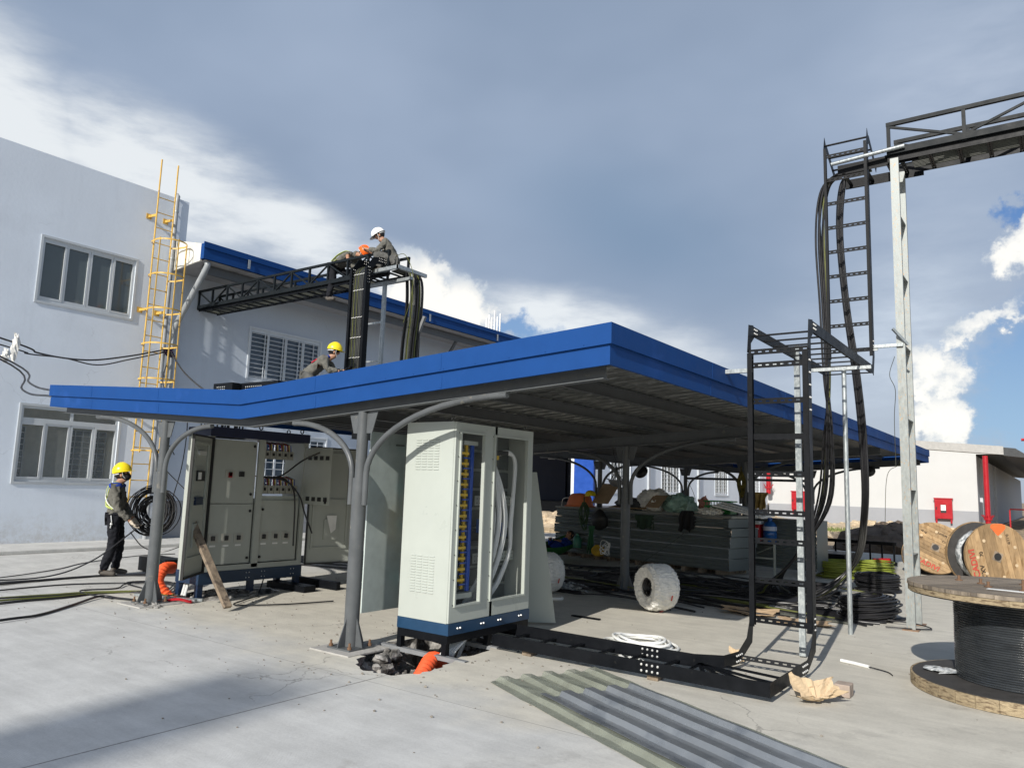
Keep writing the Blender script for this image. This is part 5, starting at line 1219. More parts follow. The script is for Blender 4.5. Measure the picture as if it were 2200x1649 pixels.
# ================================================================ PEOPLE
def helmet(par, c, f, u, m, W, rad=.128):
    f = Vector(f).normalized(); u = Vector(u).normalized(); u = (u-f*u.dot(f)).normalized(); l = u.cross(f)
    Mx = W @ Matrix.Translation(c) @ Matrix((f, l, u)).transposed().to_4x4()
    mb = MB(); n = 24; prof = [(1.0, 0), (1.01, .02), (.98, .05), (.88, .085), (.68, .118), (.4, .138), (.12, .146), (.0, .147)]
    for (r, z) in prof:
        for k in range(n): a = 2*PI*k/n; mb.v.append((rad*1.12*r*math.cos(a), rad*.92*r*math.sin(a), z))
    for i in range(len(prof)-1):
        for k in range(n): mb.f.append((i*n+k, i*n+(k+1) % n, (i+1)*n+(k+1) % n, (i+1)*n+k))
    b = len(mb.v)   # brim, longer at the front
    for s in (0, 1):
        for k in range(n):
            a = 2*PI*k/n; e = (.012+.055*max(0, math.cos(a))**1.5)*s; mb.v.append(((rad*1.12+e)*math.cos(a), (rad*.92+e*.6)*math.sin(a), .0-.012*s*max(0, math.cos(a))))
    for k in range(n): mb.f.append((b+k, b+(k+1) % n, b+n+(k+1) % n, b+n+k))
    mb.tube([(rad*1.0*math.cos(a), 0, .145*math.sin(a)+.006) for a in [PI*.12+PI*.76*i/10 for i in range(11)]], .009, 6)
    mb.v = [tuple(Mx @ Vector(v)) for v in mb.v]
    ho = mb.build('helmet', m, par, smooth=True)
    st = MB()
    for s in (-1, 1): st.tube([(.03, s*rad*.85, .0), (.03, s*rad*.72, -.07), (.06, s*.03, -.135)], .005, 5)
    st.tube(arc((0, 0, -.02), 1, PI*.55, PI*1.45, (rad*.98, 0, 0), (0, rad*.8, 0), 10), .010, 5)
    st.v = [tuple(Mx @ Vector(v)) for v in st.v]; st.build('chin_strap', 'paper', ho, smooth=True)
    return ho, Mx
def person(label, loc, yaw, J, hel='hy', shirt='jack', trou='trb', shoe='shoe', glove=None, hf=(1, 0, 0), hu=(0, 0, 1), yoke=True, legs=True, vest=None, mask=False, torso=1.0):
    t = empty('person', loc, label, 'person', None, yaw); W = ABS[t.name]
    V = {k: Vector(v) for k, v in J.items()}
    hf = Vector(hf).normalized(); hu = (Vector(hu)-hf*Vector(hu).dot(hf)).normalized(); hl = hu.cross(hf)
    hc = V['head']
    pts = []; ed = []; idx = {}
    def add(k, p, r, par=None):
        idx[k] = len(pts); pts.append((tuple(p), r))
        if par is not None: ed.append((idx[par], idx[k]))
    add('pelvis', V['pelvis'], (.085, .08)); add('belly', V['pelvis'].lerp(V['chest'], .45), (.08, .075), 'pelvis'); add('chest', V['chest'], (.085, .08), 'belly'); add('neckb', V['neck'], .055, 'chest')
    add('skull0', hc-hu*.07, (.062, .062), 'neckb'); add('skull1', hc+hu*.0+hf*.005, (.078, .088), 'skull0'); add('skull2', hc+hu*.07, (.068, .076), 'skull1')
    add('chin', hc-hu*.085+hf*.055, .034, 'skull0'); add('nose', hc-hu*.01+hf*.107, .012, 'skull1')
    for s in 'LR':
        add('sh'+s, V['sh'+s], .042, 'chest'); add('el'+s, V['el'+s], .038, 'sh'+s); add('wr'+s, V['wr'+s], .027, 'el'+s)
        d = (V['ha'+s]-V['wr'+s]).normalized(); pn = d.orthogonal().normalized(); side = d.cross(Vector((0, 0, 1)));
        side = side.normalized() if side.length > .1 else d.orthogonal().normalized(); nn = d.cross(side)
        add('palm'+s, V['wr'+s]+d*.055, (.034, .018), 'wr'+s)
        add('palx'+s, V['wr'+s]+d*.085, (.034, .016), 'palm'+s)
        for q in range(4):
            o = side*((q-1.5)*.019); b0 = V['wr'+s]+d*.10+o; ln = (.032, .038, .036, .028)[q]
            add(f'f{q}a'+s, b0, .0095, 'palx'+s); add(f'f{q}b'+s, b0+d*ln-nn*.012, .0085, f'f{q}a'+s); add(f'f{q}c'+s, b0+d*ln*1.25-nn*.035, .0075, f'f{q}b'+s)
        sg = 1 if s == 'L' else -1
        add('t1'+s, V['wr'+s]+d*.05+side*.04, .011, 'palm'+s); add('t2'+s, V['wr'+s]+d*.085+side*.055-nn*.015, .0085, 't1'+s)
        add('hi'+s, V['hi'+s], .06, 'pelvis'); add('kn'+s, V['kn'+s], .045, 'hi'+s); add('an'+s, V['an'+s], .03, 'kn'+s); add('to'+s, V['an'+s].lerp(V['to'+s], .5)+Vector((0, 0, -.02)), .016, 'an'+s)
    body = skin('body', pts, ed, 'skin', t, 2, 0, W)
    # jacket
    p = [(V['pelvis']-(V['chest']-V['pelvis']).normalized()*.10, (.158*torso, .125*torso)), (V['pelvis']+(V['chest']-V['pelvis'])*.02, (.165*torso, .125*torso)), (V['pelvis'].lerp(V['chest'], .4), (.155*torso, .125*torso)), (V['chest'], (.165*torso, .13*torso)), (V['chest'].lerp(V['neck'], .62), (.10, .085)), (V['neck']+(V['head']-V['neck'])*.12, (.062, .062))]
    e = [(0, 1), (1, 2), (2, 3), (3, 4), (4, 5)]
    for s in 'LR':
        b = len(p); el = V['el'+s]; wr = V['wr'+s]
        p += [(V['sh'+s], .078), (V['sh'+s].lerp(el, .5), .066), (el, .062), (el.lerp(wr, .5), .054), (el.lerp(wr, .86), .048)]; e += [(3, b), (b, b+1), (b+1, b+2), (b+2, b+3), (b+3, b+4)]
    jk = skin('jacket', p, e, shirt, t, 3, 0, W)
    md = jk.modifiers.new('folds', 'DISPLACE'); tx = bpy.data.textures.new('folds', 'CLOUDS'); tx.noise_scale = .055; tx.noise_depth = 4; md.texture = tx; md.strength = .055; md.mid_level = .5; md.texture_coords = 'LOCAL'
    # trousers
    p = [(V['pelvis']-(V['chest']-V['pelvis']).normalized()*.02, (.125, .105))]; e = []
    for s in 'LR':
        b = len(p); p += [(V['hi'+s], .10), (V['hi'+s].lerp(V['kn'+s], .5), .092), (V['kn'+s], .076), (V['kn'+s].lerp(V['an'+s], .5), .072), (V['kn'+s].lerp(V['an'+s], 1.02), .064)]; e += [(0, b), (b, b+1), (b+1, b+2), (b+2, b+3), (b+3, b+4)]
    tr_ = skin('trousers', p, e, trou, t, 3, 0, W)
    md = tr_.modifiers.new('folds', 'DISPLACE'); md.texture = tx; md.strength = .045; md.mid_level = .5; md.texture_coords = 'LOCAL'
    for s in 'LR':
        a, o = V['an'+s], V['to'+s]; d = (o-a); d.z = 0; d.normalize()
        skin('shoe', [(a+Vector((0, 0, .03)), (.05, .05)), (a-d*.04+Vector((0, 0, -.03)), (.052, .05)), (a+d*.09+Vector((0, 0, -.035)), (.054, .046)), (a+d*.19+Vector((0, 0, -.05)), (.05, .032))], [(0, 1), (1, 2), (2, 3)], shoe, t, 2, 0, W)
        if glove:
            d = (V['ha'+s]-V['wr'+s]).normalized(); side = d.cross(Vector((0, 0, 1))); side = side.normalized() if side.length > .1 else d.orthogonal().normalized(); nn = d.cross(side)
            gp = [(V['wr'+s]-d*.03, .034), (V['wr'+s]+d*.055, (.042, .024)), (V['wr'+s]+d*.088, (.042, .021))]; ge = [(0, 1), (1, 2)]
            for q in range(4):
                o_ = side*((q-1.5)*.021); b0 = V['wr'+s]+d*.105+o_; ln = (.034, .040, .038, .03)[q]; b = len(gp)
                gp += [(b0, .0125), (b0+d*ln-nn*.014, .0115), (b0+d*ln*1.25-nn*.04, .0105)]; ge += [(2, b), (b, b+1), (b+1, b+2)]
            b = len(gp); gp += [(V['wr'+s]+d*.05+side*.046, .0135), (V['wr'+s]+d*.09+side*.062-nn*.015, .011)]; ge += [(1, b), (b, b+1)]
            skin('glove', gp, ge, glove, t, 2, 0, W)
    # hair, ears, eyes
    hm = Matrix.Translation(hc) @ Matrix((hf, hl, hu)).transposed().to_4x4()
    mb = MB(); mb.sphere((-.022, 0, .022), .098, 16, 10, (1.02, .9, 1.02)); mb.v = [tuple(W @ hm @ Vector(v)) for v in mb.v]; mb.build('hair', 'hair', t, smooth=True)
    mb = MB()
    for s in (-1, 1): mb.sphere((.0, s*.083, -.012), .026, 8, 6, (.8, .35, 1.2))
    mb.v = [tuple(W @ hm @ Vector(v)) for v in mb.v]; mb.build('ears', 'skin', t, smooth=True)
    for s in (-1, 1):
        mb = MB(); mb.sphere((.083, s*.032, .012), .011, 8, 6); mb.v = [tuple(W @ hm @ Vector(v)) for v in mb.v]; mb.build('eye', 'plastic_b', t, smooth=True)
    if hel: helmet(t, hc+hu*.035, hf, hu, hel, W)
    if mask:
        mb = MB(); mb.sphere((.045, 0, -.045), .072, 14, 10, (1.05, .95, .95)); mb.v = [tuple(W @ hm @ Vector(v)) for v in mb.v]; mb.build('face_mask', 'maskb', t, smooth=True)
    return t, W, V
# standing worker at left
fwd = math.atan2(.58, .81)
J = dict(pelvis=(-.02, 0, .92), chest=(-.05, 0, 1.26), neck=(-.02, 0, 1.43), head=(.02, 0, 1.565), shR=(-.03, -.17, 1.36), elR=(.03, -.23, 1.05), wrR=(.24, -.20, .84), haR=(.33, -.18, .74),
         shL=(-.03, .17, 1.36), elL=(.05, .20, 1.07), wrL=(.25, .02, .86), haL=(.33, -.05, .77), hiL=(-.02, .09, .88), knL=(.06, .12, .48), anL=(.02, .12, .09), toL=(.14, .12, .04), hiR=(-.02, -.09, .88), knR=(.0, -.1, .48), anR=(-.10, -.11, .09), toR=(.03, -.12, .04))
p1, W, V = person('standing worker in yellow helmet and black mask holding a cable beside the ladder', (-6.45, .92, 0), fwd+.3, J, 'hy', 'jack', 'trb', glove='glove', hf=(.96, -.1, .22), hu=(-.22, 0, 1), mask=True)
mb = MB()
for s in (-1, 1): mb.sphere((-.035, s*.125, 1.385), .105, 14, 8, (1.0, .85, .55))
mb.v = [tuple(W @ Vector(v)) for v in mb.v]; mb.build('shoulder_yoke', 'jackb', p1, smooth=True)
mb = MB()
def strap(par, W, pts, w_=.035, m='lime', nm='harness'):
    b = MB()
    P = [W @ Vector(q) for q in spline(pts, 5)]
    for i in range(len(P)-1): b.bar(P[i], P[i+1], w_, .006, (P[i]-(W @ Vector((0, 0, 1.15)))).normalized() if True else (0, 0, 1))
    return b.build(nm, m, par)
strap(p1, W, [(.06, -.13, 1.40), (-.05, -.13, 1.44), (-.15, -.11, 1.36), (-.175, -.05, 1.2), (-.165, .05, 1.08)]); strap(p1, W, [(-.05, .13, 1.44), (-.15, .11, 1.36), (-.175, .05, 1.2), (-.155, -.10, 1.08), (-.04, -.165, 1.03)])
strap(p1, W, [(-.17, -.03, 1.22), (-.14, -.11, 1.12), (-.02, -.165, 1.04), (.07, -.14, 1.02)], .03, 'lime'); strap(p1, W, [(-.19, .0, 1.25), (-.16, -.14, 1.2), (-.10, -.19, 1.1), (.02, -.19, 1.0)], .012, 'paper', 'lanyard')
mb = MB(); mb.tube([(-.05, -.18, .93), (-.03, -.2, .84), (-.04, -.2, .74)], .008, 6).sphere((-.03, -.2, .80), .02, 8, 6); mb.v = [tuple(W @ Vector(v)) for v in mb.v]; mb.build('carabiner', 'dot', p1)
# worker crouching on the roof
J = dict(pelvis=(-.34, 0, .68), chest=(-.06, 0, .93), neck=(.07, 0, 1.02), head=(.15, 0, 1.14), shR=(-.02, -.18, .98), elR=(.10, -.22, .76), wrR=(.32, -.17, .74), haR=(.41, -.13, .74), shL=(-.02, .18, .98), elL=(.14, .2, .78), wrL=(.36, .1, .80), haL=(.45, .06, .84),
         hiL=(-.33, .1, .64), knL=(-.02, .2, .44), anL=(-.22, .18, .09), toL=(-.1, .19, .04), hiR=(-.33, -.1, .64), knR=(.0, -.2, .42), anR=(-.25, -.18, .09), toR=(-.12, -.18, .04))
p2, W, V = person('worker in yellow helmet stooping on the shelter roof against the tied cables', (-5.60, 4.15, 2.86), fwd, J, 'hy', 'jack', 'trg', glove='trb', hf=(.9, .2, -.1), hu=(.15, 0, 1), yoke=True)
mb = MB(); mb.sphere((.03, 0, 1.03), .085, 14, 8, (.9, 1.3, .5)); mb.v = [tuple(W @ Vector(v)) for v in mb.v]; mb.build('collar', 'jackb', p2, smooth=True)
mb = MB(); mb.bar((-.24, -.13, .90), (-.13, -.15, .97), .04, .004, (-.5, -.7, .6)); mb.v = [tuple(W @ Vector(v)) for v in mb.v]; mb.build('back_print', 'red', p2)
# white helmet worker squatting on the platform, facing left
back = math.atan2(-.58, -.81)
J = dict(pelvis=(-.02, 0, .13), chest=(.11, 0, .44), neck=(.20, 0, .55), head=(.31, 0, .655), shL=(.15, .17, .49), elL=(.30, .18, .28), wrL=(.52, .10, .34), haL=(.60, .06, .37), shR=(.15, -.17, .49), elR=(.28, -.19, .27), wrR=(.50, -.08, .33), haR=(.59, -.04, .35),
         hiL=(.0, .1, .12), knL=(.34, .15, .25), anL=(.22, .15, -.06), toL=(.34, .15, -.11), hiR=(.0, -.1, .12), knR=(.32, -.15, .24), anR=(.20, -.15, -.06), toR=(.32, -.15, -.11))
p3, W, V = person('worker in white helmet squatting at the end of the left truss', (-5.18, 5.35, 5.90), back, J, 'hw', 'jack', 'trg', hf=(.8, .1, -.5), hu=(.5, 0, .85))
J = dict(pelvis=(-.36, 0, .16), chest=(.04, 0, .30), neck=(.22, 0, .34), head=(.36, 0, .34), shR=(.08, -.18, .27), elR=(.20, -.22, .02), wrR=(.42, -.12, .0), haR=(.50, -.08, .0), shL=(.08, .18, .27), elL=(.22, .22, .04), wrL=(.44, .12, .04), haL=(.52, .08, .04),
         hiL=(-.38, .1, .12), knL=(-.16, .16, -.10), anL=(-.50, .16, -.16), toL=(-.6, .16, -.24), hiR=(-.38, -.1, .10), knR=(-.28, -.2, -.28), anR=(-.34, -.22, -.62), toR=(-.24, -.22, -.68))
p4, W, V = person('worker in orange helmet bent low over the truss in a lime harness', (-6.60, 5.45, 6.07), .12, J, 'ho', 'jack', 'trb', glove='glove', hf=(.65, .1, -.75), hu=(.75, -.1, .62))
strap(p4, W, [(-.40, -.13, .21), (-.25, -.11, .335), (-.05, -.10, .40), (.10, -.12, .37)], .05); strap(p4, W, [(-.30, .12, .28), (-.2, .0, .36), (-.24, -.16, .22), (-.38, -.17, .05), (-.36, -.20, -.15)], .05)
# person resting in the green hammock
hz0 = Vector((-3.60, 11.15, 1.0)); hz1 = Vector((-3.60, 5.80, 1.25))
mb = MB(); n = 22; m_ = 8
for i in range(n+1):
    a = i/n; c = hz0.lerp(hz1, a); sag = .95*(1-(2*a-1)**2)**.8; wd = .06+.36*math.sin(PI*a)**.8
    for k in range(m_+1):
        q = (k/m_-.5)*2; mb.v.append((c.x+q*wd, c.y, c.z-sag-.28*math.sin(PI*a)*(1-q*q)+.14*math.sin(PI*a)))
for i in range(n):
    for k in range(m_): a = i*(m_+1)+k; mb.f.append((a, a+1, a+m_+2, a+m_+1))
hm_ = mb.build('hammock', 'greenc', smooth=True); tag(hm_, 'sagging dark green nylon hammock slung between two shelter posts', 'hammock'); hm_.modifiers.new('thick', 'SOLIDIFY').thickness = .006
mb = MB(); mb.tube([hz0, (-3.63, 11.28, 1.05)], .012, 6).tube([hz1, (-3.63, 5.66, 1.3)], .012, 6); mb.build('rope', 'greenc', hm_)
J = dict(pelvis=(-.72, 0, -.22), chest=(-.28, 0, -.06), neck=(-.10, 0, .06), head=(.04, 0, .15), shR=(-.22, -.17, -.03), elR=(-.4, -.24, -.05), wrR=(-.6, -.12, .06), haR=(-.68, -.06, .07), shL=(-.22, .17, -.03), elL=(-.4, .24, -.05), wrL=(-.6, .12, .08), haL=(-.68, .06, .09),
         hiL=(-.78, .1, -.22), knL=(-1.2, .1, -.02), anL=(-1.6, .08, -.12), toL=(-1.65, .08, .0), hiR=(-.78, -.1, -.22), knR=(-1.2, -.1, -.06), anR=(-1.6, -.08, -.12), toR=(-1.65, -.08, .0))
person('person with dark hair lying in the green hammock', (-3.60, 9.85, .36), PI/2, J, None, 'jackb', 'trb', hf=(-.75, 0, .6), hu=(.6, 0, .75))

# ================================================================ DRUMS AND COILS
def plank_disc(mb, c, R_, th, mtx, n=14, gap=.006, hole=.05, jit=.004, seed=1):
    """round flange made from parallel planks; disc normal local z"""
    rnd = random.Random(seed); w_ = 2*R_/n
    for i in range(n):
        a = -R_+i*w_+gap/2; b = a+w_-gap
        pa = []; K = 4
        xs = [a+(b-a)*k/K for k in range(K+1)]
        top = [(x, math.sqrt(max(0, R_*R_-x*x))) for x in xs]; pts = top+[(x, -y) for x, y in reversed(top)]
        dz = rnd.uniform(-jit, jit)
        P = [mtx @ Vector((x, y, -th/2+dz)) for x, y in pts]; Q = mtx.to_3x3() @ Vector((0, 0, th))
        mb.prism([p_+Vector(c) for p_ in P], Q)
def wood_mat(nm, col, col2, rot=0, sc=(1, 9, 9)):
    m = mat(nm, col, .75, 0, .3, 3.0, .5, 25, .3, sc, col2=col2, mask=(.46, .70), mscale=5)
    return m
# big drum standing upright at the right edge
bd = empty('cable_drum', (5.26, 2.71, 0), 'large weathered wooden drum standing on its side at the right edge', 'cable drum')
M['wtop'] = mat('weathered_drum_wood', (.27, .225, .175), .85, 0, .3, 3, .8, 16, .2, (1.2, 14, 1), col2=(.13, .11, .09), mask=(.46, .66), mscale=4)
M['wedge'] = mat('pale_drum_edge_wood', (.35, .28, .18), .85, 0, .3, 6, .8, 20, .2, (3, 3, 12), col2=(.17, .125, .08), mask=(.5, .66), mscale=5)
RZ = Matrix.Rotation(R(-36), 3, 'Z'); plank_vary(M['wtop'], .7, 1.15); plank_vary(M['wedge'], .7, 1.1)
mb = MB(); plank_disc(mb, (5.26, 2.71, .865), .85, .03, RZ, 11, .007, jit=.002, seed=3); top = mb.build('top_flange', 'wtop', bd)
mb = MB(); plank_disc(mb, (5.26, 2.71, .825), .845, .045, Matrix.Rotation(R(54), 3, 'Z'), 12, .005, jit=.001, seed=4); mb.build('flange_under_boards', 'wedge', top)
mb = MB(); mb.lathe([(0, .80), (.82, .80), (.835, .792), (.50, .788)], 48, (5.26, 2.71, 0)); mb.build('flange_lining', 'darkw', bd)
mb = MB(); plank_disc(mb, (5.26, 2.71, .052), .85, .095, RZ, 11, .006, jit=.002, seed=5); bf = mb.build('bottom_flange', 'wedge', bd)
mb = MB(); mb.lathe([(.40, .104), (.825, .104), (.835, .10), (.40, .098)], 56, (5.26, 2.71, 0)); mb.build('flange_lining', 'darkw', bd)
M['wrap'] = mat('black_shrink_film', (.028, .032, .036), .22, 0, .25, 5, .3, 9, .7, (1, 1, 6), coat=.4)
prof = []; z = .105
while z < .79: prof += [(.493, z), (.50, z+.008), (.493, z+.016)]; z += .019
mb = MB(); mb.lathe(prof, 96, (5.26, 2.71, 0)); co = mb.build('wound_cable', 'wrap', bd, smooth=True)
d_ = co.modifiers.new('wobble', 'DISPLACE'); tx = bpy.data.textures.new('film', 'CLOUDS'); tx.noise_scale = .12; d_.texture = tx; d_.strength = .012; d_.texture_coords = 'LOCAL'
for (x, y) in ((4.80, 2.88), (4.98, 2.72), (5.05, 2.50), (5.28, 2.95), (5.3, 2.4)): MB().lathe([(.03, .88), (.03, .889), (.012, .889), (.012, .925), (0, .925)], 10, (x, y, 0)).build('bolt', 'rust', bd)
tag(MB().prism([(5.05, 2.28, .8825), (5.5, 2.22, .8825), (5.52, 2.30, .8825), (5.06, 2.36, .8825)], (0, 0, .002)).build('paper_label', 'paper'), 'white paper slip lying on top of the large drum', 'paper')
b = rough_blob((4.68, 2.62, .125), .09, (1.5, 1.0, .22), .5, 14, 8, 4, 3); tag(b.build('plastic_scrap', 'filmg'), 'crumpled clear film lying on the lower flange of the large drum', 'plastic scrap')
# drum rolling on its rim with printed wooden face
def drum(c, nrm, R_, rc, w_, lab, face_rot, txt=None, m1='drumw', m2='darkw', seed=1, dark_back=True, film=False):
    nrm = Vector(nrm).normalized(); t = empty('cable_drum', c, lab, 'cable drum')
    u = Vector((0, 0, 1)); u = (u-nrm*u.dot(nrm)).normalized(); r_ = u.cross(nrm)  # r_ right when looking at face from front
    Fm = Matrix((r_, u, nrm)).transposed()
    C0 = Vector(c)
    mb = MB(); plank_disc(mb, C0+nrm*(w_/2), R_, .05, Fm @ Matrix.Rotation(face_rot, 3, 'Z'), 13, .004, jit=.004, seed=seed); fo = mb.build('front_flange', m1, t)
    mb = MB(); mb.lathe([(.0, 0), (R_*.11, 0), (R_*.11, .006), (0, .006)], 24, C0+nrm*(w_/2+.028), Fm); mb.build('hub_hole', 'plastic_b', fo)
    pts = [Vector((math.cos(k*PI/2+.4), math.sin(k*PI/2+.4), 0))*R_*.2 for k in range(4)]; MB().prism([C0+nrm*(w_/2+.026)+Fm @ p_ for p_ in pts], nrm*.0015).build('hub_plate', 'woodd', fo)
    for k in range(7): a = k*2*PI/7+.5; p_ = C0+nrm*(w_/2+.028)+Fm @ Vector((math.cos(a), math.sin(a), 0))*R_*.62; MB().lathe([(0, 0), (.03, 0), (.03, .006), (0, .006)], 12, p_, Fm).build('bolt_washer', 'cardl', fo)
    mb = MB(); plank_disc(mb, C0-nrm*(w_/2), R_, .05, Fm @ Matrix.Rotation(face_rot+.4, 3, 'Z'), 13, .004, jit=.004, seed=seed+1); mb.build('back_flange', m1, t)
    if dark_back: MB().lathe([(rc*.9, 0), (R_*.985, 0), (R_*.985, .012), (rc*.9, .012)], 40, C0-nrm*(w_/2-.026), Fm).build('flange_lining', m2, t)
    prof = []; s = -w_/2+.03
    while s < w_/2-.03: prof += [(rc-.012, s), (rc, s+.018), (rc-.012, s+.036)]; s += .04
    MB().lathe(prof, 48, C0, Fm).build('wound_cable', 'cable', t, smooth=True)
    if film:
        o = MB(); pr = [(rc+.015, -w_/2+.03), (rc+.03, -w_/2+.06), (rc+.035, -w_/2+.12), (rc+.02, -w_/2+.17), (rc+.008, -w_/2+.19)]; o.lathe(pr, 64, C0, Fm); o = o.build('stretch_film', 'filmg', t, smooth=True)
        d = o.modifiers.new('crumple', 'DISPLACE'); tx = bpy.data.textures.new('crumple', 'CLOUDS'); tx.noise_scale = .06; d.texture = tx; d.strength = .06; d.texture_coords = 'LOCAL'
    if txt: txt(fo, C0+nrm*(w_/2+.031), Fm)
    return t
M['drumw'] = mat('new_drum_boards', (.35, .235, .125), .75, 0, .28, 2.2, .5, 20, .3, (5, 5, 1.6), col2=(.24, .145, .065), mask=(.50, .74), mscale=3)
plank_vary(M['drumw'], .55, 1.1)
def txt1(fo, P, F):
    def T(b, size, x, y, rot, m): text_mesh('lettering', b, size, m, Matrix.Translation(P+F @ Vector((x, y, 0))) @ F.to_4x4() @ Matrix.Rotation(rot, 4, 'Z'), fo, .001, True)
    T('CADIVI', .16, -.435, -.13, R(102), 'inkr'); T('CXV', .12, -.27, -.27, R(104), 'ink'); T('70', .09, -.30, .04, R(100), 'ink'); T('0-11/9', .07, .20, .32, R(-80), 'ink')
    mb = MB()
    for k in range(1):
        pts = [Vector((x, y, 0)) for x, y in ((-.10, .575), (-.02, .592), (.08, .592), (.16, .575), (.17, .52), (.12, .46), (.05, .40), (.02, .38), (-.02, .42), (-.07, .48), (-.11, .52))]; mb.prism([P-F @ Vector((0, 0, .002))+F @ q for q in pts], F @ Vector((0, 0, .0015)))
    mb.build('paint_mark', 'spray', fo)
vd = Vector((4.45-5.58, 12.2+5.18, -.9)).normalized()
def facing(x, y, off):   # horizontal normal towards the viewpoint side, turned by off degrees
    a = math.atan2(-5.18-y, 5.58-x)+R(off); return (math.cos(a), math.sin(a), 0)
drum((4.42, 11.6, .60), facing(4.5, 11.8, 34), .60, .42, .56, 'upright drum with red stencilled face and orange paint mark behind the large drum', R(12), txt1, film=True, seed=11)
def txt2(fo, P, F):
    def T(b, size, x, y, rot, m): text_mesh('lettering', b, size, m, Matrix.Translation(P+F @ Vector((x, y, 0))) @ F.to_4x4() @ Matrix.Rotation(rot, 4, 'Z'), fo, .001, True)
    T('CADIVI', .15, -.20, -.38, R(-30), 'inkr')
    for i, (x, y) in enumerate(((.16, .30), (.22, .10), (.24, -.04), (.22, -.20), (-.18, .36), (-.24, .22))): T(('CU/XLPE', 'CXV 50', '0.6/1kV', 'TCVN', '48 kg', '50')[i], .055, x, y, R(-30), 'ink')
tb = drum((3.30, 13.6, .46), (math.cos(R(-72)), math.sin(R(-72)), .50), .58, .36, .5, 'tilted drum of dark striped boards behind the galvanised posts', R(60), txt2, m1='drumw', seed=21)

def coil(name, lab, cat, c, R0, r, n, h, m, nrm=(0, 0, 1), seed=1, grp=None, spread=.12, rc=.013):
    rnd = random.Random(seed); nrm = Vector(nrm).normalized(); u = nrm.orthogonal().normalized(); v = nrm.cross(u); mb = MB(); c = Vector(c)
    for i in range(n):
        pts = []; R_ = R0-rnd.random()*spread; z = h*(i/(n-1)) if n > 1 else 0; e = rnd.uniform(-.03, .03) if name != 'x' else 0; sh = (u*rnd.uniform(-1, 1)+v*rnd.uniform(-1, 1))*spread*.18; ph = rnd.uniform(0, 6)
        for k in range(26):
            a = 2*PI*k/26; rr = R_*(1+e*math.cos(2*a+ph)); pts.append(c+sh+u*(rr*math.cos(a)+rnd.uniform(-.004, .004))+v*(rr*math.sin(a))+nrm*(z+.012*math.sin(a*2+ph)))
        mb.tube(pts, rc, 6, closed=True)
    o = mb.build(name, m, None, smooth=True); return tag(o, lab, cat, grp)
coil('cable_coil', 'loose slumped black cable coil lying just left of the galvanised post foot', 'cable coil', (3.46, 5.95, .02), .37, .02, 46, .28, 'cable', (-.12, -.05, 1), 3, spread=.20, rc=.014)
coil('cable_coil', 'neat drum shaped black cable coil behind the slumped one', 'cable coil', (2.95, 9.35, .02), .36, .02, 40, .27, 'cable', (0, 0, 1), 4, spread=.10, rc=.013)
coil('cable_coil', 'yellow green cable coil left of the thin pipe post', 'cable coil', (1.95, 11.0, .02), .42, .02, 34, .30, 'coily', (0, 0, 1), 5, spread=.12)
coil('cable_coil', 'yellow green cable coil right of the thin pipe post', 'cable coil', (2.52, 11.3, .02), .40, .02, 34, .32, 'coily', (0, 0, 1), 6, spread=.12)
coil('cable_coil', 'large black cable coil hung in the air behind the left post', 'cable coil', (-6.45, 1.47, .98), .40, .02, 34, .16, 'cable', (-.55, .82, .0), 7, spread=.24, rc=.009)
for i, lab in enumerate(('black tail wire rising from the hung coil to the roof edge', 'second thin wire looping above the hung coil', 'thin black wire dropping below the hung coil')):
    P = ([(-6.25, 1.7, 1.2), (-5.9, 1.6, 1.7), (-5.5, 1.4, 2.2), (-5.2, 1.2, 2.6)], [(-5.9, 1.7, 1.35), (-6.25, 1.5, 1.7), (-6.3, 1.4, 1.95), (-6.0, 1.4, 2.05), (-5.8, 1.4, 1.9)], [(-6.15, 1.0, .68), (-6.1, 1.2, .45), (-5.9, 1.4, .38), (-5.6, 1.6, .5)])[i]
    tag(MB().tube(spline(P, 7), .008, 6).build('wire', 'cable', None, smooth=True), lab, 'wire')
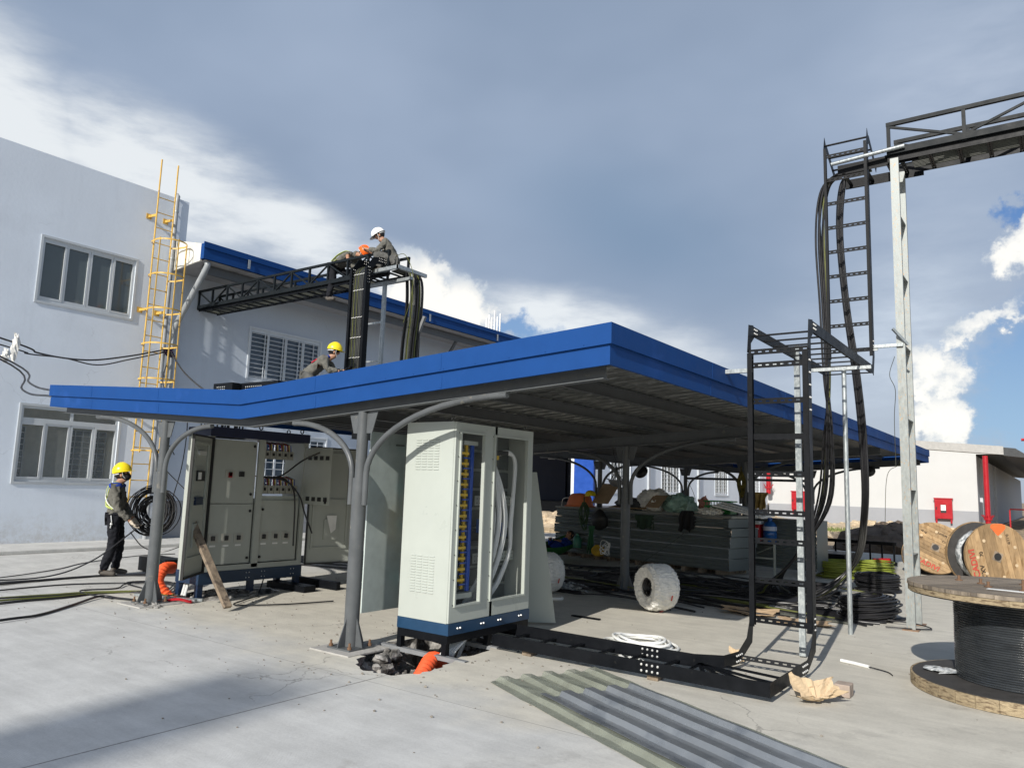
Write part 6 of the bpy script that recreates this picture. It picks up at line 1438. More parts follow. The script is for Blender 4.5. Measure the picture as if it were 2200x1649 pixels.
def wrapped(c, nrm, R_, w_, lab, seed):
    nrm = Vector(nrm).normalized(); o0 = nrm.orthogonal().normalized(); F = Matrix((o0, nrm.cross(o0), nrm)).transposed(); t = empty('wrapped_coil', c, lab, 'wrapped coil'); c = Vector(c)
    r0 = R_*.40; pr = [(r0, -w_/2+.02), (r0+.04, -w_/2-.005), (R_*.82, -w_/2-.02), (R_*.97, -w_/2+.03), (R_, -w_/4), (R_, w_/4), (R_*.97, w_/2-.03), (R_*.82, w_/2+.02), (r0+.04, w_/2+.005), (r0, w_/2-.02), (r0-.01, 0), (r0, -w_/2+.02)]
    o = MB().lathe(pr, 60, c, F).build('wrapping', 'sack', t, smooth=True)
    s = o.modifiers.new('s', 'SUBSURF'); s.levels = 3; s.render_levels = 3; s.subdivision_type = 'SIMPLE'
    d = o.modifiers.new('crumple', 'DISPLACE'); tx = bpy.data.textures.new('wrap%d' % seed, 'CLOUDS'); tx.noise_scale = .045; tx.noise_depth = 4; tx.noise_type = 'HARD_NOISE'; d.texture = tx; d.strength = .03; d.texture_coords = 'LOCAL'
    mb = MB()
    for i in range(9): mb.tube([c+F @ Vector((math.cos(a)*(r0-.015-.006*(i % 2)), math.sin(a)*(r0-.015), -w_/2+.03+i*w_*.1)) for a in [2*PI*k/28 for k in range(28)]], .014, 6, closed=True)
    mb.build('cable_turns', 'cable', t)
    mb = MB()
    for (a, s) in ((1.2, .10), (2.1, .07), (5.4, .09)):
        p_ = c+F @ Vector((math.cos(a)*(R_+.018), math.sin(a)*(R_+.018), s-.1)); q = F @ Vector((-math.sin(a), math.cos(a), 0)); mb.bar(p_-q*.035, p_+q*.035, .02, .003, F @ Vector((math.cos(a), math.sin(a), 0)))
    mb.build('red_print', 'inkr', t)
    return t
dg = Vector((.62, -.78, 0))
wrapped((1.17, 4.30, .325), facing(1.17, 4.3, -56), .305, .36, 'white wrapped coil standing on edge in the sun under the shelter', 1)
wrapped((-.80, 4.62, .31), facing(-.8, 4.6, -56), .30, .34, 'white wrapped coil half hidden behind the leaning louvred panel', 2)
# white hose coil behind the floor tray
rnd = random.Random(41)
for i in range(7):
    rr = .30-.018*i; cx, cy = 2.0+rnd.uniform(-.07, .07), 2.12+rnd.uniform(-.05, .05); ph = rnd.uniform(0, 6); tag(MB().tube([(cx+rr*(1.2+.08*math.cos(2*a+ph))*math.cos(a), cy+rr*math.sin(a), .018+.011*i+.012*math.sin(2*a+ph)) for a in [2*PI*k/30 for k in range(30)]], .014, 7, closed=True).build('white_hose', 'white', None, smooth=True), 'white hose loop lying behind the floor tray', 'hose', 'white hose loops on the floor')
for i in range(3): tag(MB().tube(spline([(1.7+.1*i, 2.2, .03), (1.95+.1*i, 1.7, .03), (2.3+.1*i, 1.3, .035), (2.75, 1.15+.1*i, .03)], 6), .015, 7).build('white_hose', 'white', None, smooth=True), 'white hose end passing under the floor tray rungs', 'hose', 'white hose ends under the tray')
# ================================================================ STACKED STEEL AND CLUTTER
st = empty('steel_stack', (-1.8, 9.9, 0), 'waist high stack of grey profiled steel sheets under the shelter', 'steel stack')
A = Vector((-4.25, 10.28, 0)); B = Vector((.72, 9.12, 0)); dS = (B-A).normalized(); nS = Vector((-dS.y, dS.x, 0))
M['stk'] = mat('dull_zinc_sheet', (.20, .225, .225), .38, .5, .05, 1)
M['stkl'] = mat('pale_zinc_sheet', (.36, .36, .33), .5, .2, .2, 3, .08, 20)
def bundle(za, zb_, s0, s1, depth, m, k, dn=0):
    """front face with horizontal folded ribs"""
    mb = MB(); n = max(2, int((zb_-za)/.032)); z = za; prof = []
    for i in range(n+1):
        zz = za+(zb_-za)*i/n; prof.append((zz, .022 if i % 2 else 0))
    for a, b in zip(prof, prof[1:]):
        p = [A+dS*s0-nS*(a[1]-dn), A+dS*s1-nS*(a[1]-dn), A+dS*s1-nS*(b[1]-dn), A+dS*s0-nS*(b[1]-dn)]
        mb.quad((p[0].x, p[0].y, a[0]), (p[1].x, p[1].y, a[0]), (p[2].x, p[2].y, b[0]), (p[3].x, p[3].y, b[0]))
    c = [A+dS*s0+nS*dn, A+dS*s1+nS*dn, A+dS*s1+nS*depth, A+dS*s0+nS*depth]
    mb.quad(*[(q.x, q.y, zb_) for q in c]); mb.quad((c[1].x, c[1].y, za), (c[2].x, c[2].y, za), (c[2].x, c[2].y, zb_), (c[1].x, c[1].y, zb_)); mb.quad((c[0].x, c[0].y, za), (c[3].x, c[3].y, za), (c[3].x, c[3].y, zb_), (c[0].x, c[0].y, zb_))
    return mb.build('sheet_bundle', m, st)
rnd = random.Random(3); z = .10
for i, h in enumerate((.22, .19, .20, .16, .17)):
    bundle(z, z+h, rnd.uniform(-.03, .05), 4.76+rnd.uniform(-.08, .05), .95, 'stk', i, rnd.uniform(0, .03)); z += h+.012
bundle(z, z+.045, .0, 4.82, .95, 'stkl', 9)
ZS = z+.046
bundle(.12, 1.10, 3.9, 5.75, 1.95, 'stk', 9, 1.5)
mb = MB()
for i in range(12): s = .1+i*.40; p = A+dS*s; mb.bar(p+Vector((0, 0, .05)), p+nS*.95+Vector((0, 0, .05)), .09, .09)
mb.build('timber_bearer', 'woodd', st)
def S(s, d, z=0): p = A+dS*s*.935+nS*d; return Vector((p.x, p.y, ZS+z))
def blob_thing(name, lab, cat, c, r, sc_, m, seed, amp=.3, grp=None, freq=2.5):
    o = rough_blob(c, r*.92, sc_, amp*.6, 26, 18, freq, seed).build(name, m, None, smooth=True); sb = o.modifiers.new('s', 'SUBSURF'); sb.levels = 2; sb.render_levels = 2
    d = o.modifiers.new('crumple', 'DISPLACE'); tx = bpy.data.textures.new('sackfold', 'CLOUDS'); tx.noise_scale = .07; tx.noise_depth = 3; tx.noise_type = 'HARD_NOISE'; d.texture = tx; d.strength = .07; d.texture_coords = 'LOCAL'
    return tag(o, lab, cat, grp)
blob_thing('sack', 'white woven sack heaped highest on the steel stack', 'sack', S(2.75, .5, .22), .38, (1.25, .9, .75), 'sack', 2)
blob_thing('sack', 'dark grey sack lying in front of the white sack on the steel stack', 'sack', S(2.25, .35, .13), .3, (1.7, .8, .5), mat('dark_sack', (.055, .06, .065), .8, 0, .2, 8), 5, .18)
blob_thing('sack', 'pale green plastic bag slumped on the steel stack', 'sack', S(3.45, .5, .16), .34, (1.2, .9, .75), mat('pale_green_film', (.28, .44, .38), .35, 0, .2, 9, .6, 16), 6, .35)
blob_thing('sack', 'greenish translucent bag hanging at the right of the pale bag', 'sack', S(3.92, .35, .02), .26, (.6, .6, .9), mat('pale_teal_film', (.34, .50, .46), .35, 0, .2, 9, .6, 16), 8, .3)
blob_thing('sack', 'small white crumpled bag in front of the pale green bag', 'sack', S(3.02, .2, .12), .16, (.9, .8, .9), 'sack', 9)
blob_thing('sack', 'pink and white plastic bag beside the shelter post on the stack', 'sack', S(4.05, .6, .14), .2, (.8, .8, 1.0), mat('pink_film', (.50, .22, .18), .5, 0, .3, 12), 10, .4)
blob_thing('sack', 'crumpled white plastic beside the green crate', 'sack', S(4.55, .15, .06), .2, (1.5, .8, .5), 'sack', 12, .45)
for (s0, d0, s1, d1, z, a, lab) in ((1.65, .15, 2.75, .75, .03, .1, 'flattened cardboard sheet under the sacks'), (2.9, .0, 3.3, .3, .08, .25, 'bent brown cardboard flap by the small white bag'), (.95, .3, 1.5, .7, .1, .45, 'brown cardboard leaning near the orange stool')):
    p, q = S(s0, d0, z), S(s1, d0, z); r_, t_ = S(s1, d1, z+a), S(s0, d1, z+a)
    o = MB().quadbox([p, q, r_, t_, p+Vector((0, 0, .012)), q+Vector((0, 0, .012)), r_+Vector((0, 0, .012)), t_+Vector((0, 0, .012))]).build('cardboard', 'card'); tag(o, lab, 'cardboard')
# orange plastic chair shell upside down
t = empty('plastic_stool', tuple(S(.55, .3)), 'faded orange plastic stool turned over on the stack', 'stool')
c = S(.55, .3); mb = MB(); n = 20
pr = [(.30, 0), (.31, .02), (.27, .03), (.25, .10), (.22, .22), (.17, .30), (.0, .32)]
for (r_, z_) in pr:
    for k in range(n): a = 2*PI*k/n; q = abs(math.cos(a))**.6*(1 if math.cos(a) > 0 else -1), abs(math.sin(a))**.6*(1 if math.sin(a) > 0 else -1); mb.v.append((c.x+r_*1.15*q[0], c.y+r_*.9*q[1], c.z+.002+z_))
for i in range(len(pr)-1):
    for k in range(n): mb.f.append((i*n+k, i*n+(k+1) % n, (i+1)*n+(k+1) % n, (i+1)*n+k))
mb.build('seat_shell', 'orangep', t, smooth=True)
tag(MB().lathe([(.13, 0), (.128, .05), (.10, .10), (.05, .13), (0, .138)], 20, tuple(S(.95, .25, .26))).build('helmet', 'hy', smooth=True), 'dull yellow helmet balanced beside the orange stool', 'helmet')
tag(MB().tube(spline([S(.1, .1, .0), S(.15, .1, .16), S(.32, .12, .20), S(.45, .12, .1)], 6), .010, 6).build('wire_loop', 'paper', smooth=True), 'white wire loop left of the orange stool', 'wire')
# green crate
t = empty('crate', tuple(S(4.5, .55)), 'green plastic crate on the right end of the stack', 'crate')
c = S(4.5, .55, .02); w_, d_, h_ = .27, .18, .26
mb = MB(); mb.box(c.x-w_, c.x+w_, c.y-d_, c.y+d_, c.z, c.z+.012)
for s in (-1, 1):
    mb.box(c.x-w_, c.x+w_, c.y+s*d_-.006, c.y+s*d_+.006, c.z+.013, c.z+h_*.62); mb.box(c.x+s*w_-.006, c.x+s*w_+.006, c.y-d_+.01, c.y+d_-.01, c.z+.013, c.z+h_*.62)
mb.build('basket', 'greenp', t)
mb = MB(); 
for s in (-1, 1): mb.box(c.x-w_-.015, c.x+w_+.015, c.y+s*(d_+.005)-.012, c.y+s*(d_+.005)+.012, c.z+h_*.9, c.z+h_); mb.box(c.x+s*(w_+.005)-.012, c.x+s*(w_+.005)+.012, c.y-d_, c.y+d_, c.z+h_*.9, c.z+h_-.002)
for k in range(9): x = c.x-w_+.03+k*(2*w_-.06)/8; mb.box(x-.008, x+.008, c.y-d_-.005, c.y-d_+.003, c.z+h_*.62, c.z+h_*.9)
mb.build('rim', 'greenp', t)
for k in range(3):
    p = S(4.7, .1+.16*k, .02+.03*k); q = S(5.75, .25+.12*k, -.02+.015*k); o = MB().bar(p+Vector((0, 0, .17)), q+Vector((0, 0, .02)), .30, .035, (0, 0, 1)).build('foam_board', 'paper', bevel=.006); tag(o, 'white foam board sloping off the right end of the stack', 'foam board', 'white foam boards on the stack')
# things hanging from the shelter and stack edge
def drape(name, lab, cat, c, w_, h_, m, seed, d=.10):
    c = Vector(c)
    rnd = random.Random(seed)
    if cat == 'harness':
        mb = MB()
        for i in range(5):
            a = rnd.uniform(.35, 1)*w_; top = c+Vector((rnd.uniform(-.3, .3)*w_, rnd.uniform(-.3, .3)*d, h_)); lo = c+Vector((rnd.uniform(-.4, .4)*w_, rnd.uniform(-.4, .4)*d, -h_*rnd.uniform(.3, 1)))
            P = spline([top, top.lerp(lo, .4)+Vector((a, 0, 0)), lo, top.lerp(lo, .5)-Vector((a, 0, 0)), top], 6)
            for p, q in zip(P, P[1:]): mb.bar(p, q, .035, .006, (.3, 1, .1))
        mb.bar(c+Vector((0, 0, h_)), c+Vector((0, 0, h_+.12)), .03, .006, (0, 1, 0)); o = mb.build(name, m)
    elif cat in ('cloth', 'bag'):
        mb = MB(); n = 18; sd = rnd.uniform(0, 9)
        for j in range(n+1):
            for i in range(n+1):
                u = i/n*2-1; v = j/n; ww = w_*(.75+.25*math.sin(v*2.6+sd)*.6+.1*math.sin(v*7+sd)); zz = h_-2*h_*v*(1-.18*abs(math.sin(u*3+sd)))
                mb.v.append((c.x+u*ww, c.y+.035*math.sin(u*8+sd+v*1.5)*(.3+v)-d*.4*v, c.z+zz))
        for j in range(n):
            for i in range(n): q = j*(n+1)+i; mb.f.append((q, q+1, q+n+2, q+n+1))
        o = mb.build(name, m, None, smooth=True); o.modifiers.new('t', 'SOLIDIFY').thickness = .006
    else:
        o = rough_blob(c, 1, (w_, d, h_), .10, 18, 14, 1.6, seed).build(name, m, None, smooth=True); sb = o.modifiers.new('s', 'SUBSURF'); sb.levels = 1; sb.render_levels = 1
    return tag(o, lab, cat)
drape('backpack', 'black backpack hanging from the rear left shelter post', 'backpack', (-2.68, 9.62, .90), .20, .22, 'plastic_b', 2, .15)
drape('work_harness', 'green webbing harness hanging over the left end of the stack', 'harness', (-3.08, 9.62, .95), .13, .32, mat('dark_green_webbing', (.035, .07, .03), .8, 0, .5, 18), 4, .08)
drape('cloth', 'dark cloth draped over the stack below the green crate', 'cloth', tuple(S(4.1, -.04, -.16)), .20, .22, 'maskb', 5, .04)
drape('net_bag', 'dark green netting hung on the front of the steel stack', 'bag', tuple(S(2.95, -.03, -.24)), .26, .16, mat('dark_netting', (.03, .055, .035), .9, 0, .4, 10), 6, .03)
drape('bag', 'long green cloth bag hanging beside the hammock end', 'bag', (-2.52, 9.0, .50), .11, .30, mat('green_cloth', (.03, .11, .05), .8, 0, .3, 8), 7, .1)
mb = MB(); mb.lathe([(0, 0), (.09, 0), (.095, .03), (.09, .2), (.05, .25), (.03, .26), (.03, .30), (0, .30)], 16, (-2.87, 9.0, .32)); tag(mb.build('green_jug', mat('green_jug_plastic', (.03, .15, .10), .4), smooth=True), 'small green jug hanging under the hammock end', 'jug')
drape('tool_bag', 'yellow tool bag with white cord at the foot of the stack', 'tool bag', (-2.3, 8.9, .30), .16, .12, mat('yellow_bag', (.45, .28, .02), .7, 0, .4, 9), 8)
mb = MB(); rn = random.Random(4)
for i in range(5): mb.tube(spline([(-2.1+rn.uniform(-.13, .15), 8.8, .38+rn.uniform(-.16, .16)) for _ in range(5)], 6), .008, 5)
tag(mb.build('cord_tangle', 'paper', smooth=True), 'tangled white cord over the yellow tool bag', 'cord')
# hard hat hanging upside down on a wire hook, with hooks
t = empty('helmet', (-1.95, 9.0, 1.55), 'grey hard hat hanging upside down by its straps under the roof', 'helmet')
hc = Vector((-1.95, 9.0, 1.78))
mb = MB(); mb.lathe([(.165, 0), (.168, -.012), (.155, -.05), (.12, -.10), (.06, -.135), (0, -.14)], 24, hc); mb.prism([hc+Vector((-.15, -.05, -.005)), hc+Vector((-.27, -.02, .03)), hc+Vector((-.26, .05, .03)), hc+Vector((-.15, .08, -.005))], (0, 0, .006)); mb.build('shell', mat('grey_helmet', (.20, .20, .20), .4), t, smooth=True)
mb = MB()
for (x, y) in ((-.14, 0), (.14, 0), (0, .12), (0, -.12)): mb.tube([hc+Vector((x, y, 0)), hc+Vector((x*.25, y*.25, .14)), hc+Vector((0, 0, .30))], .010, 5)
mb.build('strap', 'plastic_b', t)
mb = MB(); mb.tube(spline([(-1.95, 9.0, 2.06), (-1.97, 9.0, 2.2), (-2.02, 9.0, 2.32), (-2.0, 9.0, 2.5)], 5), .006, 5).tube(spline([(-2.2, 9.0, 2.2), (-2.12, 9.0, 2.02), (-2.02, 9.0, 2.04), (-1.98, 9.0, 2.16)], 5), .007, 5)
tag(mb.build('wire_hook', 'plastic_b', smooth=True), 'bent wire hooks hanging above the hard hat', 'hook')
# radio speaker, harness and bag near the middle post
t = empty('portable_speaker', (-.02, 10.6, .95), 'boxy black portable speaker hanging from the third shelter post', 'speaker')
MB().box(-.22, .12, 10.5, 10.72, .80, 1.20).build('housing', 'plastic_b', t, bevel=.03)
mb = MB()
for z in (.9, 1.1): mb.lathe([(0, 0), (.075, 0), (.085, .008), (.085, 0)], 18, (-.05, 10.495, z), Matrix.Rotation(R(90), 3, 'X'))
mb.build('grille', mat('speaker_grille', (.05, .05, .055), .5), t); MB().tube([(-.15, 10.6, 1.2), (-.05, 10.6, 1.42), (.05, 10.6, 1.2)], .010, 5).build('carry_strap', 'plastic_b', t)
drape('work_harness', 'black and yellow safety harness hanging on the third shelter post', 'harness', (-.02, 11.1, 1.75), .10, .30, mat('yellow_black_webbing', (.12, .10, .02), .8, 0, .8, 14), 14, .1)
drape('work_bag', 'dusty brown and yellow bag hanging behind the tray right of the third post', 'bag', (.45, 10.9, 1.42), .20, .20, mat('brown_yellow_bag', (.28, .19, .06), .8, 0, .5, 8), 15, .12)
# table with cooler and bottle
t = empty('table', (.62, 10.6, 0), 'small white plastic table holding the cooler and water bottle', 'table')
MB().box(.30, .94, 10.3, 10.85, .60, .63).build('table_top', 'cabg', t, bevel=.01)
for (x, y) in ((.33, 10.33), (.91, 10.33), (.33, 10.82), (.91, 10.82)): MB().box(x-.02, x+.02, y-.02, y+.02, 0, .599).build('leg', 'cabg', t)
mb = MB(); mb.box(.34, .90, 10.325, 10.34, .30, .33).bar((.35, 10.33, .3), (.89, 10.33, .56), .012, .012); mb.build('cross_brace', 'cabg', t)
t = empty('cooler_box', (.45, 10.5, .63), 'red drink cooler with white lid on the white table', 'cooler')
MB().box(.31, .60, 10.37, 10.63, .632, .97).build('box', 'red', t, bevel=.02); MB().box(.30, .61, 10.36, 10.64, .972, 1.04).build('lid', 'paper', t, bevel=.015)
MB().box(.47, .56, 10.364, 10.369, .72, .80).box(.48, .58, 10.364, 10.369, .87, .90).build('print', 'paper', t)
t = empty('water_bottle', (.76, 10.5, .63), 'large blue water bottle standing beside the red cooler', 'bottle')
MB().lathe([(0, 0), (.12, 0), (.135, .02), (.135, .09), (.128, .10), (.135, .11), (.135, .20), (.128, .21), (.135, .22), (.135, .32), (.10, .39), (.045, .42), (.04, .46), (0, .46)], 28, (.77, 10.5, .632)).build('bottle', 'bottle', t, smooth=True)
MB().lathe([(.046, .44), (.05, .45), (.05, .49), (0, .49)], 20, (.77, 10.5, .632)).build('cap', mat('blue_cap', (.02, .08, .3), .4), t, smooth=True)
MB().lathe([(.1365, .23), (.1365, .31)], 28, (.77, 10.5, .632)).build('label', mat('pale_blue_label', (.45, .5, .62), .5), t)
o = MB().bar((.02, 10.18, .05), (.34, 10.12, .60), .02, .45, (.9, 0, .9)).build('cardboard', 'card'); tag(o, 'brown cardboard carton standing on edge left of the white table', 'cardboard')
# dark frames behind the table
t = empty('tray_rack', (1.6, 14.9, 0), 'low black steel frame of tray sections on the floor behind the cable sweep', 'tray sections')
MB().box(.4, 2.4, 14.8, 14.85, .48, .56).box(.4, 2.4, 14.8, 14.85, .02, .10).build('rail', 'black', t)
for i in range(8): x = .5+i*.26; MB().box(x, x+.04, 14.81, 14.84, .10, .48).build('upright', 'black', t)
MB().box(-.3, 1.6, 13.2, 14.2, .02, .30).build('tray_bundle', 'black', t)
mb = MB(); mb.cyl((2.25, 12.8, .25), (2.6, 12.75, .28), .05, 8).box(2.3, 2.5, 12.7, 12.85, .05, .3)
tag(mb.build('clamp_tool', 'red'), 'small red hand tool standing behind the yellow green coils', 'tool')

# ================================================================ FLOOR CABLES
def fc(pts, r, lab, grp=None, m='cable', n=8, nm='cable'):
    return tag(MB().tube(spline(pts, n), r, 7).build(nm, m, None, smooth=True), lab, 'cable', grp)
# left loops
def lc(pts, r, lab, grp=None, m='cable'):
    return fc([(x, y, r+.002+(.012 if i % 3 == 1 else 0)) for i, (x, y) in enumerate(pts)], r, lab, grp, m)
rnd = random.Random(12)
for i in range(5):
    o = .07*i; lc([(-5.9-.1*i, -2.2+o), (-6.2-.05*i, -.9+o), (-6.42+rnd.uniform(-.06, .06), .1+o), (-6.4+rnd.uniform(-.08, .08), .75+o*.6), (-6.05+.03*i, 1.25+.1*i), (-5.4, 2.0+.12*i), (-4.6, 2.7+.1*i)], .0115, 'black cable in the bunch running past the shoes of the standing worker', 'black cables running past the standing worker')
lc([(-6.9, -1.6), (-6.95, -.5), (-7.6, .6), (-8.3, 1.4), (-8.8, 2.6), (-8.9, 3.4)], .008, 'thin wire lying behind the standing worker')
lc([(-4.25, .21), (-4.6, .75), (-5.1, .95), (-5.36, .87), (-5.28, .55), (-5.02, .29), (-5.12, -.03), (-5.0, -.2), (-4.78, -.22), (-4.21, -.17)], .010, 'black cable turning back in an S loop left of the post foot')
lc([(-4.3, .6), (-4.9, 1.05), (-5.3, 1.1), (-5.5, .85), (-5.35, .6), (-4.8, .55), (-4.1, .5)], .010, 'black cable making an oval loop left of the post foot')
lc([(-4.35, .75), (-4.8, .98), (-5.08, .9), (-5.0, .72), (-4.6, .68)], .009, 'smaller black loop inside the oval loop left of the post foot')
for i in range(6):
    o = rnd.uniform(-.05, .05); lc([(-4.3-.12*i, -2.4+.1*i), (-4.55-.1*i+o, -1.3), (-4.62-.07*i, -.55+o), (-4.7-.03*i-o, -.1), (-4.5+.02*i, .3+.03*i), (-4.0, .38+.03*i)], .007+.002*(i % 3), 'thin cable in the loose bunch spreading left from the front left post', 'thin cables spreading left from the front left post', 'cabley' if i in (2, 5) else 'cable')
lc([(-3.2, -3.0), (-3.44, -1.71), (-3.58, -1.28), (-4.02, -.72), (-4.38, -.24), (-4.15, -.12), (-3.93, -.05)], .0145, 'thick black cable nearest the viewer running left from the front left post')
lc([(-5.5, -1.9), (-5.62, -1.1), (-5.8, -.45), (-5.75, .1), (-5.3, .7), (-4.9, 1.3)], .010, 'single black cable curving between the post and the standing worker')
fc([(-7.4, -2.2, .015), (-6.9, -1.0, .02), (-6.55, .0, .04), (-6.35, .55, .25), (-6.2, .95, .60), (-6.13, 1.13, .79), (-6.28, 1.3, .95)], .011, 'black cable lifted from the floor up to the standing worker hand')
# dark plastic duct box behind the post
o = MB().box(-6.75, -5.95, 1.5, 1.85, .02, .24).build('tray_offcut', 'black', bevel=.005); tag(o, 'short black tray offcut lying behind the front left post', 'tray offcut')
bolts(o, [(-6.3+.06*i, 1.497, .09+.06*k) for i in range(5) for k in range(2)], (0, -1, 0), .009)
# dark bits under and beside the grey switchboard
tag(MB().box(-3.95, -3.1, 1.95, 2.15, .0, .09).box(-3.9, -3.0, 2.45, 2.52, .0, .12).build('tray_offcut', 'black'), 'black tray pieces lying under the right end of the grey switchboard', 'tray offcut')
o = rough_blob((-2.75, 2.85, .05), .12, (2.0, .6, .45), .3, 14, 8, 3, 4).build('cable_gland_bag', 'plastic_b', smooth=True); tag(o, 'black scrap bundle on the floor right of the grey switchboard', 'scrap')
for (a, b, l) in (((-4.25, .15, .03), (-3.3, .42, .03), 'grey steel offcut on the floor before the grey switchboard'), ((-3.75, .30, .02), (-3.35, .55, .02), 'short grey steel offcut beside the red strap')): tag(MB().bar(a, b, .05, .03).build('steel_offcut', 'galv'), l, 'offcut')
tag(MB().tube(spline([(-3.6, .18, .02), (-3.4, .25, .05), (-3.3, .35, .02), (-3.45, .4, .03), (-3.6, .3, .02)], 5), .018, 6).build('red_strap', 'red', smooth=True), 'small coil of red strap on the floor before the grey switchboard', 'strap')
for i in range(2): tag(MB().tube(spline([(-4.05+.06*i, .75, .28), (-4.0+.06*i, .68, .12), (-3.95+.06*i, .62, .0)], 5), .02, 7).build('white_cable', 'whitec', smooth=True), 'white cable dropping under the left end of the grey switchboard', 'cable', 'white cables under the grey switchboard')
fc([(-3.9, 1.9, .3), (-3.5, 1.5, .02), (-3.2, 1.25, .02), (-3.0, .9, .02), (-2.75, .62, .02), (-2.4, 1.1, .02), (-2.2, 1.7, .02)], .009, 'thin black lead looping at the foot of the timber prop')
# floor cables behind, between switchboard and second post
rnd = random.Random(31)
for i in range(9):
    y = 4.4+.28*i+rnd.uniform(-.1, .1); fc([(-7.0, y-.5, .02), (-5.6, y+rnd.uniform(-.2, .2), .02), (-4.2, y+.2, .02), (-3.0, y+rnd.uniform(-.3, .2), .02), (-2.0, y-.2, .02)], .015, 'black cable on the shaded floor behind the grey switchboard', 'black cables on the shaded floor behind the switchboard')
# the big tangle under the shelter
rnd = random.Random(77)
for i in range(46):
    y = rnd.uniform(5.5, 8.6) if i < 34 else rnd.uniform(5.0, 6.0); x0 = rnd.uniform(-3.4, -1.0); x1 = rnd.uniform(1.2, 3.4); pts = []; k = 7
    for j in range(k):
        a = j/(k-1); pts.append((x0+(x1-x0)*a, y+.55*math.sin(a*3.1+rnd.uniform(-.5, .5))*rnd.uniform(-.4, .9)-(a*.5 if i % 3 else -.2), .018+rnd.choice((0, .012, .03, .05, .08))*math.sin(PI*a)))
    mm = 'cabley' if i in (4, 21, 33) else ('cableg' if i % 9 == 4 else 'cable')
    fc(pts, rnd.choice((.010, .012, .015)), {'cable': 'black cable in the dense tangle on the shelter floor', 'cabley': 'yellow green cable in the tangle on the shelter floor', 'cableg': 'grey dusty cable in the tangle on the shelter floor'}[mm], {'cable': 'black cables tangled on the shelter floor', 'cabley': 'yellow green cables tangled on the shelter floor', 'cableg': 'grey cables tangled on the shelter floor'}[mm], mm, 5)
for i in range(14):
    cx, cy, r_ = rnd.uniform(-2.6, 2.6), rnd.uniform(6.0, 8.2), rnd.uniform(.35, .75); ph = rnd.uniform(0, 6)
    pts = [(cx+r_*1.5*math.cos(ph+a), cy+r_*.75*math.sin(ph+a), .03+.03*math.sin(a*2)) for a in [i_*.6 for i_ in range(9)]]
    fc(pts, .015, 'looped black cable in the dense tangle on the shelter floor', 'looped black cables on the shelter floor', 'cable', 5)
for i in range(9): fc([(2.2+.1*i, 5.6+.12*i, .05), (2.55, 5.65+.1*i, .03), (3.0, 5.55+.06*i, .025), (3.35, 5.4+.05*i, .02), (3.55+.05*i, 5.25+.15*i, .02)], .012, 'black cable tail reaching the slumped coil', 'cable tails reaching the slumped coil', 'cable', 5)
for i in range(5): fc([(-3.1+.3*i, 5.2-.04*i, .02), (-2.2+.2*i, 5.0+.05*i, .03), (-1.2, 4.95, .02), (-.4, 5.0-.03*i, .02)], .02, 'thick black cable along the left front edge of the tangle', 'thick black cables at the front edge of the tangle', 'cable', 5)
fc([(3.75, 5.35, .02), (4.05, 5.45, .02), (4.22, 5.62, .02), (4.05, 5.8, .03), (3.7, 5.75, .05)], .008, 'thin tail wire curling round the galvanised post foot')
mb = MB(); rn = random.Random(8)
for i in range(9): y = 7.9+rn.uniform(-.3, .3); mb.cyl((2.0+rn.uniform(-.1, .1), y, .04+.05*(i % 3)), (2.65+rn.uniform(-.2, .1), y-.1, .05+.05*(i % 3)), .035, 8)
tag(mb.build('cable_ends', 'cable', smooth=True), 'short thick black cable ends piled behind the rear strut', 'cable ends')
blob_thing('plastic_scrap', 'crumpled clear and blue plastic beside the second post foot', 'plastic scrap', (-.65, 5.2, .05), .2, (1.6, .6, .4), 'filmg', 22, .5)
# corrugated translucent sheets in front
M['poly'] = mat('translucent_ribbed_sheet', (.27, .29, .24), .25, 0, .15, 5, .5, 9, .5, alpha=.55)
M['zincb'] = mat('bluish_zinc_ribbed_sheet', (.27, .29, .31), .28, .5, .15, 2, .06, 9, .5, (1, 1, 1), col2=(.19, .21, .235), mask=(.5, .66), mscale=3)
P0, P1, P2, P3 = Vector((1.72, -.06, 0)), Vector((2.42, .82, 0)), Vector((3.62, -.89, 0)), Vector((4.38, -.22, 0))
ax = ((P2-P0).normalized()+(P3-P1).normalized()).normalized(); ay = Vector((-ax.y, ax.x, 0))
def ribbed(s0, s1, t0, t1, z, m, lab, name, cat, hgt=.035, nr=5, jit=0, seed=1):
    rnd = random.Random(seed); mb = MB(); prof = []; p = .216
    full = []
    for i in range(-1, 7): a = i*p; full += [(a, 0), (a+p*.34, 0), (a+p*.44, hgt), (a+p*.78, hgt), (a+p*.88, 0)]
    def hat(t_):
        for (a, b) in zip(full, full[1:]):
            if a[0] <= t_ <= b[0]: return a[1]+(b[1]-a[1])*(t_-a[0])/max(1e-6, b[0]-a[0])
        return 0
    prof = [(t0, hat(t0))]+[q for q in full if t0 < q[0] < t1]+[(t1, hat(t1))]; nx = 26
    for j in range(nx+1):
        s = s0+(s1-s0)*j/nx
        for (tt, h) in prof:
            e = rnd.uniform(-jit, jit) if j in (0,) else 0; q = P0+ax*(s+e)+ay*tt; mb.v.append((q.x, q.y, z+h+(rnd.uniform(-.004, .006) if jit else .0015*math.sin(s*9+tt*4))))
    n = len(prof)
    for j in range(nx):
        for k in range(n-1): mb.f.append((j*n+k, j*n+k+1, (j+1)*n+k+1, (j+1)*n+k))
    o = mb.build(name, m, None); tag(o, lab, cat); sd = o.modifiers.new('thick', 'SOLIDIFY'); sd.thickness = .0025; return o
ribbed(0, 4.6, .0, 1.08, .003, 'poly', 'translucent ribbed plastic sheet sticking out beneath the metal sheets in the foreground', 'plastic_sheet', 'plastic sheet', jit=.03, seed=2)
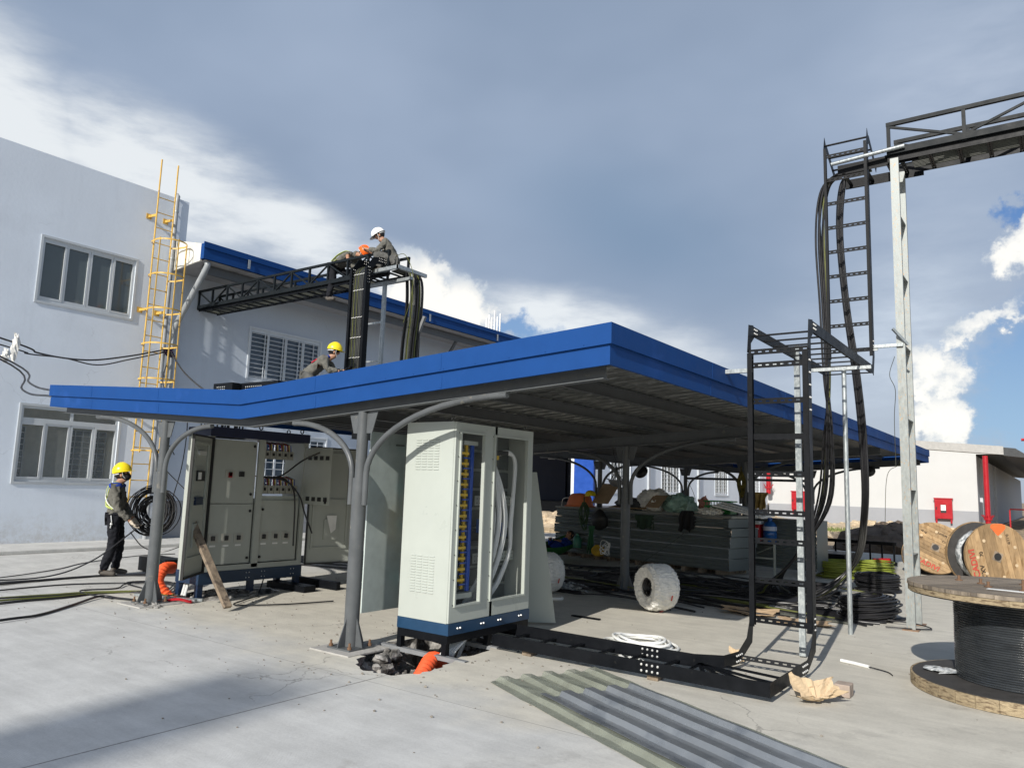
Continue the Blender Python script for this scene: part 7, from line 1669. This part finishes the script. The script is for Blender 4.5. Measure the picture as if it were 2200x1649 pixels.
ribbed(.62, 4.7, .12, .98, .020, 'zincb', 'bluish ribbed metal sheets lying on the translucent sheet in the foreground', 'metal_sheet', 'metal sheet')
# paper, bricks and bits
def crumple(name, lab, cat, c, r, h, m, seed, sx=1.3, sy=.9, rot=0, fold=0):
    from mathutils import noise as NZ
    rnd = random.Random(seed); mb = MB(); n = 22
    cs = [(rnd.uniform(0, PI), rnd.uniform(-.5, .5), rnd.uniform(.3, 1)) for _ in range(6)]
    edge = [1+rnd.uniform(-.28, .18) for _ in range(24)]
    for j in range(n+1):
        for i in range(n+1):
            u = i/n*2-1; v = j/n*2-1; a = math.atan2(v, u); k = edge[int((a+PI)/(2*PI)*23.99)]
            x = u*r*sx*k; y = v*r*sy*k; z = 0
            for (t, o, w_) in cs: z += abs((u*math.cos(t)+v*math.sin(t))-o)*w_*.34
            z = max(0, z-.22)*h+.5*h*max(0, NZ.noise(Vector((u*2.3+seed, v*2.3, seed))))+fold*h*max(0, v-.1)**1.3*1.6
            X_ = x*math.cos(rot)-y*math.sin(rot); Y_ = x*math.sin(rot)+y*math.cos(rot); mb.v.append((c[0]+X_, c[1]+Y_, .008+z+rnd.uniform(0, .004)))
    for j in range(n):
        for i in range(n): q = j*(n+1)+i; mb.f.append((q, q+1, q+n+2, q+n+1))
    o = mb.build(name, m); s = o.modifiers.new('t', 'SOLIDIFY'); s.thickness = .004; return tag(o, lab, cat)
crumple('cardboard', 'torn pale cardboard piece crumpled beside the floor tray corner', 'cardboard', (3.98, 1.22, 0), .125, .075, 'cardl', 5, 1.35, .8, .7, .8)
o = MB().box(4.02, 4.14, 1.52, 1.66, .003, .10).build('brick', mat('worn_pinkish_brick', (.36, .29, .24), .9, 0, .2, 10, .8, 20), bevel=.006); tag(o, 'small pinkish brick behind the torn cardboard', 'brick')
o = MB().box(3.74, 3.92, 1.28, 1.42, .003, .05).build('brick', mat('tray_brick', (.28, .26, .23), .9, 0, .2, 10, .8, 20), bevel=.006); tag(o, 'grey block supporting the corner of the floor tray', 'block')
for (x, y) in ((1.4, 1.0), (2.7, 1.0), (3.55, 1.35)): tag(MB().box(x-.05, x+.05, y-.06, y+.06, .002, .046).build('timber_block', 'woodd'), 'small timber block under the floor tray', 'block', 'timber blocks under the floor tray')
t = empty('cable_offcut', (3.9, 2.85, 0), 'white conduit offcut with black core on the concrete by the floor tray', 'cable offcut')
MB().tube([(3.77, 2.90, .018), (3.90, 2.86, .018), (4.04, 2.80, .016)], .016, 8).build('sleeve', 'white', t, smooth=True); MB().tube(spline([(4.04, 2.80, .016), (4.12, 2.78, .012), (4.22, 2.72, .01), (4.27, 2.62, .01)], 4), .005, 5).build('core', 'cable', t)
crumple('cardboard', 'brown cardboard flap lying among cables right of the front riser', 'cardboard', (2.15, 5.05, 0), .22, .05, 'card', 8, 1.5, .7, .2, .4)
crumple('cardboard', 'second flat cardboard scrap right of the rear strut', 'cardboard', (2.9, 4.9, 0), .24, .02, 'card', 9, 1.4, .8, .3)
crumple('cardboard', 'small torn cardboard scrap inside the tray bend', 'cardboard', (3.02, 2.1, 0), .07, .05, 'cardl', 10, 1.0, .6, .2, .8)
o = MB().tube(spline([(-.5, 4.05, .02), (-.35, 4.1, .02), (-.25, 4.2, .02), (-.3, 4.3, .02)], 4), .02, 8).build('conduit_offcut', 'white', smooth=True); tag(o, 'short curved white conduit offcut on the floor behind the leaning panel', 'conduit offcut')
o = MB().box(.55, .95, 3.15, 3.19, .003, .02).build('steel_offcut', 'black'); tag(o, 'short black strip on the floor right of the leaning panel', 'offcut')
o = MB().tube([(-1.5, 6.3, 1.0), (-.2, 8.2, .4), (1.0, 10.3, .02)], .004, 4); 
tag(MB().tube(spline([(-2.0, 12.0, 2.5), (-.6, 10.0, 1.1), (-1.2, 8.2, .03)], 8), .005, 5).build('cord', 'cableg'), 'thin cord hanging down the front of the steel stack', 'cord')
tag(MB().tube(spline([(2.6, 15.0, 2.9), (2.55, 14.6, 2.4), (2.35, 14.2, 2.1), (2.3, 14.0, .9)], 8), .006, 5).build('thin_wire', 'cabley'), 'thin wire trailing from the far right roof corner to the ground', 'wire')
o = MB().tube(spline([(3.95, 5.4, 3.4), (3.9, 5.3, 3.15), (3.96, 5.3, 2.95), (3.93, 5.35, 2.6), (3.92, 5.4, 2.0)], 6), .004, 4).build('thin_wire', 'cableg'); tag(o, 'thin broken wire dangling left of the tall channel post', 'wire')
# scattered crumbs of mud and concrete
mb = MB(); rn = random.Random(99)
for i in range(520):
    k = rn.random(); 
    if k < .35: x, y = rn.gauss(.6, .9), rn.gauss(.2, .8)
    elif k < .6: x, y = rn.gauss(-3.4, .9), rn.gauss(.6, .7)
    else: x, y = rn.uniform(-6, 6), rn.uniform(-2.6, 5)
    if .0 < x < 1.15 and -.45 < y < 1.4: continue
    s = rn.uniform(.003, .012)*(1.6 if rn.random() < .06 else 1); b = len(mb.v); mb.sphere((x, y, s*.5), s, 5, 3, (1, rn.uniform(.6, 1.2), .6))
tag(mb.build('crumbs', mat('mud_crumbs', (.22, .20, .17), .95, 0, .4, 4)), 'scattered mud and concrete crumbs on the yard', kind='stuff')
